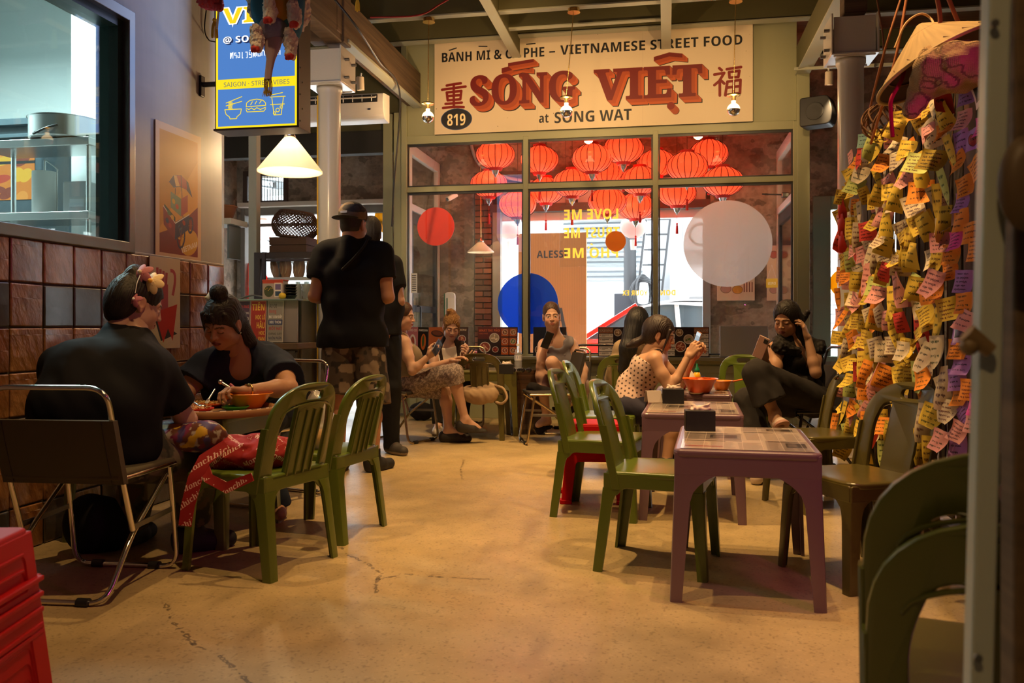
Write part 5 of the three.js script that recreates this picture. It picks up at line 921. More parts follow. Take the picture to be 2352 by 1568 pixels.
// ---------------------------------------------------------------- kitchen seen through the left window
{
const k = thing('steel_rack', 'steel kitchen rack seen through the left window', 'rack', [-3.93, 0, -4.86]);
for (const [x, z] of [[-0.36, 0.12], [0.38, 0.12], [-0.36, -0.12], [0.38, -0.12]]) obj('upright', rod([x, 0, z], [x, 2.2, z], 0.016), M.steel, k);
for (const y of [1.45, 1.70, 2.16]) obj('shelf', rb(0.80, 0.05, 0.32, 0.006, 0.01, y, 0), M.steel, k);
const pt = thing('paper_roll', 'white kitchen paper roll on the steel rack', 'paper roll', [[-3.973, 1.701, -4.9][0], 1.73, -4.88]); obj('roll', cy(0.075, 0.075, 0.28, 0, 0.14, 0, 28), std([0.75, 0.76, 0.74], 0.9), pt); obj('holder', [rod([0, 0, 0], [0, 0.36, 0], 0.006), tube([[0.09, 0, 0], [0.09, 0.26, 0], [0.085, 0.3, 0], [0.0, 0.36, 0]], 0.004)], M.steel, pt);
const po = thing('steel_pot', 'wide steel pot on top of the kitchen rack', 'pot', [[-3.791, 2.163, -4.9][0], 2.19, -4.84]); obj('body', lathe([[0, 0], [0.2, 0], [0.21, 0.01], [0.21, 0.13], [0.22, 0.135], [0.2, 0.13], [0.2, 0.01], [0, 0.01]], 36), M.steel, po); obj('handle', tube([[-0.05, 0.02, 0.21], [-0.02, 0.0, 0.25], [0.06, 0.03, 0.25], [0.1, 0.06, 0.2]], 0.007), M.black, po);
const mx = thing('kitchen_scale', 'grey boxed kitchen scale on the lower rack shelf', 'scale', [[-3.696, 1.695, -4.9][0], 1.73, -4.9]); obj('body', rb(0.17, 0.2, 0.2, 0.012, 0, 0.1, 0), std([0.45, 0.48, 0.5], 0.4), mx); obj('dial', rb(0.1, 0.05, 0.01, 0.003, 0.02, 0.06, 0.102), std([0.55, 0.6, 0.65], 0.3), mx);
const pic = canvasTex(256, 300, (g, w, h) => { g.fillStyle = '#e0861a'; g.fillRect(0, 0, w, h); for (let i = 0; i < 16; i++) { g.fillStyle = ['#f2c02a', '#c8431a', '#f0a03a', '#8e3a1a'][i % 4]; g.beginPath(); g.ellipse(hash(i, 1) * w, hash(i, 2) * h, 40, 22, hash(i, 3) * 3, 0, 7); g.fill(); } g.fillStyle = '#1a1512'; g.fillRect(0, 84, w, 16); });
const ds = thing('menu_screen', 'dark cabinet with a glowing orange food picture in the kitchen', 'screen', [-4.92, 0, -5.55]); obj('cabinet', rb(0.75, 2.55, 0.4, 0.01, 0, 1.275, -0.2), std([0.03, 0.045, 0.055], 0.4), ds); obj('cornice', [rb(0.78, 0.05, 0.06, 0.006, 0, 2.52, 0.02), rb(0.78, 0.03, 0.05, 0.006, 0, 2.42, 0.01)], std([0.05, 0.075, 0.09], 0.4), ds); obj('lit_picture', sheet(0.6, 0.4, 0.02, 2.15, 0.004), std('#111', 0.5, { map: pic, emissive: col('#fff'), emissiveMap: pic, emissiveIntensity: 1.1 }), ds); for (let i = 0; i < 4; i++) obj('drawer', rb(0.66, 0.2, 0.02, 0.006, 0, 1.76 - i * 0.24, 0.008), std([0.06, 0.05, 0.045], 0.4), ds);
const la = thing('ceiling_panel', 'white ceiling light panel over the kitchen, off the picture', 'lamp', [-4.7, 3.4, -4.6]); obj('frame', rb(1.24, 0.04, 0.64, 0.006, 0, 0.024, 0), M.white, la); obj('glowing_panel', rb(1.2, 0.006, 0.6, 0.002, 0, 0.0, 0), glow([0.85, 0.97, 1], 2), la); obj('hanger', rod([0, 0.04, 0], [0, 1.15, 0], 0.008), M.white, la);
const l = new THREE.RectAreaLight(new THREE.Color().setRGB(0.8, 0.96, 1), 72, 1.2, 0.6); l.position.y = -0.008; l.rotation.x = -Math.PI / 2; la.add(l);
}
// ---------------------------------------------------------------- smooth bodies: joined capsules on a grid, skinned with surface nets
const sub3 = (a, b) => [a[0] - b[0], a[1] - b[1], a[2] - b[2]], add3 = (a, b, k = 1) => [a[0] + b[0] * k, a[1] + b[1] * k, a[2] + b[2] * k], mix3 = (a, b, t) => [lerp(a[0], b[0], t), lerp(a[1], b[1], t), lerp(a[2], b[2], t)];
const len3 = (a) => Math.hypot(a[0], a[1], a[2]), nor3 = (a) => { const l = len3(a) || 1; return [a[0] / l, a[1] / l, a[2] / l]; }, dot3 = (a, b) => a[0] * b[0] + a[1] * b[1] + a[2] * b[2], crs3 = (a, b) => [a[1] * b[2] - a[2] * b[1], a[2] * b[0] - a[0] * b[2], a[0] * b[1] - a[1] * b[0]];
// shapes: C = capsule, E = ellipsoid; o: k blend, op 'u' | 's', cut = flat end, free = unbounded plane
const C = (a, b, ra, rb = ra, o = {}) => ({ t: 'C', a, b, ra, rb, k: 0.03, op: 'u', ...o });
const E = (c, r, o = {}) => ({ t: 'E', a: c, r, k: 0.03, op: 'u', ...o });
const PL = (p, n, k = 0.004) => ({ t: 'P', a: p, n: nor3(n), k, op: 'i' });
function skin(prims, h, o = {}) {
let lo = [9e9, 9e9, 9e9], hi = [-9e9, -9e9, -9e9];
const bounds = (q) => q.t === 'C' ? [[0, 1, 2].map((i) => Math.min(q.a[i] - q.ra, q.b[i] - q.rb)), [0, 1, 2].map((i) => Math.max(q.a[i] + q.ra, q.b[i] + q.rb))] : [[0, 1, 2].map((i) => q.a[i] - q.r[i]), [0, 1, 2].map((i) => q.a[i] + q.r[i])];
for (const q of prims) if (q.op === 'u') { const [a, b] = bounds(q); lo = lo.map((x, i) => Math.min(x, a[i])); hi = hi.map((x, i) => Math.max(x, b[i])); }
lo = lo.map((x) => x - 3 * h - 0.012); hi = hi.map((x) => x + 3 * h + 0.012);
const n = [0, 1, 2].map((i) => Math.ceil((hi[i] - lo[i]) / h) + 1), [nx, ny, nz] = n, F = new Float32Array(nx * ny * nz).fill(0.25), id = (i, j, k) => (k * ny + j) * nx + i;
for (const q of prims) {
let a = [0, 0, 0], b = [nx - 1, ny - 1, nz - 1];
if (q.t !== 'P') { const [u, v] = bounds(q), m = q.k * 1.1 + 3 * h + 0.01; a = u.map((x, i) => Math.max(0, Math.floor((x - m - lo[i]) / h))); b = v.map((x, i) => Math.min(n[i] - 1, Math.ceil((x + m - lo[i]) / h))); }
const ba = q.t === 'C' ? sub3(q.b, q.a) : 0, bb = ba ? dot3(ba, ba) || 1e-9 : 0, bl = Math.sqrt(bb);
for (let k = a[2]; k <= b[2]; k++) for (let j = a[1]; j <= b[1]; j++) for (let i = a[0]; i <= b[0]; i++) {
const x = lo[0] + i * h - q.a[0], y = lo[1] + j * h - q.a[1], z = lo[2] + k * h - q.a[2];
let d;
if (q.t === 'C') { const s = (x * ba[0] + y * ba[1] + z * ba[2]) / bb, t = clamp(s), dx = x - ba[0] * t, dy = y - ba[1] * t, dz = z - ba[2] * t; d = Math.sqrt(dx * dx + dy * dy + dz * dz) - (q.ra + (q.rb - q.ra) * t); if (q.cut) d = Math.max(d, (s - 1) * bl); }
else if (q.t === 'E') { const r = q.r, u = x / r[0], v = y / r[1], w = z / r[2], k0 = Math.sqrt(u * u + v * v + w * w), k1 = Math.sqrt((u / r[0]) ** 2 + (v / r[1]) ** 2 + (w / r[2]) ** 2) || 1e-6; d = (k0 * (k0 - 1)) / k1; if (k0 < 1e-4) d = -Math.min(...r); }
else d = x * q.n[0] + y * q.n[1] + z * q.n[2];
const at = id(i, j, k), f = F[at];
if (q.op === 'u') { const e = Math.max(q.k - Math.abs(f - d), 0); F[at] = Math.min(f, d) - (e * e) / (4 * q.k); }
else { const g = q.op === 's' ? -d : d, e = Math.max(q.k - Math.abs(f - g), 0); F[at] = Math.max(f, g) + (e * e) / (4 * q.k); }
}
}
if (o.noise) for (let k = 0; k < nz; k++) for (let j = 0; j < ny; j++) for (let i = 0; i < nx; i++) { const at = id(i, j, k); if (Math.abs(F[at]) < 6 * h) F[at] += o.noise(lo[0] + i * h, lo[1] + j * h, lo[2] + k * h); }
const P = [], N = [], idx = [], vid = new Int32Array(nx * ny * nz).fill(-1);
const corner = [[0, 0, 0], [1, 0, 0], [0, 1, 0], [1, 1, 0], [0, 0, 1], [1, 0, 1], [0, 1, 1], [1, 1, 1]], edges = [[0, 1], [2, 3], [4, 5], [6, 7], [0, 2], [1, 3], [4, 6], [5, 7], [0, 4], [1, 5], [2, 6], [3, 7]], v = new Float32Array(8);
for (let k = 0; k < nz - 1; k++) for (let j = 0; j < ny - 1; j++) for (let i = 0; i < nx - 1; i++) {
let m = 0; for (let c = 0; c < 8; c++) { v[c] = F[id(i + corner[c][0], j + corner[c][1], k + corner[c][2])]; if (v[c] < 0) m |= 1 << c; }
if (m === 0 || m === 255) continue;
let x = 0, y = 0, z = 0, e = 0;
for (const [a, b] of edges) if ((v[a] < 0) !== (v[b] < 0)) { const t = v[a] / (v[a] - v[b]); x += lerp(corner[a][0], corner[b][0], t); y += lerp(corner[a][1], corner[b][1], t); z += lerp(corner[a][2], corner[b][2], t); e++; }
x /= e; y /= e; z /= e; vid[id(i, j, k)] = P.length / 3; P.push(lo[0] + (i + x) * h, lo[1] + (j + y) * h, lo[2] + (k + z) * h);
const gx = lerp(lerp(v[1] - v[0], v[3] - v[2], y), lerp(v[5] - v[4], v[7] - v[6], y), z), gy = lerp(lerp(v[2] - v[0], v[3] - v[1], x), lerp(v[6] - v[4], v[7] - v[5], x), z), gz = lerp(lerp(v[4] - v[0], v[5] - v[1], x), lerp(v[6] - v[2], v[7] - v[3], x), y), gl = Math.hypot(gx, gy, gz) || 1; N.push(gx / gl, gy / gl, gz / gl);
}
const quad = (a, b, c, d, flip) => flip ? idx.push(a, c, b, a, d, c) : idx.push(a, b, c, a, c, d);
for (let k = 1; k < nz - 1; k++) for (let j = 1; j < ny - 1; j++) for (let i = 1; i < nx - 1; i++) {
const s = F[id(i, j, k)] < 0;
if (s !== F[id(i + 1, j, k)] < 0) quad(vid[id(i, j - 1, k - 1)], vid[id(i, j, k - 1)], vid[id(i, j, k)], vid[id(i, j - 1, k)], !s);
if (s !== F[id(i, j + 1, k)] < 0) quad(vid[id(i - 1, j, k - 1)], vid[id(i - 1, j, k)], vid[id(i, j, k)], vid[id(i, j, k - 1)], !s);
if (s !== F[id(i, j, k + 1)] < 0) quad(vid[id(i - 1, j - 1, k)], vid[id(i, j - 1, k)], vid[id(i, j, k)], vid[id(i - 1, j, k)], !s);
}
const g = new THREE.BufferGeometry(); g.setAttribute('position', new THREE.Float32BufferAttribute(P, 3)); g.setAttribute('normal', new THREE.Float32BufferAttribute(N, 3)); g.setIndex(idx);
return g;
}
const paint = (g, f) => { const P = g.attributes.position, c = new Float32Array(P.count * 3); for (let i = 0; i < P.count; i++) { const q = f(P.getX(i), P.getY(i), P.getZ(i)); c[3 * i] = q[0]; c[3 * i + 1] = q[1]; c[3 * i + 2] = q[2]; } g.setAttribute('color', new THREE.BufferAttribute(c, 3)); return g; };
const joinIdx = (gs) => mergeGeometries(gs.map((g) => { if (g.attributes.uv) g.deleteAttribute('uv'); return g; }));
function xf(g, m, mirror) { const q = g.clone(); if (mirror) { q.scale(-1, 1, 1); const ix = q.index.array; for (let i = 0; i < ix.length; i += 3) { const t = ix[i]; ix[i] = ix[i + 1]; ix[i + 1] = t; } } return q.applyMatrix4(m); }
// head, looking along +z, eyes at y = 0
function headShape(o = {}) {
const f = o.full ?? 1, s = 0.012;
const P = [
E([0, 0.040, -0.014], [0.073, 0.088, 0.092], { k: 0.02 }), E([0, -0.022, 0.024], [0.058 * f, 0.078, 0.062], { k: 0.03 }), E([0, -0.072, 0.034], [0.042 * f, 0.036, 0.042], { k: 0.03 }),
E([0, -0.096, 0.060], [0.017, 0.015, 0.015], { k: 0.022 }), ...[-1, 1].flatMap((q) => [E([q * 0.036 * f, -0.034, 0.055], [0.024 * f, 0.024, 0.022], { k: 0.025 }), E([q * 0.046 * f, -0.062, 0.018], [0.018 * f, 0.03, 0.03], { k: 0.025 })]),
C([-0.044, 0.020, 0.066], [-0.012, 0.024, 0.081], 0.0075, 0.0085, { k: s }), C([0.044, 0.020, 0.066], [0.012, 0.024, 0.081], 0.0075, 0.0085, { k: s }),
...[-1, 1].map((q) => E([q * 0.031, 0.001, 0.088], [0.017, 0.011, 0.012], { op: 's', k: 0.012 })),
...[-1, 1].map((q) => E([q * 0.031, 0.001, 0.0715], [0.0125, 0.0115, 0.0118], { k: 0.004 })),
...[-1, 1].map((q) => C([q * 0.020, 0.0085, 0.0815], [q * 0.043, 0.007, 0.0755], 0.0034, 0.003, { k: 0.005 })),
...(o.closed ? [-1, 1].map((q) => E([q * 0.031, 0.0005, 0.0735], [0.0135, 0.0098, 0.0118], { k: 0.006 })) : [-1, 1].map((q) => C([q * 0.021, -0.0085, 0.080], [q * 0.042, -0.007, 0.0755], 0.0028, 0.0026, { k: 0.006 }))),
C([0, 0.012, 0.0835], [0, -0.026, 0.1005], 0.0062, 0.0098, { k: 0.014 }), ...[-1, 1].map((q) => E([q * 0.0115, -0.0295, 0.0905], [0.0078, 0.0068, 0.0095], { k: 0.007 })), ...[-1, 1].map((q) => E([q * 0.0068, -0.0375, 0.0955], [0.0034, 0.0034, 0.004], { op: 's', k: 0.003 })),
E([0, -0.060, 0.074], [0.026, 0.02, 0.016], { k: 0.016 }), C([-0.0205, -0.0595, 0.0805], [0, -0.0555, 0.0905], 0.0032, 0.0052, { k: 0.006 }), C([0.0205, -0.0595, 0.0805], [0, -0.0555, 0.0905], 0.0032, 0.0052, { k: 0.006 }), C([-0.018, -0.0635, 0.0805], [0, -0.0665, 0.0890], 0.0034, 0.0062, { k: 0.006 }), C([0.018, -0.0635, 0.0805], [0, -0.0665, 0.0890], 0.0034, 0.0062, { k: 0.006 }), C([-0.021, -0.0606, 0.0865], [0.021, -0.0606, 0.0865], 0.0018, 0.0018, { op: 's', k: 0.004 }),
...[-1, 1].flatMap((q) => [E([q * 0.076, -0.006, -0.010], [0.0095, 0.031, 0.019], { k: 0.008 }), E([q * 0.0855, -0.004, -0.006], [0.005, 0.018, 0.010], { op: 's', k: 0.005 }), E([q * 0.075, -0.035, -0.002], [0.007, 0.009, 0.008], { k: 0.006 })]),
C([0, -0.055, -0.022], [0, -0.15, -0.036], 0.052 * (o.neck ?? 1), 0.054 * (o.neck ?? 1), { k: 0.03 }),
];
return skin(P, 0.0032);
}
const headGeo = {};
const getHead = (o) => (headGeo[JSON.stringify(o)] ??= headShape(o));
function paintHead(g, sk, o = {}) {
const lip = o.lip ?? [sk[0] * 0.82, sk[1] * 0.46, sk[2] * 0.46], brow = o.brow ?? [0.02, 0.014, 0.01], mulc = (c, k) => [c[0] * k, c[1] * k, c[2] * k];
return paint(g, (x, y, z) => {
const ax = Math.abs(x);
if (z > 0.07 && ax < 0.024 && y > -0.0725 - 0.0 && y < -0.050 + 0.02 * 0 && Math.abs(y + 0.0612) < 0.0105 * (1 - (ax / 0.026) ** 2) + 0.001) return Math.abs(y + 0.0606) < 0.0017 ? mulc(lip, 0.35) : lip;
if (z > 0.06) {
const by = 0.0245 - 0.006 * ((ax - 0.03) / 0.02) ** 2; if (ax > 0.011 && ax < 0.050 && Math.abs(y - by) < 0.0042) return mix3(sk, brow, 0.85);
const ex = (ax - 0.031) / 0.0135, ey = (y - 0.0005) / (o.closed ? 0.0028 : 0.0062), e = ex * ex + ey * ey;
if (o.closed) { if (Math.abs(ex) < 1.05 && Math.abs(y + 0.0062 - 0.003 * ex * ex) < 0.0024) return mulc(brow, 0.8); }
else if (e < 1 && z > 0.068) { const r = Math.hypot(ax - 0.031 - (o.gaze ?? 0) * Math.sign(x), y - 0.0005); return r < 0.0028 ? [0.006, 0.005, 0.005] : r < 0.0062 ? o.iris ?? [0.05, 0.03, 0.018] : [0.62, 0.58, 0.54]; }
else if (e < 1.4 && y > 0.0035 && z > 0.068) return mulc(brow, 1.2);
}
const blush = Math.exp(-(((ax - 0.038) / 0.02) ** 2 + ((y + 0.03) / 0.018) ** 2)) * (z > 0.03 ? 0.16 : 0), ear = ax > 0.074 && y < 0.03 ? 0.12 : 0;
return [sk[0] * (1 + 0.25 * blush), sk[1] * (1 - blush - ear), sk[2] * (1 - blush - ear)];
});
}
// right hand, wrist at the origin, fingers along +y, palm towards +z, thumb on +x
function handShape(curl, thumbIn, spread = 0.1) {
const P = [C([0, -0.03, 0], [0, 0.01, 0], 0.024, 0.025, { k: 0.02 })], kn = [[0.030, 0.088], [0.010, 0.094], [-0.011, 0.090], [-0.030, 0.080]], L = [0.074, 0.082, 0.076, 0.060];
for (let i = 0; i < 4; i++) P.push(C([kn[i][0] * 0.55, 0.012, 0], [kn[i][0], kn[i][1], 0], 0.0135, 0.0115, { k: 0.012 }));
P.push(E([0.018, 0.035, 0.008], [0.017, 0.028, 0.013], { k: 0.012 }), E([-0.022, 0.035, 0.006], [0.012, 0.03, 0.011], { k: 0.012 }));
for (let i = 0; i < 4; i++) {
let p = [kn[i][0], kn[i][1], 0], a = 0; const cu = curl * (1 + 0.10 * i), sx = Math.sin((1.5 - i) * spread);
[[0.46, 0.75], [0.30, 1.0], [0.24, 0.7]].forEach(([f, w], j) => { a += cu * w * 1.25; const q = [p[0] + sx * L[i] * f, p[1] + Math.cos(a) * L[i] * f, p[2] + Math.sin(a) * L[i] * f]; P.push(C(p, q, 0.0094 - j * 0.0008 - (i === 3 ? 0.001 : 0), 0.0088 - j * 0.0009 - (i === 3 ? 0.001 : 0), { k: 0.0035 })); p = q; });
}
const t0 = [0.022, 0.018, 0.006], t1 = add3(t0, [0.034 - 0.012 * thumbIn, 0.028, 0.006 + 0.018 * thumbIn]), t2 = add3(t1, [0.014 - 0.022 * thumbIn, 0.030, 0.004 + 0.020 * thumbIn]), t3 = add3(t2, [0.004 - 0.022 * thumbIn, 0.025, 0.002 + 0.014 * thumbIn]);
P.push(C(t0, t1, 0.014, 0.011, { k: 0.012 }), C(t1, t2, 0.011, 0.0095, { k: 0.005 }), C(t2, t3, 0.0095, 0.0078, { k: 0.004 }));
return skin(P, 0.003);
}
const HANDS = { relaxed: handShape(0.32, 0.3), grip: handShape(0.72, 0.9, 0.04), pinch: handShape(0.62, 1.0, 0.02), flat: handShape(0.12, 0.1, 0.12) };
function handAt(kind, w, dir, nrm, left) {
const y = nor3(dir), z = nor3(sub3(nrm, y.map((c) => c * dot3(nrm, y)))), x = crs3(y, z), m = new THREE.Matrix4();
m.makeBasis(V(x), V(y), V(z)).setPosition(w[0], w[1], w[2]);
return xf(HANDS[kind], m, left);
}
const headMat = (h) => new THREE.Matrix4().makeRotationFromEuler(new THREE.Euler(R(h.pitch ?? 0), R(h.yaw ?? 0), R(h.roll ?? 0), 'YXZ')).setPosition(...h.at).multiply(new THREE.Matrix4().makeScale(h.s ?? 1, h.s ?? 1, h.s ?? 1));
// bones of the trunk and limbs; g = thickness added for clothes
function trunk(j, b, g = 0, part = 'all') {
const lat = nor3(sub3(j.shR, j.shL)), hl = nor3(sub3(j.hipR, j.hipL)), waist = j.waist ?? mix3(j.pel, j.chest, 0.52), k = 0.05, fat = j.fat ?? 1;
const up = nor3(sub3(j.neck, j.pel)), fwd = nor3(crs3(up, lat)), o = { k };
const L = {
pelvis: [C(add3(mix3(j.hipL, j.pel, 0.45), up, 0.02), add3(mix3(j.hipR, j.pel, 0.45), up, 0.02), 0.108 * b * fat + g, 0.108 * b * fat + g, o)],
belly: [C(add3(waist, lat, -0.058 * b), add3(waist, lat, 0.058 * b), 0.100 * b * fat + g, 0.100 * b * fat + g, o), ...[-1, 1].flatMap((s) => [C(add3(j.chest, lat, s * 0.07 * b), add3(waist, lat, s * 0.058 * b), 0.101 * b + g, 0.100 * b * fat + g, o), C(add3(waist, lat, s * 0.058 * b), add3(add3(mix3(s < 0 ? j.hipL : j.hipR, j.pel, 0.5), up, 0.03), lat, 0), 0.100 * b * fat + g, 0.106 * b * fat + g, o)])],
ribs: [C(add3(j.chest, lat, -0.07 * b), add3(j.chest, lat, 0.07 * b), 0.103 * b + g, 0.103 * b + g, o), ...(j.bust ? [-1, 1].map((s) => E(add3(add3(add3(j.chest, lat, s * 0.07 * b), fwd, 0.075 * b), up, -0.02), [0.055 * j.bust + g, 0.055 * j.bust + g, 0.055 * j.bust + g], { k: 0.04 })) : [])],
shoulders: [C(mix3(j.shL, j.shR, 0.08), mix3(j.shL, j.shR, 0.5), 0.052 * b + g, 0.062 * b + g, o), C(mix3(j.shL, j.shR, 0.92), mix3(j.shL, j.shR, 0.5), 0.052 * b + g, 0.062 * b + g, o), C(add3(j.neck, up, -0.02), mix3(j.neck, j.shL, 0.72), 0.046 * b + g, 0.034 * b + g, o), C(add3(j.neck, up, -0.02), mix3(j.neck, j.shR, 0.72), 0.046 * b + g, 0.034 * b + g, o), C(j.chest, mix3(j.chest, j.neck, 0.8), 0.09 * b + g, 0.055 * b + g, o), ...(g ? (() => { const q = V(0, -0.15, -0.036).applyMatrix4(headMat(j.head)).toArray(); return [C(add3(j.neck, up, -0.08), add3(j.neck, up, -0.012), 0.056 * b + g, 0.050 * (0.5 + 0.5 * b) + g, { k: 0.03 }), C(add3(q, up, -0.08), add3(q, up, j.collar ?? 0), 0.064 + g * 0.8, 0.056 + g * 0.6, { k: 0.03 })]; })() : [])],
};
L.waist = waist; L.up = up; L.fwd = fwd; L.lat = lat;
return L;
}
const arm = (j, s, b, g = 0) => [C(j['sh' + s], mix3(j['sh' + s], j['el' + s], 0.5), 0.049 * b + g, 0.045 * b + g), C(mix3(j['sh' + s], j['el' + s], 0.5), j['el' + s], 0.045 * b + g, 0.037 * b + g), C(j['el' + s], mix3(j['el' + s], j['wr' + s], 0.3), 0.037 * b + g, 0.038 * b + g, { k: 0.02 }), C(mix3(j['el' + s], j['wr' + s], 0.3), j['wr' + s], 0.038 * b + g, 0.0255 * b ** 0.5 + g, { k: 0.02 })];
const leg = (j, s, b, g = 0) => [C(j['hip' + s], j['kn' + s], 0.084 * b + g, 0.054 * b + g, { k: 0.04 }), C(j['kn' + s], mix3(j['kn' + s], j['an' + s], 0.3), 0.052 * b + g, 0.053 * b + g), C(mix3(j['kn' + s], j['an' + s], 0.3), j['an' + s], 0.053 * b + g, 0.034 * b ** 0.5 + g)];
const foot = (j, s) => { const a = j['an' + s], t = j['to' + s], d = nor3(sub3(t, a)), heel = add3(add3(a, [0, -0.055, 0]), d, -0.03); return [C(a, heel, 0.034, 0.03, { k: 0.02 }), C(heel, t, 0.031, 0.027, { k: 0.02 }), C(a, mix3(a, t, 0.75), 0.032, 0.026, { k: 0.03 })]; };
const folds = (amp, f = 14, s = 0) => (x, y, z) => amp * (noise3(x * f + s, y * f * 0.5, z * f) + 0.6 * noise3(x * f * 2.1 + y * f, y * f * 1.1 + s, z * f * 2.1));
function shoe(j, s, o, parent) {
const a = j['an' + s], t = j['to' + s], flat = sub3(t, a), d = nor3([flat[0], o.tilt ? flat[1] + 0.06 : 0, flat[2]]), up = o.up ?? [0, 1, 0], base = o.base ?? 0, heel = add3(a, d, -0.045), toe = add3(heel, d, 0.25 * (o.size ?? 1)), yb = o.free ? -0.085 : base + 0.034 - a[1];
const q = (p, y) => add3(p, up, y), mid = mix3(heel, toe, 0.45);
const P = [C(q(heel, yb), q(mid, yb), 0.038, 0.044, { k: 0.02 }), C(q(mid, yb), q(add3(toe, d, -0.04), yb), 0.044, 0.040, { k: 0.02 }), C(q(heel, yb + 0.03), q(mid, yb + 0.018), 0.036, 0.038, { k: 0.03 }), ...(o.low ? [] : [C(q(heel, yb + 0.05), q(add3(a, d, 0.012), yb + 0.07), 0.038, 0.040, { k: 0.03 })]), PL(q(a, yb - 0.032), up.map((x) => -x))];
const g = skin(P, 0.006), y0 = dot3(q(a, yb - 0.032), up);
paint(g, (x, y, z) => { const h = dot3([x, y, z], up) - y0; return h < 0.024 ? o.sole : o.col; });
return obj('shoe', [g], std('#ffffff', o.rough ?? 0.7, { vertexColors: true }), parent);
}
// one figure: j joints, o look
function person(label, j, o) {
const t = thing('person', label, 'person', [j.base?.[0] ?? j.pel[0], 0, j.base?.[2] ?? j.pel[2]]);
const b = o.bulk ?? 1, sk = o.skin, T = trunk(j, b), k = o.limb ?? b;
const body = skin([...T.pelvis, ...T.belly, ...T.ribs, ...T.shoulders, C(j.neck, mix3(j.neck, j.head.at, 0.6), 0.054 * (o.neckW ?? 1), 0.05 * (o.neckW ?? 1)), ...arm(j, 'L', k), ...arm(j, 'R', k), ...leg(j, 'L', k), ...leg(j, 'R', k), ...(o.bare === false ? [] : [...foot(j, 'L'), ...foot(j, 'R')])], 0.0115);
paint(body, () => sk);
const hm = headMat(j.head), hd = paintHead(getHead(o.face ?? {}).clone(), sk, o.paint ?? o.face ?? {}).applyMatrix4(hm), gs = [body, hd];
for (const s of ['L', 'R']) { const h = o['hand' + s] ?? {}, dir = h.dir ?? sub3(j['wr' + s], j['el' + s]); gs.push(paint(handAt(h.kind ?? 'relaxed', j['wr' + s], dir, h.nrm ?? [0, -1, 0], s === 'L'), () => sk)); }
obj('body', joinIdx(gs), phy('#ffffff', 0.48, { vertexColors: true, sheen: 0.15, specularIntensity: 0.6 }), t);
const wear = (name, prims, m, w = {}) => { const g = skin(prims, w.h ?? 0.009, { noise: w.noise }); if (w.paint) paint(g, w.paint); return obj(name, g, m, t); };
const hair = (prims, m, w = {}) => { const g = skin(prims, w.h ?? 0.004, { noise: w.noise ?? ((x, y, z) => 0.0011 * Math.sin(60 * x + 90 * Math.atan2(x, z + 0.02) + 20 * y) + 0.0022 * noise3(x * 70, y * 14, z * 70)) }); g.applyMatrix4(hm); return obj(w.name ?? 'hair', g, m, t); };
o.dress?.({ t, j, b, k, T, wear, hair, hm, trunk: (g) => trunk(j, b, g) });
t.children.forEach((c) => c.geometry.translate(-t.position.x, 0, -t.position.z));
return t;
}
const localHead = (j, p) => V(p).applyMatrix4(headMat(j.head)).toArray();
const HAIR = phy([0.012, 0.009, 0.008], 0.6, { sheen: 0.2, specularIntensity: 0.7 }), cloth = (c, r = 0.85, o = {}) => phy(c, r, { sheen: 0.05, specularIntensity: 0.35, sheenRoughness: 0.6, ...o });
const cap0 = (o = {}) => [E([0, 0.044, -0.018], [0.083, 0.095, 0.102], { k: 0.01 }), E([0, -0.01, -0.045], [0.075, 0.08, 0.075], { k: 0.02 }), E([0, -0.035, 0.095], [0.066, 0.096 + (o.line ?? 0), 0.078], { op: 's', k: 0.012 }), ...[-1, 1].map((s) => E([s * 0.085, -0.03, 0.02], [0.03, 0.045, 0.055], { op: 's', k: 0.01 }))];
const sleeve = (j, s, t, r0, r1) => C(j['sh' + s], mix3(j['sh' + s], j['el' + s], t), r0, r1, { cut: true, k: 0.03 });
const camo = (cs, f = 19) => (x, y, z) => { const a = noise3(x * f, y * f * 0.8, z * f), c = noise3(x * f * 1.7 + 9, y * f * 1.4, z * f * 1.7); return a > 0.22 ? cs[1] : c > 0.25 ? cs[2] : a < -0.35 ? cs[3] : cs[0]; };
// ---------------------------------------------------------------- the ten people
const ASIA = [0.40, 0.225, 0.135], TAN = [0.44, 0.25, 0.155], FAIR = [0.56, 0.34, 0.245];
const petal = (c, n, r, parent, at, nm, col2, ax) => { // a cloth flower
const geo = []; const q = new THREE.Quaternion().setFromUnitVectors(V(0, 0, 1), V(ax).normalize());
for (let i = 0; i < n; i++) geo.push(sp(r, 0, r * 0.8, 0, 0.62, 1, 0.16, 10, 8).rotateX(-0.45).rotateZ((i / n) * Math.PI * 2 + 0.3));
const f = obj(nm, geo.map((g) => g.applyQuaternion(q).translate(...at)), std(c, 0.7), parent); f.userData.kind = 'stuff';
obj('flower_centre', sp(r * 0.3, 0, 0, r * 0.15).applyQuaternion(q).translate(...at), std(col2, 0.6), parent);
};
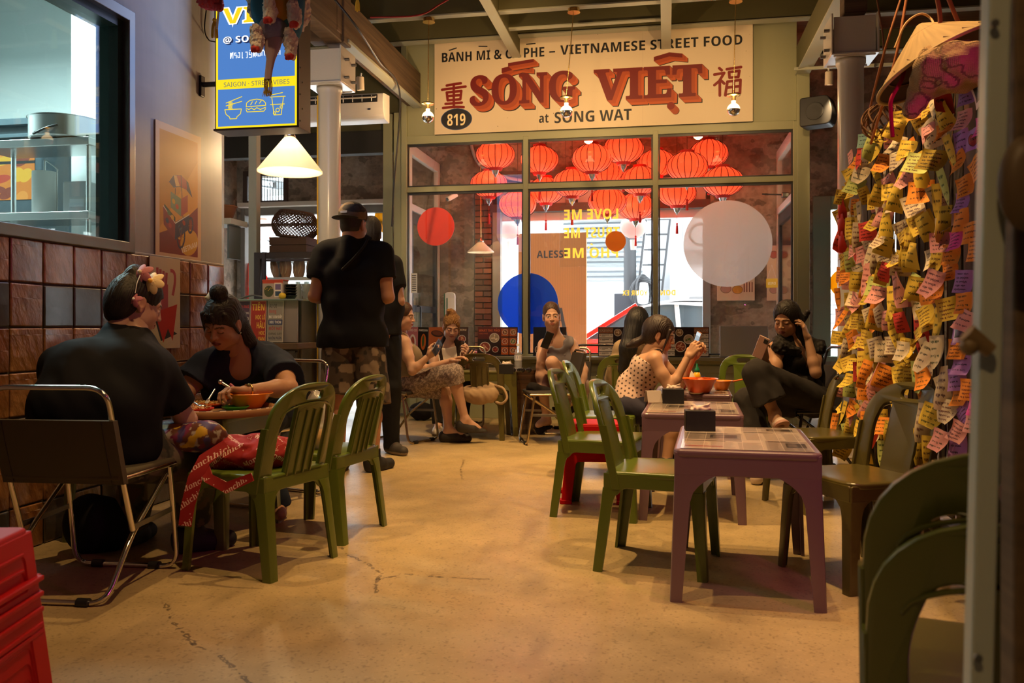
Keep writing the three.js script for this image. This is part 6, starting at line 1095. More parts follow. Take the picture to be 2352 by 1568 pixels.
// 1. diner in black, from behind
{
const j = { pel: [-2.22, 0.56, -3.02], waist: [-2.22, .684, -3.012], chest: [-2.211, .807, -3.074], neck: [-2.178, .94, -3.182], shL: [-2.401, .828, -3.04], shR: [-2.072, .824, -3.181], elL: [-2.523, .586, -3.221], wrL: [-2.364, .644, -3.534], elR: [-2.004, .606, -3.295], wrR: [-2.188, .633, -3.505], hipL: [-2.31, .506, -3.036], knL: [-2.34, .429, -3.498], anL: [-2.41, .092, -3.505], toL: [-2.424, .008, -3.625], hipR: [-2.138, .497, -3.067], knR: [-2.04, .418, -3.431], anR: [-2.081, .131, -3.464], toR: [-2.013, .026, -3.547], head: { at: [-2.192, 1.096, -3.24], yaw: 140, pitch: 22, roll: -4 }, fat: 1.12 };
person('woman in a black shirt seen from behind, with orchids in her dark bun', j, {
bulk: 1.26, limb: 1.15, skin: [0.48, 0.29, 0.20], bare: false, face: {}, handR: { kind: 'pinch', nrm: [0, -1, -0.3] }, handL: { kind: 'pinch' },
dress({ t, wear, hair, trunk: tr, T }) {
const g = tr(0.014); wear('shirt', [...g.pelvis, ...g.belly, ...g.ribs, ...g.shoulders, sleeve(j, 'L', 0.72, 0.082, 0.075), sleeve(j, 'R', 0.72, 0.082, 0.072), PL(add3(j.pel, [0, -0.09, 0]), [0, -1, 0])], cloth([0.006, 0.0065, 0.009]), { noise: folds(0.010, 9) });
const cam = camo([[0.06, 0.06, 0.037], [0.15, 0.125, 0.08], [0.025, 0.027, 0.02], [0.08, 0.055, 0.033]]);
wear('trousers', [...tr(0.01).pelvis, PL(add3(j.pel, [0, 0.06, 0]), [0, 1, 0]), C(j.hipL, j.knL, 0.125, 0.10), C(j.knL, j.anL, 0.10, 0.075, { cut: true }), C(j.hipR, j.knR, 0.125, 0.10), C(j.knR, j.anR, 0.10, 0.075, { cut: true })], std('#ffffff', 0.9, { vertexColors: true }), { noise: folds(0.006, 13, 3), paint: cam });
hair([...cap0(), E([0, 0.0, -0.075], [0.085, 0.085, 0.06], { k: 0.03 }), E([0, 0.115, -0.055], [0.045, 0.038, 0.045], { k: 0.02 }), E([0.015, 0.14, -0.05], [0.026, 0.022, 0.03], { k: 0.015 }), E([0, -0.06, -0.07], [0.06, 0.05, 0.04], { k: 0.03 })], HAIR);
for (const s of ['L', 'R']) shoe(j, s, { col: [0.012, 0.012, 0.012], sole: [0.02, 0.02, 0.02] }, t);
const F = (p) => localHead(j, p), out = sub3(F([-0.2, 0.05, -0.3]), F([0, 0.05, 0]));
petal([0.50, 0.17, 0.20], 5, 0.030, t, F([-0.075, 0.115, -0.06]), 'orchid', [0.7, 0.6, 0.4], out);
petal([0.42, 0.13, 0.18], 4, 0.020, t, F([-0.098, -0.005, -0.05]), 'orchid', [0.8, 0.75, 0.7], out);
petal([0.85, 0.66, 0.34], 6, 0.032, t, F([-0.098, 0.092, -0.015]), 'yellow_flower', [0.8, 0.45, 0.05], out);
obj('flower_thread', tube([F([-0.088, 0.10, -0.06]), F([-0.10, 0.06, -0.062]), F([-0.103, 0.02, -0.055])], 0.0018), M.white, t);
},
});
}
// 2. diner in navy
{
const j = { pel: [-2.30, 0.53, -4.50], waist: [-2.289, .666, -4.381], chest: [-2.227, .771, -4.23], neck: [-2.174, .887, -4.097], shL: [-2.018, .792, -4.207], shR: [-2.366, .796, -4.062], elL: [-1.872, .697, -4.01], wrL: [-1.987, .696, -3.786], elR: [-2.421, .67, -3.981], wrR: [-2.302, .662, -3.769], hipL: [-2.18, 0.50, -4.48], knL: [-2.12, 0.50, -4.06], anL: [-2, .057, -4.159], toL: [-1.922, .055, -4.021], hipR: [-2.42, 0.50, -4.48], knR: [-2.42, 0.5, -4.06], anR: [-2.4, 0.1, -4.1], toR: [-2.38, 0.05, -3.95], head: { at: [-2.196, 1.022, -3.941], yaw: -4, pitch: 30, roll: -6, s: 1.06 }, bust: 1.3, fat: 1.15 };
person('woman in a navy collared shirt with a top bun, looking down at her plate', j, {
bulk: 1.22, limb: 1.15, skin: [0.36, 0.195, 0.115], face: { full: 1.14, closed: true, neck: 1.1 }, paint: { closed: true, lip: [0.17, 0.045, 0.04] }, handL: { kind: 'pinch', dir: sub3([-2.091, .714, -3.665], [-1.987, .696, -3.786]), nrm: [0, -0.9, 0.3] }, handR: { kind: 'pinch', dir: [0.05, -0.12, 0.25], nrm: [0.5, -0.8, 0] },
dress({ t, wear, hair, trunk: tr, T }) {
const m = cloth([0.014, 0.020, 0.036]), g = tr(0.018);
wear('shirt', [...g.pelvis, ...g.belly, ...g.ribs, ...g.shoulders, sleeve(j, 'L', 0.62, 0.085, 0.105), sleeve(j, 'R', 0.62, 0.085, 0.105), E(add3(j.neck, T.fwd, 0.10), [0.055, 0.11, 0.06], { op: 's', k: 0.02 }), PL(add3(j.pel, [0, -0.04, 0]), [0, -1, 0])], m, { noise: folds(0.010, 10, 5) });
const N = j.neck, u = T.up, l = T.lat, f = T.fwd, P = (a, b2, c) => add3(add3(add3(N, l, a), u, b2), f, c);
for (const s of [-1, 1]) wear('collar', [C(P(s * 0.075, 0.0, 0.0), P(s * 0.105, -0.045, 0.075), 0.014, 0.012, { k: 0.02 }), C(P(s * 0.105, -0.045, 0.075), P(s * 0.045, -0.11, 0.12), 0.012, 0.010, { k: 0.02 }), C(P(s * 0.07, 0.012, -0.03), P(s * 0.02, 0.02, -0.085), 0.014, 0.014, { k: 0.02 })], m, { h: 0.005 });
wear('trousers', [...tr(0.008).pelvis, PL(add3(j.pel, [0, 0.03, 0]), [0, 1, 0]), C(j.hipL, j.knL, 0.11, 0.085), C(j.knL, j.anL, 0.085, 0.07, { cut: true }), C(j.hipR, j.knR, 0.11, 0.085), C(j.knR, j.anR, 0.085, 0.07, { cut: true })], m, { noise: folds(0.004) });
hair([...cap0({ line: -0.02 }), E([0, 0.155, -0.02], [0.042, 0.038, 0.042], { k: 0.012 }), C([-0.055, 0.075, 0.055], [-0.078, -0.045, 0.035], 0.014, 0.007, { k: 0.01 }), C([0.055, 0.075, 0.05], [0.082, -0.04, 0.01], 0.013, 0.006, { k: 0.01 }), C([-0.03, 0.085, 0.075], [-0.045, 0.035, 0.088], 0.008, 0.003, { k: 0.008 }), C([0.0, 0.09, 0.08], [0.012, 0.045, 0.093], 0.007, 0.003, { k: 0.008 }), C([0.02, -0.02, -0.09], [0.09, -0.13, -0.06], 0.045, 0.03, { k: 0.03 })], HAIR);
const F = (p) => localHead(j, p); petal([0.62, 0.66, 0.62], 14, 0.020, t, F([-0.06, 0.13, -0.005]), 'white_flower', [0.6, 0.6, 0.4], sub3(F([-0.3, 0.2, 0.3]), F([0, 0, 0])));
obj('earring', sp(0.005).translate(...F([0.083, -0.044, 0.0])), M.chrome, t);
obj('watch', [new THREE.TorusGeometry(0.030, 0.005, 8, 24).applyQuaternion(new THREE.Quaternion().setFromUnitVectors(V(0, 0, 1), V(sub3(j.wrL, j.elL)).normalize())).translate(...mix3(j.elL, j.wrL, 0.94)), cy(0.015, 0.015, 0.008).translate(...add3(mix3(j.elL, j.wrL, 0.94), [0, 0.028, 0.012]))], M.brass, t);
},
});
}
// 3. man standing at the counter
{
const j = { pel: [-2.14, .945, -5.608], chest: [-2.151, 1.365, -5.636], neck: [-2.14, 1.594, -5.608], shL: [-2.338, 1.517, -5.592], shR: [-1.956, 1.511, -5.662], elL: [-2.4, 1.217, -5.54], wrL: [-2.405, 1.201, -5.783], elR: [-1.895, 1.211, -5.632], wrR: [-2.034, 1.207, -5.851], hipL: [-2.229, .9, -5.592], knL: [-2.235, .51, -5.55], anL: [-2.22, .11, -5.553], toL: [-2.243, .021, -5.691], hipR: [-2.05, .9, -5.624], knR: [-1.995, .501, -5.593], anR: [-2, .11, -5.633], toR: [-1.958, .021, -5.742], collar: 0.03, head: { at: [-2.132, 1.712, -5.589], yaw: 168, pitch: 4, roll: 0, s: 1.07 } };
person('man standing with his back to us in a black T-shirt, camouflage shorts and cap', j, {
bulk: 1.16, limb: 1.12, skin: [0.42, 0.21, 0.115], bare: false, neckW: 1.15, face: { neck: 1.1 }, handL: { kind: 'relaxed' }, handR: { kind: 'relaxed' },
dress({ t, wear, hair, hm, trunk: tr, T }) {
const g = tr(0.018), hem = [-2.14, .864, -5.608];
wear('shirt', [...g.pelvis, ...g.belly, ...g.ribs, ...g.shoulders, C(add3(j.pel, T.lat, -0.12), add3(j.pel, T.lat, 0.12), 0.125, 0.125, { k: 0.05 }), C(add3(hem, T.lat, -0.13), add3(hem, T.lat, 0.12), 0.125, 0.125, { k: 0.05 }), sleeve(j, 'L', 0.6, 0.088, 0.082), sleeve(j, 'R', 0.6, 0.088, 0.082), PL(hem, [0, -1, 0])], cloth([0.006, 0.006, 0.007]), { noise: folds(0.011, 7, 2) });
const cam = camo([[0.06, 0.042, 0.027], [0.20, 0.15, 0.10], [0.018, 0.014, 0.010], [0.10, 0.06, 0.033]]), el = [-2.235, .54, -5.55], er = [-1.989, .465, -5.595];
wear('shorts', [...tr(0.02).pelvis, PL(add3(hem, [0, 0.06, 0]), [0, 1, 0]), C(j.hipL, el, 0.128, 0.115, { cut: true }), C(j.hipR, er, 0.128, 0.118, { cut: true })], std('#ffffff', 0.9, { vertexColors: true }), { h: 0.008, noise: folds(0.008, 11, 8), paint: cam });
hair([E([0, 0.040, -0.016], [0.078, 0.088, 0.096], { k: 0.01 }), E([0, -0.02, -0.035], [0.068, 0.055, 0.062], { k: 0.02 }), E([0, -0.04, 0.08], [0.09, 0.10, 0.08], { op: 's', k: 0.01 }), ...[-1, 1].map((s) => E([s * 0.085, -0.03, 0.0], [0.03, 0.045, 0.035], { op: 's', k: 0.01 }))], phy([0.025, 0.018, 0.014], 0.6), { noise: (x, y, z) => 0.0008 * noise3(x * 200, y * 200, z * 200) });
const cc = camo([[0.03, 0.024, 0.018], [0.16, 0.105, 0.06], [0.015, 0.013, 0.012], [0.04, 0.03, 0.02]], 26);
const capG = paint(skin([E([0, 0.062, -0.012], [0.090, 0.086, 0.105], { k: 0.01 }), PL([0, 0.028, 0], [0, -1, 0.05])], 0.004), cc).applyMatrix4(hm); const cp = obj('cap', capG, std('#ffffff', 0.85, { vertexColors: true }), t);
const brim = paint(skin([E([0, 0.03, -0.095], [0.085, 0.007, 0.078], { k: 0.005 }), E([0.03, 0.03, -0.08], [0.075, 0.007, 0.07], { k: 0.005 })], 0.004), () => [0.02, 0.018, 0.016]).applyMatrix4(hm); obj('brim', brim, std('#ffffff', 0.8, { vertexColors: true }), t);
obj('cap_label', rb(0.05, 0.014, 0.004, 0.001, 0, 0.062, -0.117).applyMatrix4(hm), std([0.5, 0.5, 0.5], 0.6), t);
obj('strap', [tube([[-1.997, 1.623, -5.512], [-2.006, 1.56, -5.469], [-2.073, 1.477, -5.457], [-2.16, 1.389, -5.441]], 0.009).scale(1, 1, 1), rb(0.05, 0.02, 0.012, 0.004).rotateZ(-0.5).translate(...[-1.99, 1.612, -5.493])], cloth([0.012, 0.012, 0.012]), t);
for (const s of ['L', 'R']) { shoe(j, s, { col: [0.012, 0.012, 0.013], sole: [0.02, 0.02, 0.022] }, t); obj('sock', skin([C(add3(j['an' + s], [0, 0.045, 0]), add3(j['an' + s], [0, -0.02, 0]), 0.046, 0.046, { k: 0.01 }), PL(add3(j['an' + s], [0, 0.05, 0]), [0, 1, 0])], 0.006), cloth([0.012, 0.012, 0.012]), t); }
},
});
}
// 4. companion hidden behind him
{
const j = { pel: [-2.243, .945, -6.453], chest: [-2.253, 1.355, -6.482], neck: [-2.277, 1.603, -6.447], shL: [-2.404, 1.512, -6.454], shR: [-2.134, 1.5, -6.483], elL: [-2.448, 1.215, -6.416], wrL: [-2.475, 1.114, -6.614], elR: [-2.077, 1.207, -6.453], wrR: [-2.19, 1.06, -6.564], hipL: [-2.325, .896, -6.438], knL: [-2.342, .522, -6.435], anL: [-2.356, .102, -6.463], toL: [-2.396, .027, -6.374], hipR: [-2.172, .896, -6.466], knR: [-2.145, .524, -6.44], anR: [-2.145, .1, -6.461], toR: [-2.023, .038, -6.361], head: { at: [-2.298, 1.745, -6.412], yaw: 190, pitch: 4, s: 1 } };
person('person in black mostly hidden behind the standing man, with dark hair and black trousers', j, {
bulk: 1.02, skin: [0.44, 0.24, 0.15], bare: false, handL: {}, handR: { kind: 'relaxed' },
dress({ t, wear, hair, trunk: tr }) {
const g = tr(0.016), m = cloth([0.010, 0.010, 0.011]);
wear('shirt', [...g.pelvis, ...g.belly, ...g.ribs, ...g.shoulders, sleeve(j, 'L', 0.6, 0.072, 0.068), sleeve(j, 'R', 0.6, 0.072, 0.068), PL(add3(j.pel, [0, 0.0, 0]), [0, -1, 0])], m, { noise: folds(0.006, 9) });
wear('trousers', [...tr(0.008).pelvis, PL(add3(j.pel, [0, 0.06, 0]), [0, 1, 0]), C(j.hipL, j.knL, 0.10, 0.078), C(j.knL, add3(j.anL, [0, -0.05, 0]), 0.078, 0.062, { cut: true }), C(j.hipR, j.knR, 0.10, 0.078), C(j.knR, add3(j.anR, [0, -0.05, 0]), 0.078, 0.062, { cut: true })], m, { noise: folds(0.005, 14) });
hair([...cap0(), E([0, 0.0, -0.05], [0.084, 0.09, 0.07], { k: 0.02 }), E([0.0, -0.05, -0.05], [0.075, 0.05, 0.055], { k: 0.02 })], HAIR);
for (const s of ['L', 'R']) shoe(j, s, { col: [0.035, 0.028, 0.024], sole: [0.22, 0.17, 0.12] }, t);
},
});
}
// 5. crop top, profile
{
const j = { pel: [-2.28, 0.50, -7.22], waist: [-2.231, .586, -7.177], chest: [-2.265, .759, -7.16], neck: [-2.303, .924, -7.154], shL: [-2.349, .867, -7.298], shR: [-2.212, .869, -7.018], elL: [-2.105, .628, -7.291], wrL: [-1.875, .707, -7.282], elR: [-2.126, .629, -6.952], wrR: [-1.991, .755, -6.976], hipL: [-2.26, 0.49, -7.32], knL: [-1.912, .453, -7.225], anL: [-1.869, .115, -7.182], toL: [-1.757, .058, -7.202], hipR: [-2.24, 0.50, -7.12], knR: [-1.794, .605, -7.043], anR: [-1.703, .213, -7.11], toR: [-1.596, .121, -7.18], head: { at: [-2.264, 1.095, -7.13], yaw: 92, pitch: 6, s: 1 }, bust: 1.15 };
person('woman in profile with a tan crop top and grey patterned trousers, holding a phone', j, {
bulk: 0.96, skin: FAIR, face: {}, handR: { kind: 'grip', dir: [0.5, 0.35, 0], nrm: [0.2, 0.8, -0.5] }, handL: { kind: 'relaxed', nrm: [0.1, -1, 0.1] },
dress({ t, wear, hair, trunk: tr, T }) {
const g = tr(0.013), m = cloth([0.24, 0.19, 0.12]);
wear('crop_top', [...g.pelvis, ...g.belly, ...g.ribs, ...g.shoulders, PL(mix3(j.waist, j.chest, 0.1), T.up.map((x) => -x)), PL(mix3(j.chest, j.neck, 0.55), T.up), C(j.shL, j.elL, 0.06, 0.05, { op: 's', k: 0.02 }), C(j.shR, j.elR, 0.06, 0.05, { op: 's', k: 0.02 })], m, { noise: folds(0.002, 20) });
for (const s of ['L', 'R']) obj('strap', tube([add3(mix3(j.chest, j['sh' + s], 0.55), T.fwd, 0.09), add3(mix3(j['sh' + s], j.neck, 0.45), T.up, 0.062), add3(mix3(j.chest, j['sh' + s], 0.55), T.fwd, -0.10)], 0.007), m, t);
const heather = (x, y, z) => { const n = noise3(x * 130, y * 130, z * 130); return n > 0.05 ? [0.36, 0.29, 0.25] : [0.17, 0.13, 0.12]; };
wear('trousers', [...tr(0.016).pelvis, PL(add3(j.pel, T.up, 0.07), T.up), C(j.hipL, j.knL, 0.118, 0.088, { cut: true }), C(j.hipR, mix3(j.hipR, j.knR, 1.0), 0.118, 0.086), C(j.knR, mix3(j.knR, j.anR, 0.22), 0.086, 0.085, { cut: true })], std('#ffffff', 0.95, { vertexColors: true }), { h: 0.007, noise: folds(0.006, 18), paint: heather });
hair([...cap0({ line: 0.015 }), C([0, 0.02, -0.10], [0, -0.10, -0.10], 0.028, 0.022, { k: 0.02 }), E([0, -0.03, -0.07], [0.05, 0.04, 0.03], { k: 0.02 })], phy([0.06, 0.026, 0.013], 0.55));
obj('earring', sp(0.006).translate(...localHead(j, [-0.083, -0.048, 0])), M.chrome, t);
for (const s of ['L', 'R']) shoe(j, s, { col: [0.02, 0.016, 0.014], sole: [0.03, 0.026, 0.022], low: true, free: s === 'R', tilt: s === 'R' }, t);
},
});
}
// 6. blonde in black vest
{
const j = { pel: [-2.06, 0.52, -8.22], waist: [-2.1, .534, -8.156], chest: [-2.092, .683, -8.107], neck: [-2.084, .847, -8.057], shL: [-1.945, .795, -8.082], shR: [-2.244, .782, -8.048], elL: [-1.872, .596, -7.994], wrL: [-1.846, .73, -7.775], elR: [-2.206, .588, -7.913], wrR: [-1.902, .697, -7.765], hipL: [-1.95, 0.5, -8.18], knL: [-1.86, 0.52, -7.76], anL: [-1.88, 0.1, -7.72], toL: [-1.86, 0.05, -7.58], hipR: [-2.16, 0.5, -8.18], knR: [-2.14, 0.52, -7.76], anR: [-2.1, 0.1, -7.7], toR: [-2.08, 0.05, -7.56], head: { at: [-2.042, 1.008, -7.963], yaw: 22, pitch: 26, roll: -4 }, bust: 1.2 };
person('blonde woman with a loose bun, black vest and white top, looking down at a phone', j, {
bulk: 0.95, skin: FAIR, face: { closed: true }, handL: { kind: 'grip', dir: [0.1, 0.3, 0.4], nrm: [-0.7, 0.5, 0.3] }, handR: { kind: 'relaxed', dir: [0.6, 0.15, 0.2], nrm: [0.2, 0.7, -0.5] },
dress({ t, wear, hair, trunk: tr, T }) {
const g = tr(0.010), w = tr(0.017);
wear('top', [...g.ribs, ...g.belly, ...g.pelvis, ...g.shoulders, PL(mix3(j.chest, j.neck, 0.95), T.up)], cloth([0.62, 0.55, 0.48]), { noise: folds(0.002, 20) });
wear('vest', [...w.pelvis, ...w.belly, ...w.ribs, ...w.shoulders, C(add3(add3(j.neck, T.up, 0.02), T.fwd, 0.09), add3(j.pel, T.fwd, 0.16), 0.072, 0.06, { op: 's', k: 0.01 }), C(j.shL, j.elL, 0.058, 0.07, { op: 's', k: 0.01 }), C(j.shR, j.elR, 0.058, 0.07, { op: 's', k: 0.01 })], cloth([0.022, 0.014, 0.012]), {});
wear('trousers', [...tr(0.01).pelvis, PL(add3(j.pel, [0, 0.04, 0]), [0, 1, 0]), C(j.hipL, j.knL, 0.1, 0.08), C(j.knL, j.anL, 0.08, 0.06, { cut: true }), C(j.hipR, j.knR, 0.1, 0.08), C(j.knR, j.anR, 0.08, 0.06, { cut: true })], cloth([0.02, 0.017, 0.015]), { noise: folds(0.004) });
hair([...cap0({ line: 0.01 }), E([-0.02, 0.135, -0.035], [0.045, 0.035, 0.042], { k: 0.015 }), E([-0.045, 0.155, -0.02], [0.02, 0.02, 0.022], { k: 0.01 }), C([0.058, 0.05, 0.05], [0.078, -0.06, 0.045], 0.009, 0.004, { k: 0.008 }), C([-0.06, 0.05, 0.045], [-0.08, -0.05, 0.03], 0.009, 0.004, { k: 0.008 })], phy([0.30, 0.155, 0.05], 0.6), { noise: (x, y, z) => 0.004 * Math.sin(40 * y + 90 * Math.atan2(x, z)) + 0.003 * noise3(x * 60, y * 60, z * 60) });
for (const s of ['L', 'R']) shoe(j, s, { col: [0.5, 0.45, 0.4], sole: [0.1, 0.08, 0.06], low: true }, t);
},
});
}
// 7. grey tank top, looking at us
{
const j = { pel: [-.857, .425, -7.975], waist: [-.912, .569, -7.884], chest: [-.962, .718, -7.794], neck: [-.989, .905, -7.687], shL: [-.849, .848, -7.753], shR: [-1.106, .841, -7.666], elL: [-.733, .612, -7.713], wrL: [-.76, .403, -7.586], elR: [-1.104, .651, -7.483], wrR: [-1.061, .804, -7.43], hipL: [-.803, .437, -7.934], knL: [-.982, .695, -7.363], anL: [-.922, .374, -7.435], toL: [-.813, .341, -7.353], hipR: [-.924, .419, -7.984], knR: [-1.095, .572, -7.505], anR: [-1.058, .194, -7.552], toR: [-1.114, .138, -7.42], head: { at: [-1.018, 1.102, -7.601], yaw: 10, pitch: 4, roll: 3, s: 1 }, bust: 1.2 };
person('woman in a grey tank top looking at us with one knee up, phone in hand', j, {
bulk: 0.98, skin: FAIR, face: {}, paint: { iris: [0.03, 0.025, 0.02], brow: [0.05, 0.028, 0.018] }, handR: { kind: 'grip', dir: [0.25, 0.9, 0.2], nrm: [0.6, -0.1, -0.7] }, handL: { kind: 'relaxed', nrm: [-0.8, 0, -0.3] },
dress({ t, wear, hair, trunk: tr, T }) {
const g = tr(0.014), m = cloth([0.20, 0.19, 0.22]);
wear('tank_top', [...g.ribs, ...g.belly, ...g.pelvis, ...g.shoulders, PL(mix3(j.chest, j.neck, 0.9), T.up), PL(mix3(j.pel, j.waist, 0.45), T.up.map((x) => -x)), C(j.shL, j.elL, 0.05, 0.055, { op: 's', k: 0.02 }), C(j.shR, j.elR, 0.05, 0.055, { op: 's', k: 0.02 }), E(add3(mix3(j.chest, j.neck, 0.95), T.fwd, 0.10), [0.055, 0.05, 0.07], { op: 's', k: 0.02 })], m, { noise: folds(0.002, 22) });
for (const s of ['L', 'R']) wear('strap', [C(add3(mix3(j.chest, mix3(j['sh' + s], j.neck, 0.4), 0.45), T.fwd, 0.085), add3(mix3(j['sh' + s], j.neck, 0.42), T.up, 0.05), 0.018, 0.016, { k: 0.02 }), C(add3(mix3(j['sh' + s], j.neck, 0.42), T.up, 0.05), add3(mix3(j.chest, j['sh' + s], 0.5), T.fwd, -0.09), 0.016, 0.018, { k: 0.02 })], m, { h: 0.006 });
wear('shorts', [...tr(0.012).pelvis, PL(mix3(j.pel, j.waist, 0.7), T.up), C(j.hipL, mix3(j.hipL, j.knL, 0.42), 0.105, 0.10, { cut: true }), C(j.hipR, mix3(j.hipR, j.knR, 0.42), 0.105, 0.10, { cut: true })], cloth([0.55, 0.40, 0.31]), { noise: folds(0.005, 15) });
hair([E([0, 0.042, -0.018], [0.079, 0.092, 0.099], { k: 0.01 }), E([0, -0.01, -0.045], [0.072, 0.075, 0.07], { k: 0.02 }), E([0, -0.04, 0.095], [0.069, 0.115, 0.085], { op: 's', k: 0.012 }), ...[-1, 1].map((s) => E([s * 0.085, -0.03, 0.015], [0.03, 0.045, 0.05], { op: 's', k: 0.01 }))], phy([0.05, 0.024, 0.014], 0.55));
for (const s of ['R', 'L']) { const a = j['an' + s], d = nor3(sub3(j['to' + s], a)); obj('sandal', skin([C(add3(add3(a, [0, -0.092, 0]), d, -0.05), add3(add3(a, [0, -0.092, 0]), d, 0.19), 0.036, 0.045, { k: 0.01 }), PL(add3(a, [0, -0.078, 0]), [0, 1, 0]), PL(add3(a, [0, -0.108, 0]), [0, -1, 0]), C(add3(add3(a, [0, -0.06, 0]), d, 0.10), add3(add3(a, [0, -0.06, 0]), d, 0.125), 0.04, 0.04, { k: 0.01 })], 0.006), cloth([0.015, 0.012, 0.012]), t); }
},
});
}
// 8. girl in the dotted camisole
{
const j = { pel: [-0.27, 0.47, -5.92], waist: [-.215, .588, -5.958], chest: [-.124, .72, -5.933], neck: [-.053, .838, -5.916], shL: [-.045, .779, -6.07], shR: [-.075, .784, -5.759], elL: [0.09, .599, -6.033], wrL: [0.184, .789, -6.01], elR: [0.028, .585, -5.717], wrR: [0.143, .802, -5.779], hipL: [-0.24, 0.46, -6.02], knL: [0.121, .344, -6.12], anL: [0.09, .059, -6.064], toL: [0.18, .013, -6.08], hipR: [-0.25, 0.46, -5.82], knR: [0.052, .383, -5.823], anR: [0, .087, -5.773], toR: [0.086, .038, -5.789], head: { at: [-.041, .946, -5.908], yaw: 88, pitch: 16, roll: 0, s: 0.99 } };
person('girl in a pink camisole with black dots leaning on the purple table, texting', j, {
bulk: 0.90, skin: TAN, face: {}, handR: { kind: 'grip', dir: [0.45, 0.65, 0.0], nrm: [0.3, -0.3, -0.8] }, handL: { kind: 'grip', dir: [0.4, 0.65, 0.05], nrm: [0.2, -0.3, 0.8] },
dress({ t, wear, hair, trunk: tr, T }) {
const g = tr(0.013), base = [0.60, 0.43, 0.36], dot = [0.05, 0.03, 0.03];
const dots = (x, y, z) => { const u = dot3([x, y, z], T.up) / 0.030, v = dot3([x, y, z], T.fwd) / 0.030, w = dot3([x, y, z], T.lat) / 0.030, f = (a, o) => { const q = a + o; return q - Math.round(q); }, s = Math.abs(Math.round(u)) % 2 ? 0.5 : 0, a = f(u, 0), b = f(v, s), c = f(w, s); const nx = Math.abs(f(w, 0)); return a * a + Math.min(b * b, 1) < 0.045 ? dot : base; };
wear('camisole', [...g.ribs, ...g.belly, ...g.pelvis, ...g.shoulders, PL(mix3(j.chest, j.neck, 0.3), T.up), PL(add3(j.pel, T.up, -0.06), T.up.map((x) => -x))], std('#ffffff', 0.85, { vertexColors: true }), { h: 0.0038, noise: folds(0.004, 16), paint: dots });
for (const s of ['L', 'R']) obj('strap', tube([add3(mix3(j.chest, j['sh' + s], 0.5), T.fwd, 0.085), add3(mix3(j['sh' + s], j.neck, 0.35), T.up, 0.054), add3(mix3(j.chest, j['sh' + s], 0.5), T.fwd, -0.085)], 0.005), cloth([0.02, 0.015, 0.02]), t);
wear('shorts', [...tr(0.014).pelvis, PL(add3(j.pel, T.up, -0.0), T.up), C(j.hipL, mix3(j.hipL, j.knL, 0.35), 0.10, 0.098, { cut: true }), C(j.hipR, mix3(j.hipR, j.knR, 0.35), 0.10, 0.098, { cut: true })], cloth([0.035, 0.034, 0.055]), { noise: folds(0.004, 18) });
hair([...cap0({ line: 0.0 }), E([0, 0.03, -0.03], [0.088, 0.10, 0.105], { k: 0.02 }), E([0, -0.04, 0.10], [0.064, 0.10, 0.085], { op: 's', k: 0.012 }), E([-0.09, -0.005, 0.0], [0.02, 0.035, 0.024], { op: 's', k: 0.01 }), C([0.0, -0.04, -0.085], [-0.01, -0.10, -0.15], 0.03, 0.028, { k: 0.02 }), C([-0.01, -0.10, -0.15], [-0.02, -0.13, -0.19], 0.028, 0.016, { k: 0.02 }), C([-0.062, 0.05, 0.06], [-0.07, -0.10, 0.05], 0.010, 0.004, { k: 0.008 })], phy([0.022, 0.012, 0.012], 0.58));
for (const s of ['L', 'R']) shoe(j, s, { col: [0.05, 0.045, 0.05], sole: [0.2, 0.18, 0.16] }, t);
},
});
}
// 9. long-haired woman facing the window
{
const j = { pel: [-0.36, 0.52, -7.25], chest: [-.302, .697, -7.182], neck: [-.243, .891, -7.152], shL: [-.377, .825, -7.148], shR: [-.144, .817, -7.231], elL: [-.403, .635, -7.296], wrL: [-.301, .644, -7.517], elR: [-.11, .635, -7.349], wrR: [-.188, .644, -7.538], hipL: [-0.46, 0.5, -7.28], knL: [-0.45, 0.5, -7.68], anL: [-0.45, 0.1, -7.7], toL: [-0.45, 0.05, -7.85], hipR: [-0.26, 0.5, -7.28], knR: [-0.22, 0.5, -7.68], anR: [-0.22, 0.1, -7.7], toR: [-0.22, 0.05, -7.85], head: { at: [-.23, 1.036, -7.175], yaw: 165, pitch: 14, roll: 0 } };
person('woman with very long straight black hair seen from behind at the window', j, {
bulk: 0.9, skin: TAN, bare: false, handL: {}, handR: {},
dress({ t, wear, hair, trunk: tr, T }) {
const g = tr(0.012); wear('blouse', [...g.pelvis, ...g.belly, ...g.ribs, ...g.shoulders, sleeve(j, 'L', 0.5, 0.066, 0.062), sleeve(j, 'R', 0.5, 0.066, 0.062)], cloth([0.36, 0.26, 0.16]), { noise: folds(0.005, 14) });
wear('trousers', [...tr(0.016).pelvis, PL(add3(j.pel, [0, 0.04, 0]), [0, 1, 0]), C(j.hipL, j.knL, 0.1, 0.08), C(j.knL, j.anL, 0.08, 0.06, { cut: true }), C(j.hipR, j.knR, 0.1, 0.08), C(j.knR, j.anR, 0.08, 0.06, { cut: true })], cloth([0.03, 0.03, 0.04]), {});
hair([...cap0(), E([0, 0.02, -0.03], [0.092, 0.105, 0.11], { k: 0.02 }), E([0, -0.05, 0.10], [0.06, 0.12, 0.09], { op: 's', k: 0.012 }), C([0.01, -0.02, -0.06], [0.04, -0.24, -0.10], 0.085, 0.07, { k: 0.03 }), C([0.04, -0.24, -0.10], [0.09, -0.42, -0.07], 0.07, 0.03, { k: 0.03 }), C([0.06, -0.05, 0.0], [0.11, -0.34, -0.02], 0.04, 0.02, { k: 0.03 })], phy([0.008, 0.008, 0.011], 0.52));
for (const s of ['L', 'R']) shoe(j, s, { col: [0.3, 0.28, 0.26], sole: [0.4, 0.4, 0.4] }, t);
},
});
}
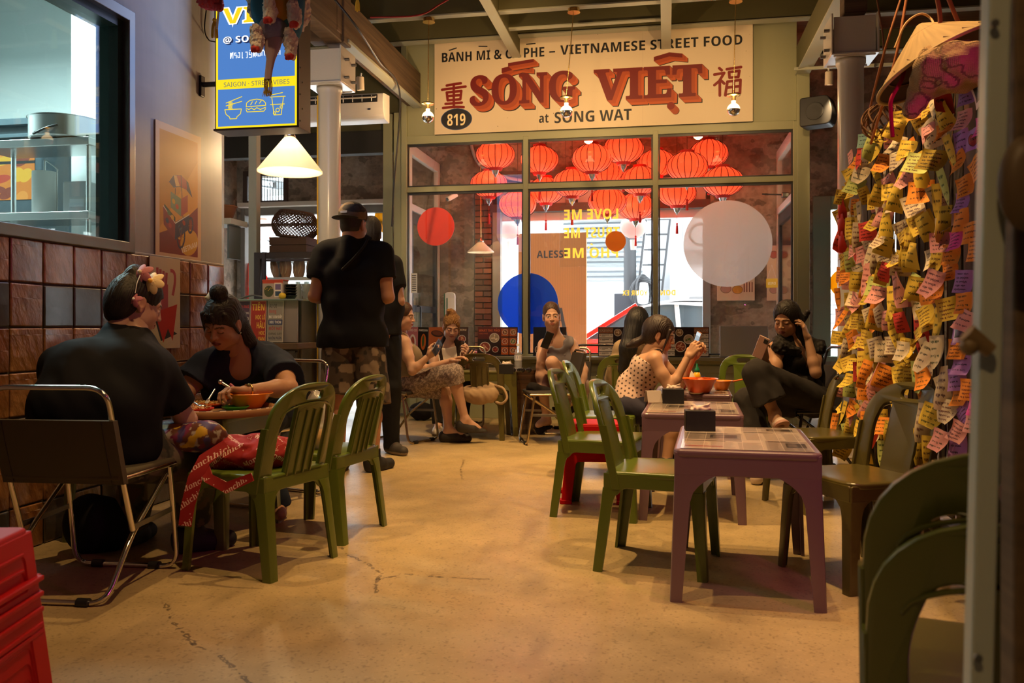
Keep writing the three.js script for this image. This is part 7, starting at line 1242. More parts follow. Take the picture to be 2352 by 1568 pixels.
// 10. woman in a black blouse, leg crossed
{
const j = { pel: [0.92, 0.50, -6.12], waist: [0.933, .643, -6.268], chest: [0.903, .767, -6.222], neck: [0.876, .921, -6.196], shL: [1.024, .852, -6.284], shR: [0.74, .856, -6.09], elL: [0.997, .694, -6.015], wrL: [0.955, .923, -6.069], elR: [0.731, .623, -5.967], wrR: [0.637, .788, -5.787], hipL: [1.0, 0.5, -6.06], knL: [0.577, .7, -5.715], anL: [0.689, .445, -5.675], toL: [0.709, .373, -5.577], hipR: [0.82, 0.5, -6.04], knR: [0.543, .501, -5.912], anR: [0.595, .064, -5.759], toR: [0.569, .046, -5.612], head: { at: [0.822, 1.051, -6.146], yaw: -30, pitch: 16, roll: -2, s: 1.0 }, bust: 1.1 };
person('woman in a black ruffled blouse, legs crossed, touching her hair and reading a phone', j, {
bulk: 0.97, skin: [0.42, 0.235, 0.14], face: { closed: true }, paint: { closed: true, lip: [0.25, 0.07, 0.06] }, handR: { kind: 'grip', dir: [-0.2, 0.75, 0.25], nrm: [0.5, 0.1, -0.6] }, handL: { kind: 'relaxed', dir: [-0.25, 0.85, -0.1], nrm: [-0.8, 0, -0.3] },
dress({ t, wear, hair, trunk: tr, T }) {
const g = tr(0.012), m = cloth([0.016, 0.014, 0.013], 0.7);
wear('blouse', [...g.pelvis, ...g.belly, ...g.ribs, ...g.shoulders, C(add3(j.neck, T.fwd, 0.12), add3(j.chest, T.fwd, 0.14), 0.075, 0.05, { op: 's', k: 0.02 }), C(j.shL, j.elL, 0.052, 0.06, { op: 's', k: 0.01 }), C(j.shR, j.elR, 0.052, 0.06, { op: 's', k: 0.01 })], m, { noise: folds(0.005, 16) });
for (const [s, q] of [['R', 1], ['L', 1]]) wear('ruffle', [C(add3(mix3(j['sh' + s], j.neck, 0.25), T.up, 0.035), add3(j['sh' + s], T.fwd, 0.05), 0.042, 0.05, { k: 0.03 }), C(add3(j['sh' + s], T.fwd, 0.05), add3(mix3(j['sh' + s], j.chest, 0.5), T.fwd, 0.11), 0.046, 0.03, { k: 0.03 })], m, { h: 0.006, noise: (x, y, z) => 0.010 * noise3(x * 55, y * 55, z * 55) });
wear('lace', [C(add3(j.chest, T.fwd, 0.105), add3(add3(j.chest, T.fwd, 0.10), T.up, 0.03), 0.034, 0.028)], cloth([0.5, 0.42, 0.34]), { h: 0.006 });
wear('trousers', [...tr(0.018).pelvis, PL(add3(j.pel, [0, 0.06, 0]), [0, 1, 0]), C(j.hipL, j.knL, 0.115, 0.088), C(j.knL, mix3(j.knL, j.anL, 0.72), 0.09, 0.115, { cut: true }), C(j.hipR, j.knR, 0.115, 0.09), C(j.knR, mix3(j.knR, j.anR, 0.8), 0.09, 0.115, { cut: true })], cloth([0.028, 0.025, 0.024]), { noise: folds(0.008, 12) });
hair([...cap0({ line: -0.008 }), E([0, 0.03, -0.03], [0.088, 0.10, 0.105], { k: 0.02 }), E([0, -0.04, 0.10], [0.064, 0.108, 0.088], { op: 's', k: 0.012 }), E([0.095, -0.008, 0.0], [0.02, 0.035, 0.024], { op: 's', k: 0.01 }), C([0.055, -0.02, -0.05], [0.075, -0.20, -0.02], 0.05, 0.045, { k: 0.03 }), C([0.075, -0.20, -0.02], [0.055, -0.36, 0.04], 0.045, 0.025, { k: 0.03 }), C([-0.06, -0.02, -0.05], [-0.06, -0.16, -0.05], 0.04, 0.03, { k: 0.03 }), C([0.05, -0.05, -0.1], [0.10, 0.02, -0.14], 0.03, 0.02, { k: 0.03 })], HAIR);
obj('necklace', tube([add3(add3(j.neck, T.lat, -0.06), T.fwd, 0.03), add3(add3(j.neck, T.fwd, 0.085), T.up, -0.07), add3(add3(j.neck, T.lat, 0.06), T.fwd, 0.03)], 0.002), M.chrome, t);
const sc = { col: [0.48, 0.36, 0.28], sole: [0.55, 0.45, 0.37], rough: 0.6 };
shoe(j, 'R', sc, t); shoe(j, 'L', { ...sc, up: nor3([-0.25, 0.75, -0.5]), free: true, tilt: true, col: [0.55, 0.42, 0.35], sole: [0.35, 0.18, 0.14], low: true }, t);
const d0 = nor3([j.toR[0] - j.anR[0], 0, j.toR[2] - j.anR[2]]), sgn = dot3(crs3([0, 1, 0], d0), [0.3, 0, 1]) > 0 ? 1 : -1, sd = crs3([0, 1, 0], d0).map((q) => q * sgn), m0 = add3(add3(j.anR, d0, 0.06), sd, 0.051);
const bg = sheet(0.17, 0.03).applyMatrix4(new THREE.Matrix4().makeBasis(V(d0.map((q) => q * sgn)), V(0, 1, 0), V(sd)).setPosition(m0[0], 0.032, m0[2]));
obj('shoe_band', bg, std('#ffffff', 0.6, { map: canvasTex(256, 44, (g2, w, h) => { g2.fillStyle = '#c9a48c'; g2.fillRect(0, 0, w, h); g2.strokeStyle = '#3a2f66'; g2.lineWidth = 4; g2.beginPath(); g2.moveTo(0, 24); g2.lineTo(60, 24); g2.moveTo(206, 24); g2.lineTo(w, 24); g2.stroke(); g2.fillStyle = '#2c2358'; fitText(g2, 'crocs', 64, 202, 36, 44, 'bold'); }) }), t);
},
});
}
// ---------------------------------------------------------------- food, bags and small things
const bowlProf = (r, h, t = 0.005) => [[0, 0], [r * 0.55, 0], [r * 0.6, 0.01], [r * 0.95, h * 0.9], [r * 1.04, h * 0.94], [r * 1.04, h], [r * 0.92, h * 0.93], [r * 0.55, 0.012], [0, 0.012]];
const flute = (g, n, k) => { const P = g.attributes.position; for (let i = 0; i < P.count; i++) { const x = P.getX(i), z = P.getZ(i), a = Math.atan2(z, x), q = 1 + k * Math.cos(a * n + P.getY(i) * 30); P.setX(i, x * q); P.setZ(i, z * q); } g.computeVertexNormals(); return g; };
const ORANGE = phy([0.75, 0.22, 0.015], 0.3, { clearcoat: 0.3 }), ORANGE2 = phy([0.80, 0.13, 0.012], 0.3, { clearcoat: 0.3 });
const DY = 0.598;
{
const t = thing('woven_tray', 'round woven bamboo tray under the plates on the green table', 'tray', [-2.058, .6, -3.667]); t.position.y = DY;
obj('base', lathe([[0, 0.002], [0.25, 0.002], [0.25, 0.008], [0, 0.008]], 48), std([0.30, 0.16, 0.06], 0.8), t);
const rim = obj('rim', lathe([[0.24, 0], [0.262, 0], [0.266, 0.03], [0.25, 0.034], [0.242, 0.01], [0.24, 0]], 48), std([0.34, 0.18, 0.07], 0.7), t);
for (let i = 0; i < 28; i++) obj('binding', rb(0.005, 0.036, 0.03, 0.002, 0.254, 0.017, 0).rotateY((i / 28) * Math.PI * 2), std([0.12, 0.06, 0.025], 0.8), rim);
const plate = (label, p, r, m, food) => { const q = thing('plate', label, 'plate', [p[0], DY + 0.009, p[2]]); obj('dish', lathe([[0, 0], [r * 0.6, 0], [r, 0.018], [r * 1.02, 0.022], [r * 0.98, 0.021], [r * 0.6, 0.005], [0, 0.005]], 36), m, q); if (food) { const g = []; for (let i = 0; i < 60; i++) { const a = rnd(0, 6.3), d = r * 0.65 * Math.sqrt(rnd()); g.push(tube([[d * Math.cos(a), 0.012 + rnd(0, 0.012), d * Math.sin(a)], [d * Math.cos(a) + rnd(-0.02, 0.02), 0.022 + rnd(0, 0.01), d * Math.sin(a) + rnd(-0.02, 0.02)], [d * Math.cos(a) + rnd(-0.03, 0.03), 0.012, d * Math.sin(a) + rnd(-0.03, 0.03)]], 0.0028, false, 6, 4)); } const f = obj('food', g, std(food, 0.5), q); f.userData.kind = 'stuff'; } return q; };
plate('orange plate of noodles under the fork of the woman in navy', [-2.247, .6, -3.849], 0.115, ORANGE2, [0.5, 0.32, 0.10]);
plate('small red dish beside the green dish on the woven tray', [-2.126, .6, -3.593], 0.07, phy([0.6, 0.03, 0.01], 0.3), [0.6, 0.3, 0.1]);
plate('small green dish on the woven tray', [-2.006, .6, -3.718], 0.062, phy([0.03, 0.28, 0.03], 0.3), null);
plate('red dish of noodles in front of the woman in the black shirt', [-2.361, .6, -3.653], 0.085, phy([0.6, 0.03, 0.01], 0.3), [0.55, 0.3, 0.1]);
const bw = thing('orange_bowl', 'large orange bowl with two handles sticking out on the green table', 'bowl', [-2.01, .605, -3.839]); obj('bowl', flute(lathe(bowlProf(0.118, 0.078), 48), 24, 0.008), ORANGE, bw);
tag(obj('spoon', [tube([add3([bw.position.x, 0.66, bw.position.z], [-0.01, 0, 0.0]), [bw.position.x - 0.06, 0.695, bw.position.z + 0.02], [bw.position.x - 0.13, 0.735, bw.position.z + 0.02]], 0.007), sp(0.012, bw.position.x - 0.13, 0.735, bw.position.z + 0.02)], M.steel), 'steel spoon leaning in the large orange bowl', 'spoon');
tag(obj('ladle', tube([[bw.position.x + 0.01, 0.66, bw.position.z + 0.03], [bw.position.x - 0.03, 0.69, bw.position.z + 0.03], [bw.position.x - 0.075, 0.725, bw.position.z + 0.03]], 0.008), std([0.30, 0.06, 0.12], 0.35)), 'purple handled ladle leaning in the large orange bowl', 'ladle');
const fork = (label, a, b) => { const A = V(a), B = V(b), d = B.clone().sub(A).normalize(), f = thing('fork', label, 'fork', a), L = B.distanceTo(A), sd = V(1, 0, 0.3).normalize(); const P = (k, s) => d.clone().multiplyScalar(k).addScaledVector(sd, s).toArray(); obj('handle', [rod(P(0, 0), P(L * 0.7, 0), 0.003, 0.004), rod(P(L * 0.7, 0), P(L * 0.8, 0), 0.005, 0.008)], M.steel, f); for (let i = 0; i < 4; i++) obj('tine', rod(P(L * 0.78, (i - 1.5) * 0.006), P(L, (i - 1.5) * 0.006), 0.002, 0.0012, 6), M.steel, f); };
fork('steel fork held in the left hand of the woman in navy', [-2.083, .712, -3.667], [-2.091, .65, -3.604]);
tag(obj('spoon', [rod([-2.229, .664, -3.681], [-2.15, .638, -3.634], 0.004), sp(0.02).scale(1, 0.35, 0.7).translate(...[-2.123, .636, -3.619])], M.steel), 'steel spoon held in the right hand of the woman in navy', 'spoon');
}
// bags at the left table
{
const pat = (x, y, z) => { const a = noise3(x * 26, y * 26, z * 26), b = noise3(x * 34 + 7, y * 34, z * 34), c = noise3(x * 60, y * 60 + 5, z * 60); return a > 0.3 ? [0.55, 0.33, 0.02] : b > 0.25 ? [0.05, 0.03, 0.14] : c > 0.3 ? [0.4, 0.34, 0.3] : a < -0.25 ? [0.16, 0.012, 0.06] : [0.12, 0.035, 0.02]; };
const g = skin([E([-2.009, .542, -3.294], [0.15, 0.065, 0.11], { k: 0.04 }), E([-1.892, .547, -3.275], [0.07, 0.065, 0.08], { k: 0.04 }), E([-2.103, .539, -3.297], [0.06, 0.05, 0.07], { k: 0.04 })], 0.006, { noise: (x, y, z) => 0.008 * noise3(x * 22, y * 22, z * 22) });
tag(obj('printed_bag', paint(g, pat), std('#fff', 0.6, { vertexColors: true })), 'bag with a colourful purple and yellow print on the lap of the black shirt woman', 'bag');
const red = canvasTex(512, 512, (g2, w, h) => { g2.fillStyle = '#8e0f10'; g2.fillRect(0, 0, w, h); g2.fillStyle = '#d8b8a8'; g2.font = 'italic bold 54px serif'; for (const [x, y, r] of [[60, 120, -0.6], [280, 90, -0.5], [140, 300, -0.65], [360, 280, -0.55], [60, 470, -0.5], [300, 470, -0.6]]) { g2.save(); g2.translate(x, y); g2.rotate(r); g2.fillText('Monchhichi', -40, 0); g2.restore(); } g2.fillStyle = '#d8b8a8'; for (let i = 0; i < 20; i++) { g2.beginPath(); g2.arc(hash(i, 3) * w, hash(i, 4) * h, 4, 0, 7); g2.fill(); } });
red.wrapS = red.wrapT = THREE.RepeatWrapping; red.repeat.set(3.6, 3.6);
const rm = std('#ffffff', 0.85, { map: red });
const b = thing('red_bag', 'red printed cloth bag with pale script lying on the green chair', 'bag', [-1.72, 0.41, -3.36]);
const loc = (p) => sub3(p, [-1.72, 0.41, -3.36]);
obj('body', muv(skin([E([-0.03, 0.055, 0.0], [0.17, 0.075, 0.15], { k: 0.05 }), E([-0.12, 0.05, 0.03], [0.09, 0.075, 0.10], { k: 0.05 }), E([0.05, 0.065, -0.06], [0.10, 0.065, 0.10], { k: 0.05 }), E([0.08, 0.05, -0.16], [0.06, 0.05, 0.08], { k: 0.04 })], 0.008, { noise: (x, y, z) => 0.012 * noise3(x * 17, y * 17, z * 17) + 0.006 * noise3(x * 36, y * 36, z * 36) })), rm, b);
const q = (pts, w) => { const rr = pts.map((p, i) => { const d = nor3(sub3(pts[Math.min(i + 1, pts.length - 1)], pts[Math.max(i - 1, 0)])), s = nor3(crs3(d, [0.3, 0.2, 1])), n = nor3(crs3(s, d)); return [[1, 1], [-1, 1], [-1, -1], [1, -1]].map(([a, c]) => add3(add3(p, s, a * w[i]), n, c * 0.004)); }); return loft(rr); };
obj('strap', muv(q([[-1.745, .529, -3.159], [-1.799, .477, -3.088], [-1.82, .405, -3.054], [-1.847, .303, -3.049], [-1.859, .222, -3.047]].map(loc), [0.02, 0.026, 0.028, 0.026, 0.024])), rm, b);
obj('strap', muv(q([[-1.808, .467, -3.097], [-1.769, .409, -3.063], [-1.683, .377, -3.048], [-1.579, .421, -3.057]].map(loc), [0.016, 0.02, 0.022, 0.016])), rm, b);
const pb = thing('plastic_bag', 'clear plastic carrier bag with something orange inside on the second green chair', 'bag', [-1.66, 0.41, -3.93]);
const clear = phy([0.75, 0.73, 0.7], 0.28, { transmission: 0.7, thickness: 0 });
obj('film', skin([E([0.0, 0.09, 0.02], [0.085, 0.11, 0.10], { k: 0.03 }), E([-0.02, 0.20, 0.02], [0.045, 0.07, 0.05], { k: 0.05 }), C([-0.02, 0.24, 0.02], [-0.05, 0.31, 0.05], 0.02, 0.008, { k: 0.03 }), C([-0.02, 0.24, 0.02], [0.03, 0.30, 0.0], 0.02, 0.008, { k: 0.03 })], 0.006, { noise: (x, y, z) => 0.010 * noise3(x * 30, y * 22, z * 30) }), clear, pb);
obj('contents', skin([E([0.0, 0.05, 0.02], [0.06, 0.045, 0.07])], 0.008), std([0.75, 0.38, 0.03], 0.5), pb);
tag(obj('black_bag', skin([E([-2.526, 0, -3.378].map((v, i) => v + (i === 1 ? 0.13 : 0)), [0.11, 0.13, 0.10], { k: 0.05 }), E([-2.469, 0, -3.433].map((v, i) => v + (i === 1 ? 0.11 : 0)), [0.10, 0.12, 0.09], { k: 0.05 })], 0.01, { noise: folds(0.006, 14) }), cloth([0.012, 0.012, 0.014])), 'black bag on the floor under the brown folding chair', 'bag');
}
// tissue boxes
function tissue(label, p, s = 1, turn = 0) {
const t = thing('tissue_box', label, 'tissue box', p, turn);
obj('box', rb(0.125 * s, 0.088 * s, 0.075 * s, 0.004, 0, 0.044 * s, 0), std([0.010, 0.010, 0.011], 0.5), t);
obj('slot', rb(0.08 * s, 0.002, 0.03 * s, 0.001, 0, 0.0885 * s, 0), std([0.002, 0.002, 0.002], 0.9), t);
obj('tissue', skin([C([-0.03 * s, 0.088 * s, 0], [0.035 * s, 0.092 * s, 0], 0.012 * s, 0.014 * s, { k: 0.01 }), C([0.0, 0.09 * s, 0], [0.04 * s, 0.115 * s, 0.005], 0.012 * s, 0.003, { k: 0.01 }), C([0.0, 0.09 * s, 0], [-0.03 * s, 0.108 * s, -0.005], 0.012 * s, 0.004, { k: 0.01 })], 0.003, { noise: (x, y, z) => 0.004 * noise3(x * 90, y * 90, z * 90) }), cloth([0.75, 0.62, 0.54]), t);
}
tissue('black tissue box on the nearest purple table', [0.142, .558, -3.734], 1.0, R(4));
tissue('black tissue box on the middle purple table', [0.04, .558, -5.037], 0.98, R(2));
tissue('black tissue box on the far green table', [-1.356, .602, -7.188], 0.95, R(6));
// far purple table
{
const y = 0.558, at2 = (p) => [p[0], y, p[2]];
const b1 = thing('orange_bowl', 'large red-orange bowl on the far purple table', 'bowl', at2([0.223, .558, -5.875])); obj('bowl', flute(lathe(bowlProf(0.118, 0.10), 48), 20, 0.008), ORANGE2, b1);
const b2 = thing('orange_bowl', 'smaller orange bowl with a spoon handle pointing right on the far purple table', 'bowl', at2([0.384, .558, -6.147])); obj('bowl', flute(lathe(bowlProf(0.075, 0.07), 40), 16, 0.008), ORANGE, b2);
tag(obj('plastic_spoon', [rod([b2.position.x - 0.03, y + 0.04, b2.position.z], [b2.position.x + 0.15, y + 0.078, b2.position.z - 0.01], 0.006)], ORANGE2), 'orange plastic spoon lying across the smaller orange bowl', 'spoon');
const b3 = thing('red_bowl', 'small red bowl beside the elbow of the dotted girl', 'bowl', at2([0.101, .558, -6.181])); obj('bowl', lathe(bowlProf(0.06, 0.05), 32), phy([0.6, 0.03, 0.01], 0.3), b3);
const pl = thing('plate', 'small white saucer in front of the large red-orange bowl', 'plate', at2([0.195, .558, -5.793])); obj('dish', lathe([[0, 0], [0.035, 0], [0.05, 0.01], [0.048, 0.01], [0.034, 0.003], [0, 0.003]], 28), phy([0.65, 0.5, 0.45], 0.3), pl);
const tr = thing('caddy_tray', 'dark round tray holding sauces on the far purple table', 'tray', at2([0.213, .558, -6.426])); obj('tray', lathe([[0, 0], [0.10, 0], [0.11, 0.025], [0.106, 0.025], [0.096, 0.005], [0, 0.005]], 36), M.blackGloss, tr);
const ty = y + 0.006, j1 = thing('sauce_jug', 'white sauce jug with a round handle on the dark tray', 'jug', [tr.position.x - 0.05, ty, tr.position.z]); obj('body', lathe([[0, 0], [0.035, 0], [0.042, 0.02], [0.038, 0.06], [0.018, 0.09], [0.014, 0.10], [0.017, 0.112], [0, 0.112]], 28), phy([0.72, 0.66, 0.6], 0.3), j1); obj('handle', new THREE.TorusGeometry(0.022, 0.005, 8, 20).translate(0.0, 0.125, 0), phy([0.72, 0.66, 0.6], 0.3), j1);
const s1 = thing('sauce_bottle', 'yellow squeeze bottle with a green cap on the dark tray', 'bottle', [tr.position.x + 0.012, ty, tr.position.z]); obj('body', lathe([[0, 0], [0.022, 0], [0.023, 0.06], [0.016, 0.085], [0, 0.086]], 24), phy([0.8, 0.4, 0.01], 0.3), s1); obj('cap', lathe([[0, 0.086], [0.017, 0.086], [0.016, 0.10], [0.007, 0.115], [0.004, 0.135], [0, 0.136]], 20), phy([0.01, 0.16, 0.07], 0.3), s1);
j1.scale.setScalar(1.3); s1.scale.setScalar(1.25); const s2 = thing('sauce_bottle', 'small clear bottle with a pale cap at the right of the dark tray', 'bottle', [tr.position.x + 0.075, ty, tr.position.z + 0.01]); obj('body', lathe([[0, 0], [0.015, 0], [0.016, 0.045], [0.008, 0.055], [0, 0.056]], 20), phy([0.08, 0.05, 0.03], 0.15), s2); obj('cap', cy(0.009, 0.009, 0.014, 0, 0.062, 0), std([0.7, 0.68, 0.6], 0.5), s2);
const s3 = thing('chili_jar', 'small red chili jar at the back of the dark tray', 'jar', [tr.position.x + 0.05, ty, tr.position.z - 0.055]); obj('body', lathe([[0, 0], [0.024, 0], [0.026, 0.05], [0.02, 0.06], [0, 0.06]], 20), phy([0.4, 0.03, 0.015], 0.3), s3); obj('lid', cy(0.022, 0.022, 0.014, 0, 0.067, 0), M.black, s3);
const mg = thing('paper_card', 'crumpled pale card at the back left of the middle purple table', 'card', at2([-.07, .558, -5.017]), 0.4); obj('leaf', [rb(0.09, 0.07, 0.003, 0.001, 0, 0.04, 0.01, -0.35), rb(0.09, 0.07, 0.003, 0.001, 0, 0.04, -0.03, 0.35)], std([0.55, 0.48, 0.42], 0.7), mg);
}
// bottles of water
function water(label, p, s = 1, tall = 1) {
const t = thing('water_bottle', label, 'bottle', p), k = s;
obj('body', lathe([[0, 0], [0.026, 0], [0.032, 0.006], [0.032, 0.03], [0.029, 0.035], [0.032, 0.042], [0.032, 0.075], [0.029, 0.08], [0.032, 0.087], [0.032, 0.135], [0.030, 0.15], [0.014, 0.195], [0.0125, 0.21], [0, 0.21]].map(([r, y]) => [r * k, y * k * tall]), 28), phy([0.85, 0.88, 0.92], 0.12, { transmission: 0.8, thickness: 0 }), t);
obj('label_band', lathe([[0.0326, 0.09], [0.0326, 0.132]].map(([r, y]) => [r * k, y * k * tall]), 28), std([0.62, 0.62, 0.66], 0.4), t);
obj('label_print', lathe([[0.0329, 0.105], [0.0329, 0.125]].map(([r, y]) => [r * k, y * k * tall]), 10), std([0.03, 0.09, 0.35], 0.4), t);
obj('cap', cy(0.015 * k, 0.015 * k, 0.018 * k, 0, 0.219 * k * tall, 0, 20), std([0.75, 0.75, 0.72], 0.4), t);
}
water('clear water bottle standing on the floor before the cream bag chair', [-1.948, 0, -7.441], 1.22, 1.2);
water('clear water bottle with a blue label on the far green table', [[-1.331, .602, -7.638][0], 0.602, [-1.331, .602, -7.638][2]], 1.1);
// sunglasses and bags at the far green table
for (const [l, p] of [['dark sunglasses left of the tree stump, nearer the water bottle', [-1.295, .602, -7.342]], ['dark sunglasses at the right edge of the far green table', [-1.216, .602, -7.356]]]) {
const t = thing('sunglasses', l, 'sunglasses', [p[0], 0.602, p[2]], 0.3); for (const s of [-1, 1]) { obj('lens', sp(0.026, s * 0.03, 0.024, 0, 1, 0.8, 0.25), M.blackGloss, t); obj('temple', tube([[s * 0.056, 0.03, 0], [s * 0.06, 0.028, -0.07], [s * 0.052, 0.012, -0.13]], 0.0025), M.black, t); }
obj('bridge', tube([[-0.01, 0.03, 0], [0, 0.034, 0.003], [0.01, 0.03, 0]], 0.003), M.black, t);
}
{
const t = thing('cream_bag', 'cream canvas bag with a strap on the brownish chair at the far table', 'bag', [-1.629, .399, -7.327]);
obj('body', skin([E([-0.02, 0, -0.08], [0.17, 0.085, 0.07], { k: 0.05 }), E([0.07, 0.03, -0.08], [0.10, 0.085, 0.06], { k: 0.05 }), E([-0.11, 0.02, -0.07], [0.07, 0.06, 0.05], { k: 0.05 })], 0.008, { noise: folds(0.008, 16) }), cloth([0.50, 0.36, 0.22]), t);
obj('strap', [tube([[0.13, 0.09, -0.06], [0.21, 0.06, -0.05], [0.245, -0.02, -0.04], [0.20, -0.07, -0.04], [0.14, -0.06, -0.06]], 0.011)], cloth([0.50, 0.36, 0.22]), t);
tag(obj('black_bag', skin([E([-1.091, .445, -7.374], [0.11, 0.045, 0.08], { k: 0.04 }), E([-1.143, .474, -7.334], [0.06, 0.05, 0.06], { k: 0.04 })], 0.007, { noise: folds(0.006, 20) }), cloth([0.014, 0.012, 0.012])), 'black soft bag lying on the folding chair before the woman in grey', 'bag');
tag(obj('black_bag', skin([E([-2.596, 0, -8.824].map((v, i) => v + (i === 1 ? 0.1 : 0)), [0.14, 0.10, 0.10], { k: 0.04 })], 0.01, { noise: folds(0.006, 20) }), cloth([0.014, 0.012, 0.012])), 'black bag on the floor under the chair of the crop top woman', 'bag');
}
// phones
const phone = (label, p, rx, ry, rz, c = [0.015, 0.015, 0.02]) => { const t = thing('phone', label, 'phone', p); t.rotation.set(rx, ry, rz); obj('case', rb(0.074, 0.152, 0.009, 0.006), phy(c, 0.3, { clearcoat: 0.5 }), t); obj('screen', rb(0.068, 0.145, 0.002, 0.003, 0, 0, 0.0048), M.blackGloss, t); obj('camera_bump', rb(0.028, 0.03, 0.004, 0.004, -0.018, 0.052, -0.006), M.black, t); };
phone('blue-black phone held by the crop top woman', [-1.913, .83, -6.97], -0.3, 1.2, -0.6, [0.02, 0.03, 0.12]);
phone('dark phone in the lap of the blonde woman', [-1.788, .756, -7.725], -1.0, 0.3, 0.2);
phone('black phone in the right hand of the woman in grey', [-1.025, .889, -7.366], 0.25, 0.4, -0.45);
phone('pale pink phone held up by the dotted girl', [0.202, .897, -5.85], -0.5, -1.1, -0.7, [0.35, 0.22, 0.18]);
phone('pink phone with a black frame held by the black blouse woman', [0.608, .87, -5.721], 0.15, 2.6, 0.35, [0.42, 0.25, 0.2]);
// ---------------------------------------------------------------- the street outside
struct('street', wb([-30, -0.3, -40], [30, -0.12, -10.86]), std([0.55, 0.55, 0.54], 0.8));
const pale = std([0.74, 0.75, 0.75], 0.8), pale2 = std([0.50, 0.55, 0.60], 0.8), gry = std([0.24, 0.26, 0.28], 0.7), dkg = std([0.03, 0.033, 0.037], 0.7);
{
const t = thing('street_building', 'pale building with blue pipes across the street, left of the orange banner', 'building', [-6.5, -0.12, -17.5]);
obj('wall', muv(box2([-6, 0, -3], [3.6, 9, 0])), pale, t);
for (let i = 0; i < 4; i++) obj('pipe', rod([1.6 + i * 0.42, 0, 0.08], [1.6 + i * 0.42, 7, 0.08], 0.05), std([0.08, 0.24, 0.42], 0.5), t);
for (let i = 0; i < 5; i++) { const f = obj('window', rbox2([-4.8 + i * 1.6, 1.2, 0], [-3.8 + i * 1.6, 3.0, 0.06]), gry, t); obj('pane', box2([-4.72 + i * 1.6, 1.28, 0.06], [-3.88 + i * 1.6, 2.92, 0.07]), std([0.2, 0.26, 0.3], 0.2), f); }
obj('fascia', box2([-6, 3.6, 0], [3.6, 4.1, 0.5]), pale2, t);
for (let i = 0; i < 9; i++) obj('cable', tube([[-5 + i * 1.05, 4.2, 0.6], [-4 + i * 0.98, 3.3 - 0.1 * i, 0.5], [-3.2 + i * 0.9, 2.4, 0.3], [-3 + i * 0.85, 0.4, 0.2]], 0.015), dkg, t);
}
{
const t = thing('street_building', 'dark roofed passage with louvred shutters far behind the parked car', 'building', [-0.85, -0.12, -28]);
obj('wall', muv(box2([-3.2, 0, -4], [1.9, 8, 0])), pale, t);
obj('opening', rbox2([-2.8, 0, 0], [0.6, 2.4, 0.05]), std([0.6, 0.62, 0.62], 0.7), t);
for (let i = 0; i < 14; i++) obj('louvre', rb(2.6, 0.05, 0.16, 0.01, -1.2, 2.6 + i * 0.16, 0.1, 0.5), i % 3 ? gry : pale2, t);
obj('canopy', [box2([-3.2, 4.9, 0], [1.9, 5.1, 3.5])], dkg, t);
for (let i = 0; i < 5; i++) obj('canopy_rib', bar([-3 + i, 4.85, 0.1], [-3 + i, 4.6, 3.4], 0.08, 0.16), gry, t);
}
{
const t = thing('street_building', 'white shop row with air conditioners and awnings right of the parked car', 'building', [1.95, -0.12, -17]);
obj('wall', muv(box2([-1.9, 0, -6], [7, 9, 0])), pale, t);
obj('side_wall', muv(box2([-2.3, 0, -6], [-1.88, 9, 0.4])), gry, t);
for (let i = 0; i < 4; i++) { const a = obj('air_conditioner', rb(0.85, 0.6, 0.34, 0.02, -1.2 + (i % 2) * 0.9, 2.9 + Math.floor(i / 2) * 0.85, 0.25), std([0.5, 0.5, 0.5], 0.6), t); obj('fan_grille', new THREE.TorusGeometry(0.2, 0.02, 6, 24).translate(-1.3 + (i % 2) * 0.9, 2.9 + Math.floor(i / 2) * 0.85, 0.43), dkg, a); }
for (let i = 0; i < 4; i++) obj('awning', rb(0.9, 0.04, 0.9, 0.01, -1.35 + i * 0.95, 2.1 - i * 0.06, 0.55, 0.55), i % 2 ? pale2 : pale, t);
for (let i = 0; i < 10; i++) obj('shutter_slat', rb(3.4, 0.16, 0.03, 0.01, 0.2, 0.1 + i * 0.17, 0.03), i % 2 ? std([0.36, 0.37, 0.38], 0.6) : pale2, t);
for (let i = 0; i < 5; i++) obj('window', rbox2([-1.5 + i * 1.2, 4.6, 0], [-0.7 + i * 1.2, 5.8, 0.05]), gry, t);
}
{
const t = thing('utility_post', 'dark street post with meters and a coil of cables beside the parked car', 'post', [[-.665, 1.423, -16][0], -0.12, -16]);
obj('pole', rod([0, 0, 0], [0, 7, 0], 0.13, 0.10), dkg, t); obj('meter_box', [rb(0.36, 0.5, 0.25, 0.02, -0.1, 1.5, 0.15)], std([0.025, 0.03, 0.04], 0.6), t); obj('meter_box', rb(0.42, 0.4, 0.2, 0.02, 0.25, 1.2, 0.15), gry, t);
for (let i = 0; i < 5; i++) obj('cable_coil', new THREE.TorusGeometry(0.22 + i * 0.03, 0.018, 6, 26).rotateY(0.3 * i).translate(0.25, 1.75, 0.25), dkg, t);
for (let i = 0; i < 3; i++) obj('ladder_rail', bar([0.15 + i * 0.22, 1.8, 0.1], [0.35 + i * 0.22, 3.6, 0.1], 0.04, 0.04), dkg, t);
for (let i = 0; i < 6; i++) obj('rung', bar([0.2 + i * 0.03, 2 + i * 0.28, 0.1], [0.62 + i * 0.03, 2 + i * 0.28, 0.1], 0.03, 0.03), dkg, t);
for (let i = 0; i < 7; i++) obj('overhead_cable', tube([[-9, 4.2 + i * 0.12, 0.5], [-4, 3.5 + i * 0.14, 0.4], [0, 3.9 + i * 0.1, 0], [6, 3.6 + i * 0.12, 0.6]], 0.018), dkg, t);
}
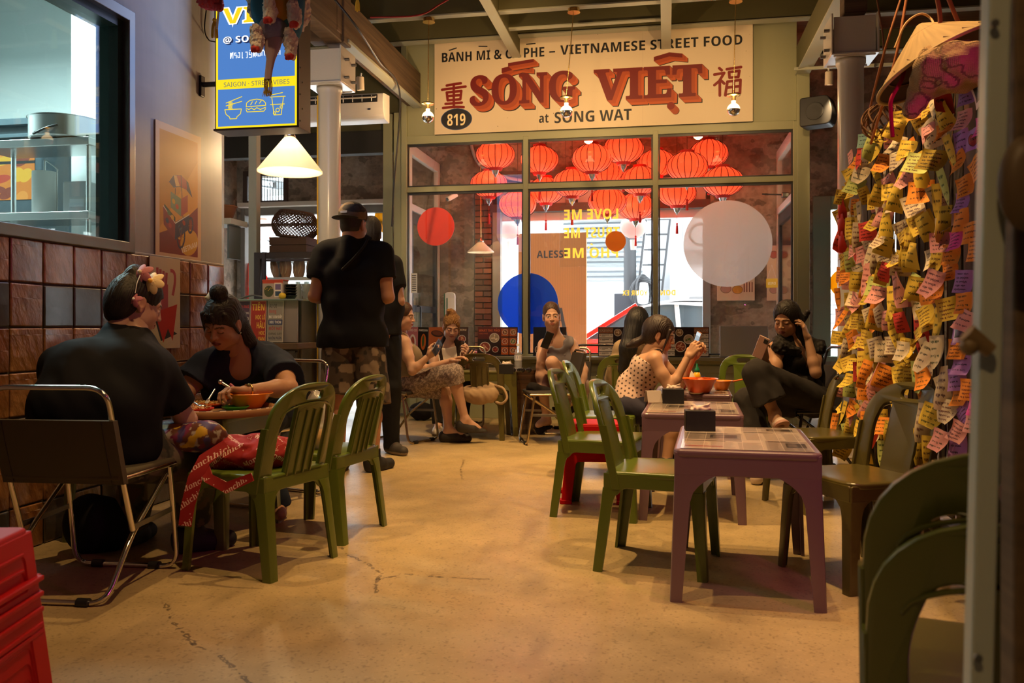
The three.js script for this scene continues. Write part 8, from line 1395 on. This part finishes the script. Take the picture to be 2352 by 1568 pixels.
{ // taxi
const W = 1.7, t = thing('taxi', 'red and white taxi parked in the street beyond the window', 'car', [-1.35, -0.12, -14.4]);
const red = phy([0.62, 0.03, 0.02], 0.25, { clearcoat: 1 }), wh = phy([0.72, 0.72, 0.72], 0.25, { clearcoat: 1 }), gl = phy([0.10, 0.13, 0.15], 0.08, { clearcoat: 1 });
obj('lower_body', ext(shp(rounded([[-1.0, 0.28, 0.1], [3.5, 0.28, 0.1], [3.55, 0.7, 0.15], [3.3, 0.92, 0.12], [0.25, 0.95, 0.1], [-0.85, 0.78, 0.2], [-1.05, 0.55, 0.1]])), W, 0.06), red, t);
const roofPts = [[0.05, 0.93], [0.85, 1.42, 0.25], [1.4, 1.53, 0.3], [2.3, 1.5, 0.3], [3.15, 0.95]];
obj('cabin', ext(shp(rounded([[0.1, 0.9], ...roofPts.slice(1, 4), [3.1, 0.9]])), W - 0.22, 0.05).translate(0, 0, 0.11), gl, t);
obj('roof', ext(shp(rounded([[0.86, 1.40, 0.05], [1.4, 1.55, 0.3], [2.3, 1.53, 0.3], [2.62, 1.36, 0.03], [2.25, 1.46, 0.2], [1.4, 1.47, 0.2]])), W - 0.16, 0.03).translate(0, 0, 0.08), wh, t);
for (const [a, b] of [[[0.06, 0.92], [0.92, 1.46]], [[1.55, 0.92], [1.5, 1.48]], [[3.14, 0.92], [2.5, 1.44]]]) obj('pillar', bar([a[0], a[1], W - 0.09], [b[0], b[1], W - 0.13], 0.06, 0.07, 0.01), a[0] < 1 ? red : wh, t);
for (const x of [1.05, 1.9]) obj('headrest', rb(0.1, 0.2, 0.26, 0.04, x, 1.05, W - 0.5), dkg, t);
obj('mirror', rb(0.12, 0.12, 0.2, 0.04, 0.42, 1.0, W + 0.08), red, t); obj('sill_strip', bar([-0.8, 0.4, W + 0.01], [3.4, 0.4, W + 0.01], 0.03, 0.06), dkg, t);
for (const x of [-0.25, 2.65]) { const w = obj('wheel', cy(0.32, 0.32, 0.2, x, 0.32, W - 0.1, 32, Math.PI / 2), M.black, t); obj('hub', cy(0.19, 0.19, 0.04, x, 0.32, W + 0.01, 24, Math.PI / 2), M.steel, w); const w2 = obj('wheel', cy(0.32, 0.32, 0.2, x, 0.32, 0.1, 32, Math.PI / 2), M.black, t); }
const tx = canvasTex(256, 48, (g, w, h) => { g.fillStyle = '#b9a8a4'; g.fillRect(0, 0, w, h); g.fillStyle = '#7a3a38'; fitText(g, 'TAXI METER', 12, 244, 36, 34); });
obj('door_lettering', sheet(0.9, 0.13, 2.15, 0.78, W + 0.004), std('#fff', 0.4, { map: tx }), t);
}
{ // banner
const tex = canvasTex(320, 768, (g, w, h) => {
g.fillStyle = '#96561f'; g.fillRect(0, 0, w, h); g.fillStyle = 'rgba(90,45,10,0.25)'; for (let i = 0; i < 40; i++) g.fillRect(i * 8, 0, 2, h);
g.fillStyle = '#1c1512'; fitText(g, 'ALESSI', 88, 232, 112, 46, 'bold');
g.strokeStyle = '#2b211a'; g.lineWidth = 7; for (let i = -3; i <= 3; i++) { g.beginPath(); g.moveTo(140 + i * 16, 440); g.quadraticCurveTo(140 + i * 24, 330, 140 + i * 6, 270); g.stroke(); } g.lineWidth = 16; g.beginPath(); g.moveTo(165, 350); g.lineTo(200, 345); g.lineTo(236, 520); g.stroke();
});
const a = [-1.998, 2.392, -12.4], b = [-1.147, 2.376, -12.4], t = thing('banner', 'tall orange banner board with black lettering and a plant drawing in the street', 'banner', [(a[0] + b[0]) / 2 - 0.08, -0.12, -12.42]);
board('panel', b[0] - a[0] + 0.16, a[1] + 0.12, 0.06, std('#fff', 0.6, { map: tex }), std([0.5, 0.3, 0.12], 0.6), t, 0, (a[1] + 0.12) / 2, 0.03);
for (const s of [-1, 1]) obj('foot', rb(0.08, 0.06, 0.5, 0.01, s * 0.36, 0.03, 0), dkg, t);
}
{ // eaves over the pavement, held by the outer wall
const t = thing('pavement_canopy', 'white steel canopy with cross bars over the pavement outside', 'canopy', [-1, 2.9, -10.9]);
for (let i = 0; i < 3; i++) obj('rail', bar([-6.5, 0.02 + i * 0.12, -0.4 - i * 0.9], [4, 0.02 + i * 0.12, -0.4 - i * 0.9], 0.08, 0.09), std([0.45, 0.46, 0.47], 0.6), t);
for (let i = 0; i < 11; i++) obj('rafter', bar([-6.3 + i, 0.06, 0.0], [-6.3 + i, 0.36, -2.4], 0.05, 0.08), gry, t);
}
for (const [l, p] of [['pale pink paper lantern outside at the left edge of the shop entrance', [-2.269, 2.452, -12.2]], ['pale pink paper lantern outside by the small orange disc', [-.458, 2.439, -12.2]], ['pale pink paper lantern outside the left street window', [-6.342, 2.556, -12.6]]]) {
const t = thing('street_lantern', l, 'lantern', p); obj('shade', lathe(Array.from({ length: 13 }, (_, i) => { const a = -1.2 + i * 0.2; return [0.19 * Math.cos(a), 0.17 * Math.sin(a)]; }), 28), phy([0.8, 0.45, 0.4], 0.7, { transmission: 0.4 }), t); obj('tail', cy(0.05, 0.04, 0.14, 0, -0.26, 0), std([0.7, 0.68, 0.62], 0.7), t); obj('cap', cy(0.07, 0.08, 0.03, 0, 0.17, 0), std([0.6, 0.1, 0.06], 0.6), t); obj('cord', rod([0, 0.18, 0], [0, 1.1, 0], 0.004), M.black, t);
}
// ---------------------------------------------------------------- the wall of hand-written notes on the right
const NX = 1.06;
{
const t = thing('note_stand', 'dark wooden board stand and cords that carry the paper notes', 'stand', [NX + 0.09, 0, -4.0]);
for (let i = 0; i < 7; i++) obj('plank', muv(rb(0.03, 1.95, 0.135, 0.005, 0.0 + 0.008 * (i % 2), 1.0, 1.36 - i * 0.14)), std([0.06, 0.018, 0.014], 0.7), t);
obj('rail', [muv(bar([0.03, 1.98, 1.45], [0.03, 2.16, -1.35], 0.04, 0.05))], M.wood, t); obj('rail', muv(bar([0.03, 0.12, 1.45], [0.03, 0.12, -1.35], 0.04, 0.05)), M.wood, t);
for (const z of [1.42, -0.2, -1.33]) obj('upright', muv(bar([0.04, 0, z], [0.04, 2.2, z], 0.05, 0.05)), M.wood, t);
for (let i = 0; i < 15; i++) { const z = 0.36 - i * 0.115; obj('cloth_strip', loft([0, 1, 2, 3, 4, 5, 6].map((k) => { const y = 0.22 + k * 0.31, w = 0.036 + 0.018 * hash(i, k), o = 0.02 * (hash(k, i, 4) - 0.5), dx = 0.012 * (hash(k, i, 9) - 0.5); return [[dx - 0.004, y, z + o - w], [dx + 0.004, y, z + o - w], [dx + 0.004, y, z + o + w], [dx - 0.004, y, z + o + w]]; })), std([0.022, 0.013, 0.010], 0.9), t); }
for (let i = 0; i < 14; i++) { const z = 0.4 - i * 0.1; obj('cord', tube([[-0.05, 0.3, z], [-0.06, 0.9, z + 0.01], [-0.05, 1.5, z - 0.01], [-0.02, 2.05, z]], 0.0025, false, 10, 4), std([0.10, 0.05, 0.025], 0.8), t); }
}
{
const scribble = (seed) => canvasTex(128, 128, (g, w, h) => { g.fillStyle = '#ffffff'; g.fillRect(0, 0, w, h); g.strokeStyle = ['#1c1c3a', '#1a1a1a', '#5a1a2a', '#20304a', '#1a3a20', '#3a1a4a'][seed % 6]; g.lineWidth = 2.1; g.lineCap = 'round'; const n = 3 + (seed % 3), s = 108 / n; for (let r = 0; r < n; r++) { let x = 12 + 14 * hash(seed, r); const y = 20 + r * s; while (x < 104 - 26 * hash(r, seed, 2)) { const a = 5 + 6 * hash(x | 0, r, seed), b = 4 + 9 * hash(x | 0, r, seed + 7); g.beginPath(); g.moveTo(x, y + b * 0.5); g.quadraticCurveTo(x + a * 0.3, y - b, x + a * 0.6, y + b * 0.6); g.quadraticCurveTo(x + a * 0.8, y + b, x + a, y); g.stroke(); x += a + (hash(x | 0, seed) > 0.75 ? 9 : 2); } } });
const heartTex = canvasTex(128, 128, (g, w) => { g.fillStyle = '#fff'; g.fillRect(0, 0, w, w); g.strokeStyle = '#1a1030'; g.lineWidth = 6; g.beginPath(); g.moveTo(64, 108); g.bezierCurveTo(-10, 60, 20, 4, 64, 40); g.bezierCurveTo(108, 4, 138, 60, 64, 108); g.stroke(); g.fillStyle = '#ff6a4a'; g.fill(); g.fillStyle = '#1a1030'; fitText(g, 'TNP', 36, 92, 72, 26); });
const photoTex = canvasTex(128, 150, (g, w, h) => { g.fillStyle = '#fff'; g.fillRect(0, 0, w, h); g.fillStyle = '#15101a'; g.fillRect(12, 12, w - 24, h - 46); g.fillStyle = '#8a6a5a'; g.beginPath(); g.arc(58, 56, 14, 0, 7); g.fill(); g.fillStyle = '#5a4a6a'; g.fillRect(36, 72, 52, 32); });
const S = [0, 1, 2, 3, 4, 5].map(scribble), K = { yellow: [0.72, 0.50, 0.05], cream: [0.70, 0.58, 0.40], pink: [0.75, 0.33, 0.32], orange: [0.82, 0.27, 0.02], green: [0.50, 0.56, 0.16], magenta: [0.80, 0.07, 0.42], violet: [0.42, 0.20, 0.62], teal: [0.25, 0.42, 0.40], red: [0.70, 0.06, 0.05] }, mats = {};
for (const k in K) mats[k] = S.map((m) => std(K[k], 0.75, { map: m }));
// a curled slip of paper, 76 mm square, hung at its top edge
const slip = (w, h, curl, twist, dog) => { const g = new THREE.BoxGeometry(w, h, 0.0008, 5, 6, 1).translate(0, -h / 2, 0), P = g.attributes.position; for (let i = 0; i < P.count; i++) { const x = P.getX(i), y = P.getY(i), t = -y / h, a = twist * t * t, c = dog * Math.max(0, x / w + t - 0.9); P.setXYZ(i, x * Math.cos(a), y + curl * 0.3 * t * t * h, P.getZ(i) + curl * t * t * h + x * Math.sin(a) + c * 0.05 + 0.006 * Math.sin(x * 70 + t * 3)); } g.computeVertexNormals(); return g; };
const slips = [slip(0.076, 0.076, 0.25, 0.2, 0.5), slip(0.076, 0.076, -0.2, -0.3, 0), slip(0.05, 0.1, 0.2, 0.9, 0.3), slip(0.045, 0.12, -0.15, -1.1, 0), slip(0.06, 0.08, 0.5, 0.4, 1), slip(0.03, 0.13, 0.2, 1.4, 0), slip(0.07, 0.07, 0.1, 0.6, 0.8), slip(0.05, 0.07, -0.4, -0.5, 0.4)];
const squares = [slip(0.078, 0.078, 0.12, 0.06, 0.2), slip(0.078, 0.078, 0.22, -0.08, 0.4), slip(0.078, 0.085, 0.08, 0.1, 0)];
const height = (y) => (y > 1.6 ? 'at the top' : y > 1.15 ? 'at head height' : y > 0.75 ? 'at table height' : 'low down'), along = (z) => (z < -4.7 ? 'far end' : z < -4.1 ? 'middle' : z < -3.5 ? 'nearer part' : 'near edge');
const put = (geo, k, p, r, what) => { const o = new THREE.Mesh(geo, what?.m ?? mats[k][Math.floor(rnd(0, 5.99))]); o.name = numbered('paper_note'); o.castShadow = o.receiveShadow = true; o.position.set(...p); o.rotation.set(r[0], r[1], r[2], 'YXZ'); const l = what?.l ?? `${k} paper note hung ${height(p[1])} on the ${along(p[2])} of the note wall`; scene.add(tag(o, l, 'note', `${k} notes ${height(p[1])} on the ${along(p[2])}`)); return o; };
const pick = () => { const q = rnd(); return q < 0.40 ? 'yellow' : q < 0.66 ? 'cream' : q < 0.80 ? 'pink' : q < 0.90 ? 'orange' : q < 0.96 ? 'green' : 'red'; };
// strings of small notes
for (let s = 0; s < 19; s++) { const z = -5.30 + s * 0.105, top = 1.98 - 0.05 * Math.abs(Math.sin(s * 2.1)) - (s < 2 ? 0.12 : 0), n = 13; for (let i = 0; i < n; i++) { const y = top - i * 0.122 - rnd(0, 0.03); if (y < 0.32) break; if (hash(s, i, 5) > 0.93) continue; put(slips[Math.floor(rnd(0, 7.99))], pick(), [NX - 0.015 - rnd(0, 0.05), y, z + rnd(-0.05, 0.05)], [rnd(-0.25, 0.15), -Math.PI / 2 + rnd(0.35, 1.35), rnd(-0.45, 0.45)]).scale.setScalar(rnd(1.1, 1.4)); } }
// squares stuck to the boards at the near edge: [px, py, colour]
const near = [[2222,215,'violet',0.1],[2216,272,'pink',-0.08],[2205,320,'violet',0.05],[2252,330,'orange',0.5],[2195,380,'orange',0.5],[2230,385,'orange',0.55],[2212,432,'orange',0.2],[2210,465,'violet',0],[2207,500,'orange',0.03],[2228,535,'orange',0.05],[2195,550,'magenta',0.1],[2240,575,'orange',0.05],[2180,585,'orange',0.05],[2178,622,'orange',0.1],[2215,640,'violet',-0.1],[2216,690,'orange',0.02],[2222,730,'pink',-0.35],[2205,745,'violet',0.1],[2199,798,'orange',0.1],[2210,838,'violet',0],[2194,865,'violet',0.08],[2225,895,'orange',0],[2203,905,'orange',0.1],[2205,950,'violet',0.6],[2235,965,'pink',-0.1],[2204,985,'pink',-0.15],[2200,1015,'violet',0.1],[2244,915,'magenta',0],[2265,285,'magenta',0.2]];
const places = [[1.05, 1.859, -3.244], [1.05, 1.778, -3.271], [1.05, 1.715, -3.321], [1.04, 1.654, -3.088], [1.04, 1.631, -3.336], [1.05, 1.586, -3.188], [1.05, 1.543, -3.289], [1.05, 1.487, -3.298], [1.04, 1.425, -3.28], [1.05, 1.37, -3.218], [1.03, 1.353, -3.304], [1.05, 1.311, -3.167], [1.035, 1.308, -3.368], [1.045, 1.248, -3.425], [1.05, 1.206, -3.275], [1.04, 1.124, -3.249], [1.04, 1.061, -3.213], [1.05, 1.019, -3.321], [1.04, .959, -3.317], [1.05, .901, -3.298], [1.04, .852, -3.331], [1.04, .821, -3.196], [1.05, .789, -3.33], [1.05, .719, -3.321], [1.05, .708, -3.188], [1.04, .662, -3.285], [1.05, .605, -3.345], [1.045, .772, -3.135], [1.045, 1.711, -3.063]];
near.forEach(([x, y, c, r], i) => put(squares[i % 3], c, places[i], [rnd(-0.1, 0.05), -Math.PI / 2 + 0.42 + rnd(-0.12, 0.2), r + rnd(-0.08, 0.08)], { l: `large square ${c} note stuck ${height(places[i][1])} on the boards by the door post` }));
put(squares[0], 'violet', [1.03, 1.678, -3.123], [0, -Math.PI / 2 + 0.5, 0.15], { m: std(K.violet, 0.75, { map: heartTex }), l: 'violet square note with a hand-drawn heart near the top by the door post' });
put(slip(0.086, 0.1, 0.05, 0, 0), 'cream', [1.04, 1.844, -3.112], [0, -Math.PI / 2 + 0.45, 0.4], { m: std([0.75, 0.6, 0.75], 0.4, { map: photoTex }), l: 'small white framed photo print tilted at the top by the door post' });
put(slip(0.07, 0.08, 0.05, 0, 0), 'violet', [1.035, 1.026, -3.274], [0, -Math.PI / 2 + 0.45, 0.1], { m: std([0.6, 0.4, 0.7], 0.4, { map: photoTex }), l: 'small violet photo print stuck below the big orange notes by the door post' });
put(squares[2], 'yellow', [1, .473, -3.808], [0.2, -Math.PI / 2 + 0.6, -0.1], { l: 'single yellow note with dark writing at the very bottom of the note wall' });
put(squares[1], 'yellow', [1.02, 1.055, -3.618], [0, -Math.PI / 2 + 0.5, 0.35], { l: 'bare bright yellow-green square note in the middle of the note wall' });
put(squares[0], 'teal', [1, 1.99, -4.576], [0, -Math.PI / 2 + 1.0, -0.05], { l: 'single teal note at the top left corner of the note wall' });
for (const y of [0, 1, 2]) put(slips[3], 'red', [[1, 1.72, -5.238][0], 1.76 - y * 0.1, -5.2], [0, -1, 0.05], { m: std([0.6, 0.02, 0.01], 0.5), l: ['upper', 'middle', 'lower'][y] + ' plain red paper strip at the far end of the note wall' });
}
// hats, sacking and cords above the notes
{
const straw = std([0.46, 0.30, 0.12], 0.8, { map: tile(256, 256, (u, v) => 0.75 + 0.5 * (fbm(u, v, 90, 4, 3, 5) - 0.5), [1, 1], true) });
const h = thing('conical_hat', 'large conical straw hat hung upside over the note wall', 'hat', [0.978, 1.943, -3.278]); 
const cone = obj('shell', lathe([[0.235, 0], [0.237, 0.003], [0.12, 0.095], [0.012, 0.175], [0, 0.178]], 48), straw, h); obj('lining', lathe([[0, 0.17], [0.012, 0.168], [0.12, 0.089], [0.232, 0.0]], 48), std([0.10, 0.05, 0.03], 0.8), h);
obj('rim', new THREE.TorusGeometry(0.235, 0.007, 8, 60).rotateX(Math.PI / 2), std([0.42, 0.28, 0.11], 0.7), h);
for (let i = 0; i < 20; i++) { const a = (i / 20) * Math.PI * 2; obj('stitch', rod([0.238 * Math.cos(a), -0.004, 0.238 * Math.sin(a)], [0.205 * Math.cos(a + 0.14), 0.03, 0.205 * Math.sin(a + 0.14)], 0.0018, 0.0018, 5), std([0.15, 0.06, 0.02], 0.8), h); }
for (let k = 1; k < 4; k++) obj('hoop', new THREE.TorusGeometry(0.235 - k * 0.055, 0.003, 6, 48).rotateX(Math.PI / 2).translate(0, k * 0.045 - 0.006, 0), std([0.2, 0.1, 0.04], 0.8), h);
h.rotation.set(-0.25, 0.2, 0.42);
tag(obj('chin_ribbon', tube([[0.833, 1.927, -3.201], [0.813, 1.867, -3.177], [0.78, 1.806, -3.17], [0.777, 1.76, -3.17], [0.783, 1.669, -3.171]], 0.007), cloth([0.35, 0.01, 0.04])), 'dark red ribbon trailing from the straw hat', 'ribbon');
const burlap = std([0.36, 0.22, 0.10], 0.95, { bumpMap: tile(128, 128, (u, v) => 0.5 + 0.25 * Math.sin(u * 200) + 0.25 * Math.sin(v * 200), [6, 6], false), bumpScale: 0.003 });
tag(obj('burlap_sack', muv(skin([E([0.953, 1.89, -3.1], [0.13, 0.07, 0.10], { k: 0.05 }), E([1.022, 1.881, -3.082], [0.11, 0.075, 0.10], { k: 0.05 }), C([0.877, 1.85, -3.127], [0.846, 1.753, -3.152], 0.045, 0.03, { k: 0.05 }), C([0.879, 1.926, -3.107], [0.932, 1.819, -3.056], 0.03, 0.02, { k: 0.03 })], 0.008, { noise: (x, y, z) => 0.014 * noise3(x * 16, y * 16, z * 16) + 0.008 * noise3(x * 34, y * 34, z * 34) })), burlap), 'crumpled brown burlap sack draped under the straw hat', 'sack');
const w = thing('wicker_ball', 'small brown wicker basket tucked behind the notes under the hat', 'basket', [1.01, 1.969, -4.249]); const st = []; for (let k = 0; k < 18; k++) { const p = []; for (let i = 0; i <= 8; i++) { const a = -1.3 + (i / 8) * 2.6, b = (k / 18) * Math.PI * 2 + i * 0.16 * (k % 2 ? 1 : -1); p.push([0.1 * Math.cos(a) * Math.cos(b), 0.085 * Math.sin(a), 0.1 * Math.cos(a) * Math.sin(b)]); } st.push(tube(p, 0.005, false, 10, 4)); } tag(obj('weave', st, std([0.16, 0.07, 0.025], 0.7), w), null, null, null, 'stuff');
const cd = (l, pts, r, c) => tag(obj('hanging_cord', tube(pts, r), std(c, 0.7)), l, 'cord');
cd('orange cord crossing the light strip left of the hat', [[1.009, 2.427, -3.842], [0.964, 2.168, -3.834], [0.934, 1.991, -3.93], [0.926, 1.845, -4.132]], 0.006, [0.35, 0.11, 0.03]);
cd('orange cord hanging left of the hat toward the teal note', [[1.018, 2.466, -3.946], [0.953, 2.257, -3.934], [0.945, 2.105, -4.136], [1.011, 1.998, -4.656]], 0.005, [0.33, 0.12, 0.04]);
cd('leather strap holding the near side of the hat', [[0.939, 2.189, -3.22], [0.952, 2.112, -3.222], [0.955, 2.043, -3.223]], 0.008, [0.30, 0.09, 0.03]);
cd('leather strap slanting to the right side of the hat', [[0.973, 2.189, -3.226], [1.003, 2.112, -3.231], [1.027, 2.056, -3.236]], 0.008, [0.30, 0.09, 0.03]);
cd('thin cane hoop curving over the hat', [[0.849, 2.055, -3.407], [0.889, 2.145, -3.414], [0.945, 2.183, -3.424], [0.986, 2.161, -3.432], [0.971, 2.077, -3.327]], 0.004, [0.55, 0.33, 0.15]);
cd('dark cord beside the round post left of the notes', [[1.095, 2.783, -4.773], [1.136, 2.46, -4.78], [1.104, 2.256, -4.876], [1.079, 2.04, -5.075]], 0.005, [0.22, 0.09, 0.03]);
}
// ---------------------------------------------------------------- lion puppet before the box sign
{
const o = [-1.962, 2.545, -4.065], L = (p) => sub3(p, o), t = thing('lion_puppet', 'blue and white furry puppet with red paws hanging before the box sign', 'puppet', o);
const fur = (x, y, z) => 0.006 * noise3(x * 90, y * 60, z * 90) + 0.004 * noise3(x * 180, y * 160, z * 180), white = std([0.62, 0.56, 0.5], 0.95), redm = std([0.45, 0.02, 0.015], 0.7);
obj('coat', skin([E(L([-1.938, 2.661, -4.079]), [0.115, 0.17, 0.09], { k: 0.04 }), E(L([-1.907, 2.56, -4.085]), [0.065, 0.10, 0.06], { k: 0.04 }), E(L([-2.048, 2.638, -4.059]), [0.05, 0.10, 0.06], { k: 0.04 })], 0.006, { noise: folds(0.004, 20) }), cloth([0.05, 0.17, 0.27]), t);
obj('belly', skin([E(L([-1.922, 2.627, -4.021]), [0.06, 0.085, 0.06])], 0.006), cloth([0.42, 0.22, 0.03]), t);
obj('rump', skin([E(L([-1.964, 2.509, -4.024]), [0.078, 0.075, 0.07])], 0.005, { noise: (x, y, z) => 0.002 * noise3(x * 200, y * 200, z * 200) }), cloth([0.20, 0.20, 0.29]), t);
const pw = [[[-2.023, 2.455, -3.972], [-2.018, 2.405, -3.953]], [[-1.863, 2.444, -4.011], [-1.855, 2.371, -3.993]], [[-1.949, 2.586, -3.965], [-1.948, 2.542, -3.945]], [[-1.838, 2.579, -3.996], [-1.825, 2.524, -3.978]]];
for (const [a, b] of pw) { const f = obj('leg', skin([C(L(a), L(b), 0.028, 0.03), C(L(add3(a, [0, 0.04, 0.02])), L(a), 0.026, 0.028)], 0.004, { noise: fur }), white, t); obj('paw', skin([E(L(add3(b, [0, -0.012, 0.012])), [0.024, 0.018, 0.022]), ...[-1, 0, 1].map((s) => E(L(add3(b, [s * 0.014, -0.024, 0.02])), [0.008, 0.010, 0.009], { k: 0.006 }))], 0.003), redm, f); obj('cuff', new THREE.TorusGeometry(0.029, 0.004, 6, 20).rotateX(Math.PI / 2).translate(...L(add3(a, [0, 0.012, 0]))), redm, f); }
obj('mane', skin([E(L([-1.867, 2.699, -4.133]), [0.05, 0.16, 0.06]), E(L([-2.1, 2.721, -4.09]), [0.04, 0.12, 0.05])], 0.006, { noise: (x, y, z) => 0.012 * noise3(x * 60, y * 60, z * 60) + fur(x, y, z) }), white, t);
obj('tail', loft([[[-1.954, 2.462, -4.005], 0.05, 0.03], [[-1.956, 2.406, -3.995], 0.042, 0.026], [[-1.958, 2.352, -3.984], 0.024, 0.016], [[-1.967, 2.298, -3.982], 0.020, 0.012], [[-1.973, 2.249, -3.981], 0.019, 0.010]].map(([p, a, b]) => { const q = L(p), r = []; for (let i = 0; i < 14; i++) { const u = (i / 14) * Math.PI * 2; r.push([q[0] + a * Math.cos(u), q[1], q[2] + b * Math.sin(u)]); } return r; })), cloth([0.36, 0.26, 0.27]), t);
const fr = []; for (let i = 0; i < 26; i++) { const x = -0.019 + 0.038 * (i / 25), p = L([-1.973, 2.249, -3.981]); fr.push(tube([[p[0] + x, p[1] + 0.005, p[2] + rnd(-0.008, 0.008)], [p[0] + x * 1.1 + rnd(-0.004, 0.004), p[1] - 0.04, p[2] + rnd(-0.01, 0.01)], [p[0] + x * 1.2 + rnd(-0.008, 0.008), p[1] - 0.075 - rnd(0, 0.012), p[2]]], 0.0016, false, 6, 4)); }
tag(obj('fringe', fr, std([0.35, 0.24, 0.02], 0.8), t), null, null, null, 'stuff');
for (const [x, z] of [[620, 4.35], [672, 4.35]]) obj('string', rod(L(x === 620 ? [-1.999, 2.702, -4.058] : [-1.885, 2.702, -4.079]), L(x === 620 ? [-1.999, 3.639, -4.058] : [-1.885, 3.639, -4.079]), 0.002, 0.002, 5), M.black, t);
const t2 = thing('lion_puppet', 'red trimmed puppet paw hanging in at the top left of the box sign', 'puppet', [-2.368, 2.723, -4.143]); obj('paw', skin([E([0, 0, 0], [0.06, 0.032, 0.05]), C([0, 0, 0], [0.05, -0.04, 0.02], 0.03, 0.018), E([-0.05, 0.03, 0], [0.04, 0.05, 0.04])], 0.005, { noise: fur }), std([0.42, 0.03, 0.04], 0.8), t2); obj('ribbon', bar([0.05, -0.02, 0.02], [0.025, -0.14, 0.0], 0.012, 0.004), white, t2); obj('string', rod([0, 0.03, 0], [0, 1.2, 0], 0.002, 0.002, 5), M.black, t2);
for (const [l, p] of [['yellow tassel hanging at the left edge of the box sign', [-2.42, 2.67, -4.256]], ['yellow tassel hanging from the ceiling beside the timber beam', [-2.363, 3.555, -6.279]]]) { const s = thing('tassel', l, 'tassel', p); const q = []; for (let i = 0; i < 14; i++) { const a = (i / 14) * 6.283; q.push(tube([[0.004 * Math.cos(a), 0, 0.004 * Math.sin(a)], [0.014 * Math.cos(a), -0.03, 0.012 * Math.sin(a)], [0.017 * Math.cos(a), -0.085 - rnd(0, 0.01), 0.015 * Math.sin(a)]], 0.003, false, 6, 4)); } tag(obj('threads', q, std([0.65, 0.40, 0.02], 0.8), s), null, null, null, 'stuff'); obj('knot', sp(0.012, 0, 0.004, 0), std([0.6, 0.36, 0.02], 0.7), s); obj('string', rod([0, 0.01, 0], [0, 1.0, 0], 0.002, 0.002, 5), M.black, s); }
}
// ---------------------------------------------------------------- magenta light tube high on the right, off the picture
{
const t = thing('neon_tube', 'magenta light tube fixed upright beside the note wall, off the picture', 'lamp', [1.3, 1.35, -2.3]);
obj('tube', rod([0, 0, 0], [0, 0.6, 0], 0.02), glow([1, 0.1, 0.6], 6), t); obj('holder', rb(0.05, 0.66, 0.03, 0.006, 0.03, 0.3, 0.02), M.white, t); obj('pole', rod([0.045, -1.35, 0.03], [0.045, 0.6, 0.03], 0.012), M.white, t); obj('base', cy(0.12, 0.13, 0.02, 0.045, -1.34, 0.03), M.black, t);
const a = new THREE.RectAreaLight(new THREE.Color().setRGB(1, 0.06, 0.5), 88, 0.05, 0.6); a.position.set(-0.022, 0.3, -0.012); t.add(a); a.lookAt(0.1, 0.5, -3.2);
}
// ---------------------------------------------------------------- ceiling track lamps: a can with a glowing face, and its beam
TRACK.forEach(([x, y, z, ax, az, k, cone, soft], i) => {
const wash = az < -9, p = V(x, y, z), to = V(ax, wash ? 3.0 : 0, az), d = to.clone().sub(p).normalize();
const o = thing('track_light', 'white cylinder track lamp aimed down from the dark ceiling, off the picture', 'lamp', [x, y, z], 0, 'ceiling track lamps above the tables');
const turn = new THREE.Quaternion().setFromUnitVectors(V(0, -1, 0), d);
const can = obj('can', lathe([[0, 0.09], [0.03, 0.088], [0.036, 0.075], [0.036, -0.05], [0.032, -0.05], [0.032, -0.03], [0, -0.03]], 20).applyQuaternion(turn), M.white, o);
obj('stem', rod([0, 0.07, 0], [0, 4.5 - y, 0], 0.008), M.white, o);
obj('glowing_face', cy(0.031, 0.031, 0.004, 0, -0.03, 0, 20).applyQuaternion(turn), glow([1, 0.75, 0.45], 4), o);
const s = new THREE.SpotLight(new THREE.Color().setRGB(...WARM), k, 0, cone, 0.55, 2);
s.position.copy(d.clone().multiplyScalar(0.055)); s.castShadow = true; s.shadow.radius = soft ?? 1.6; o.add(s);
const t = new THREE.Object3D(); t.position.copy(d.clone().multiplyScalar(2)); o.add(t); s.target = t;
});

renderer.render(scene, camera);
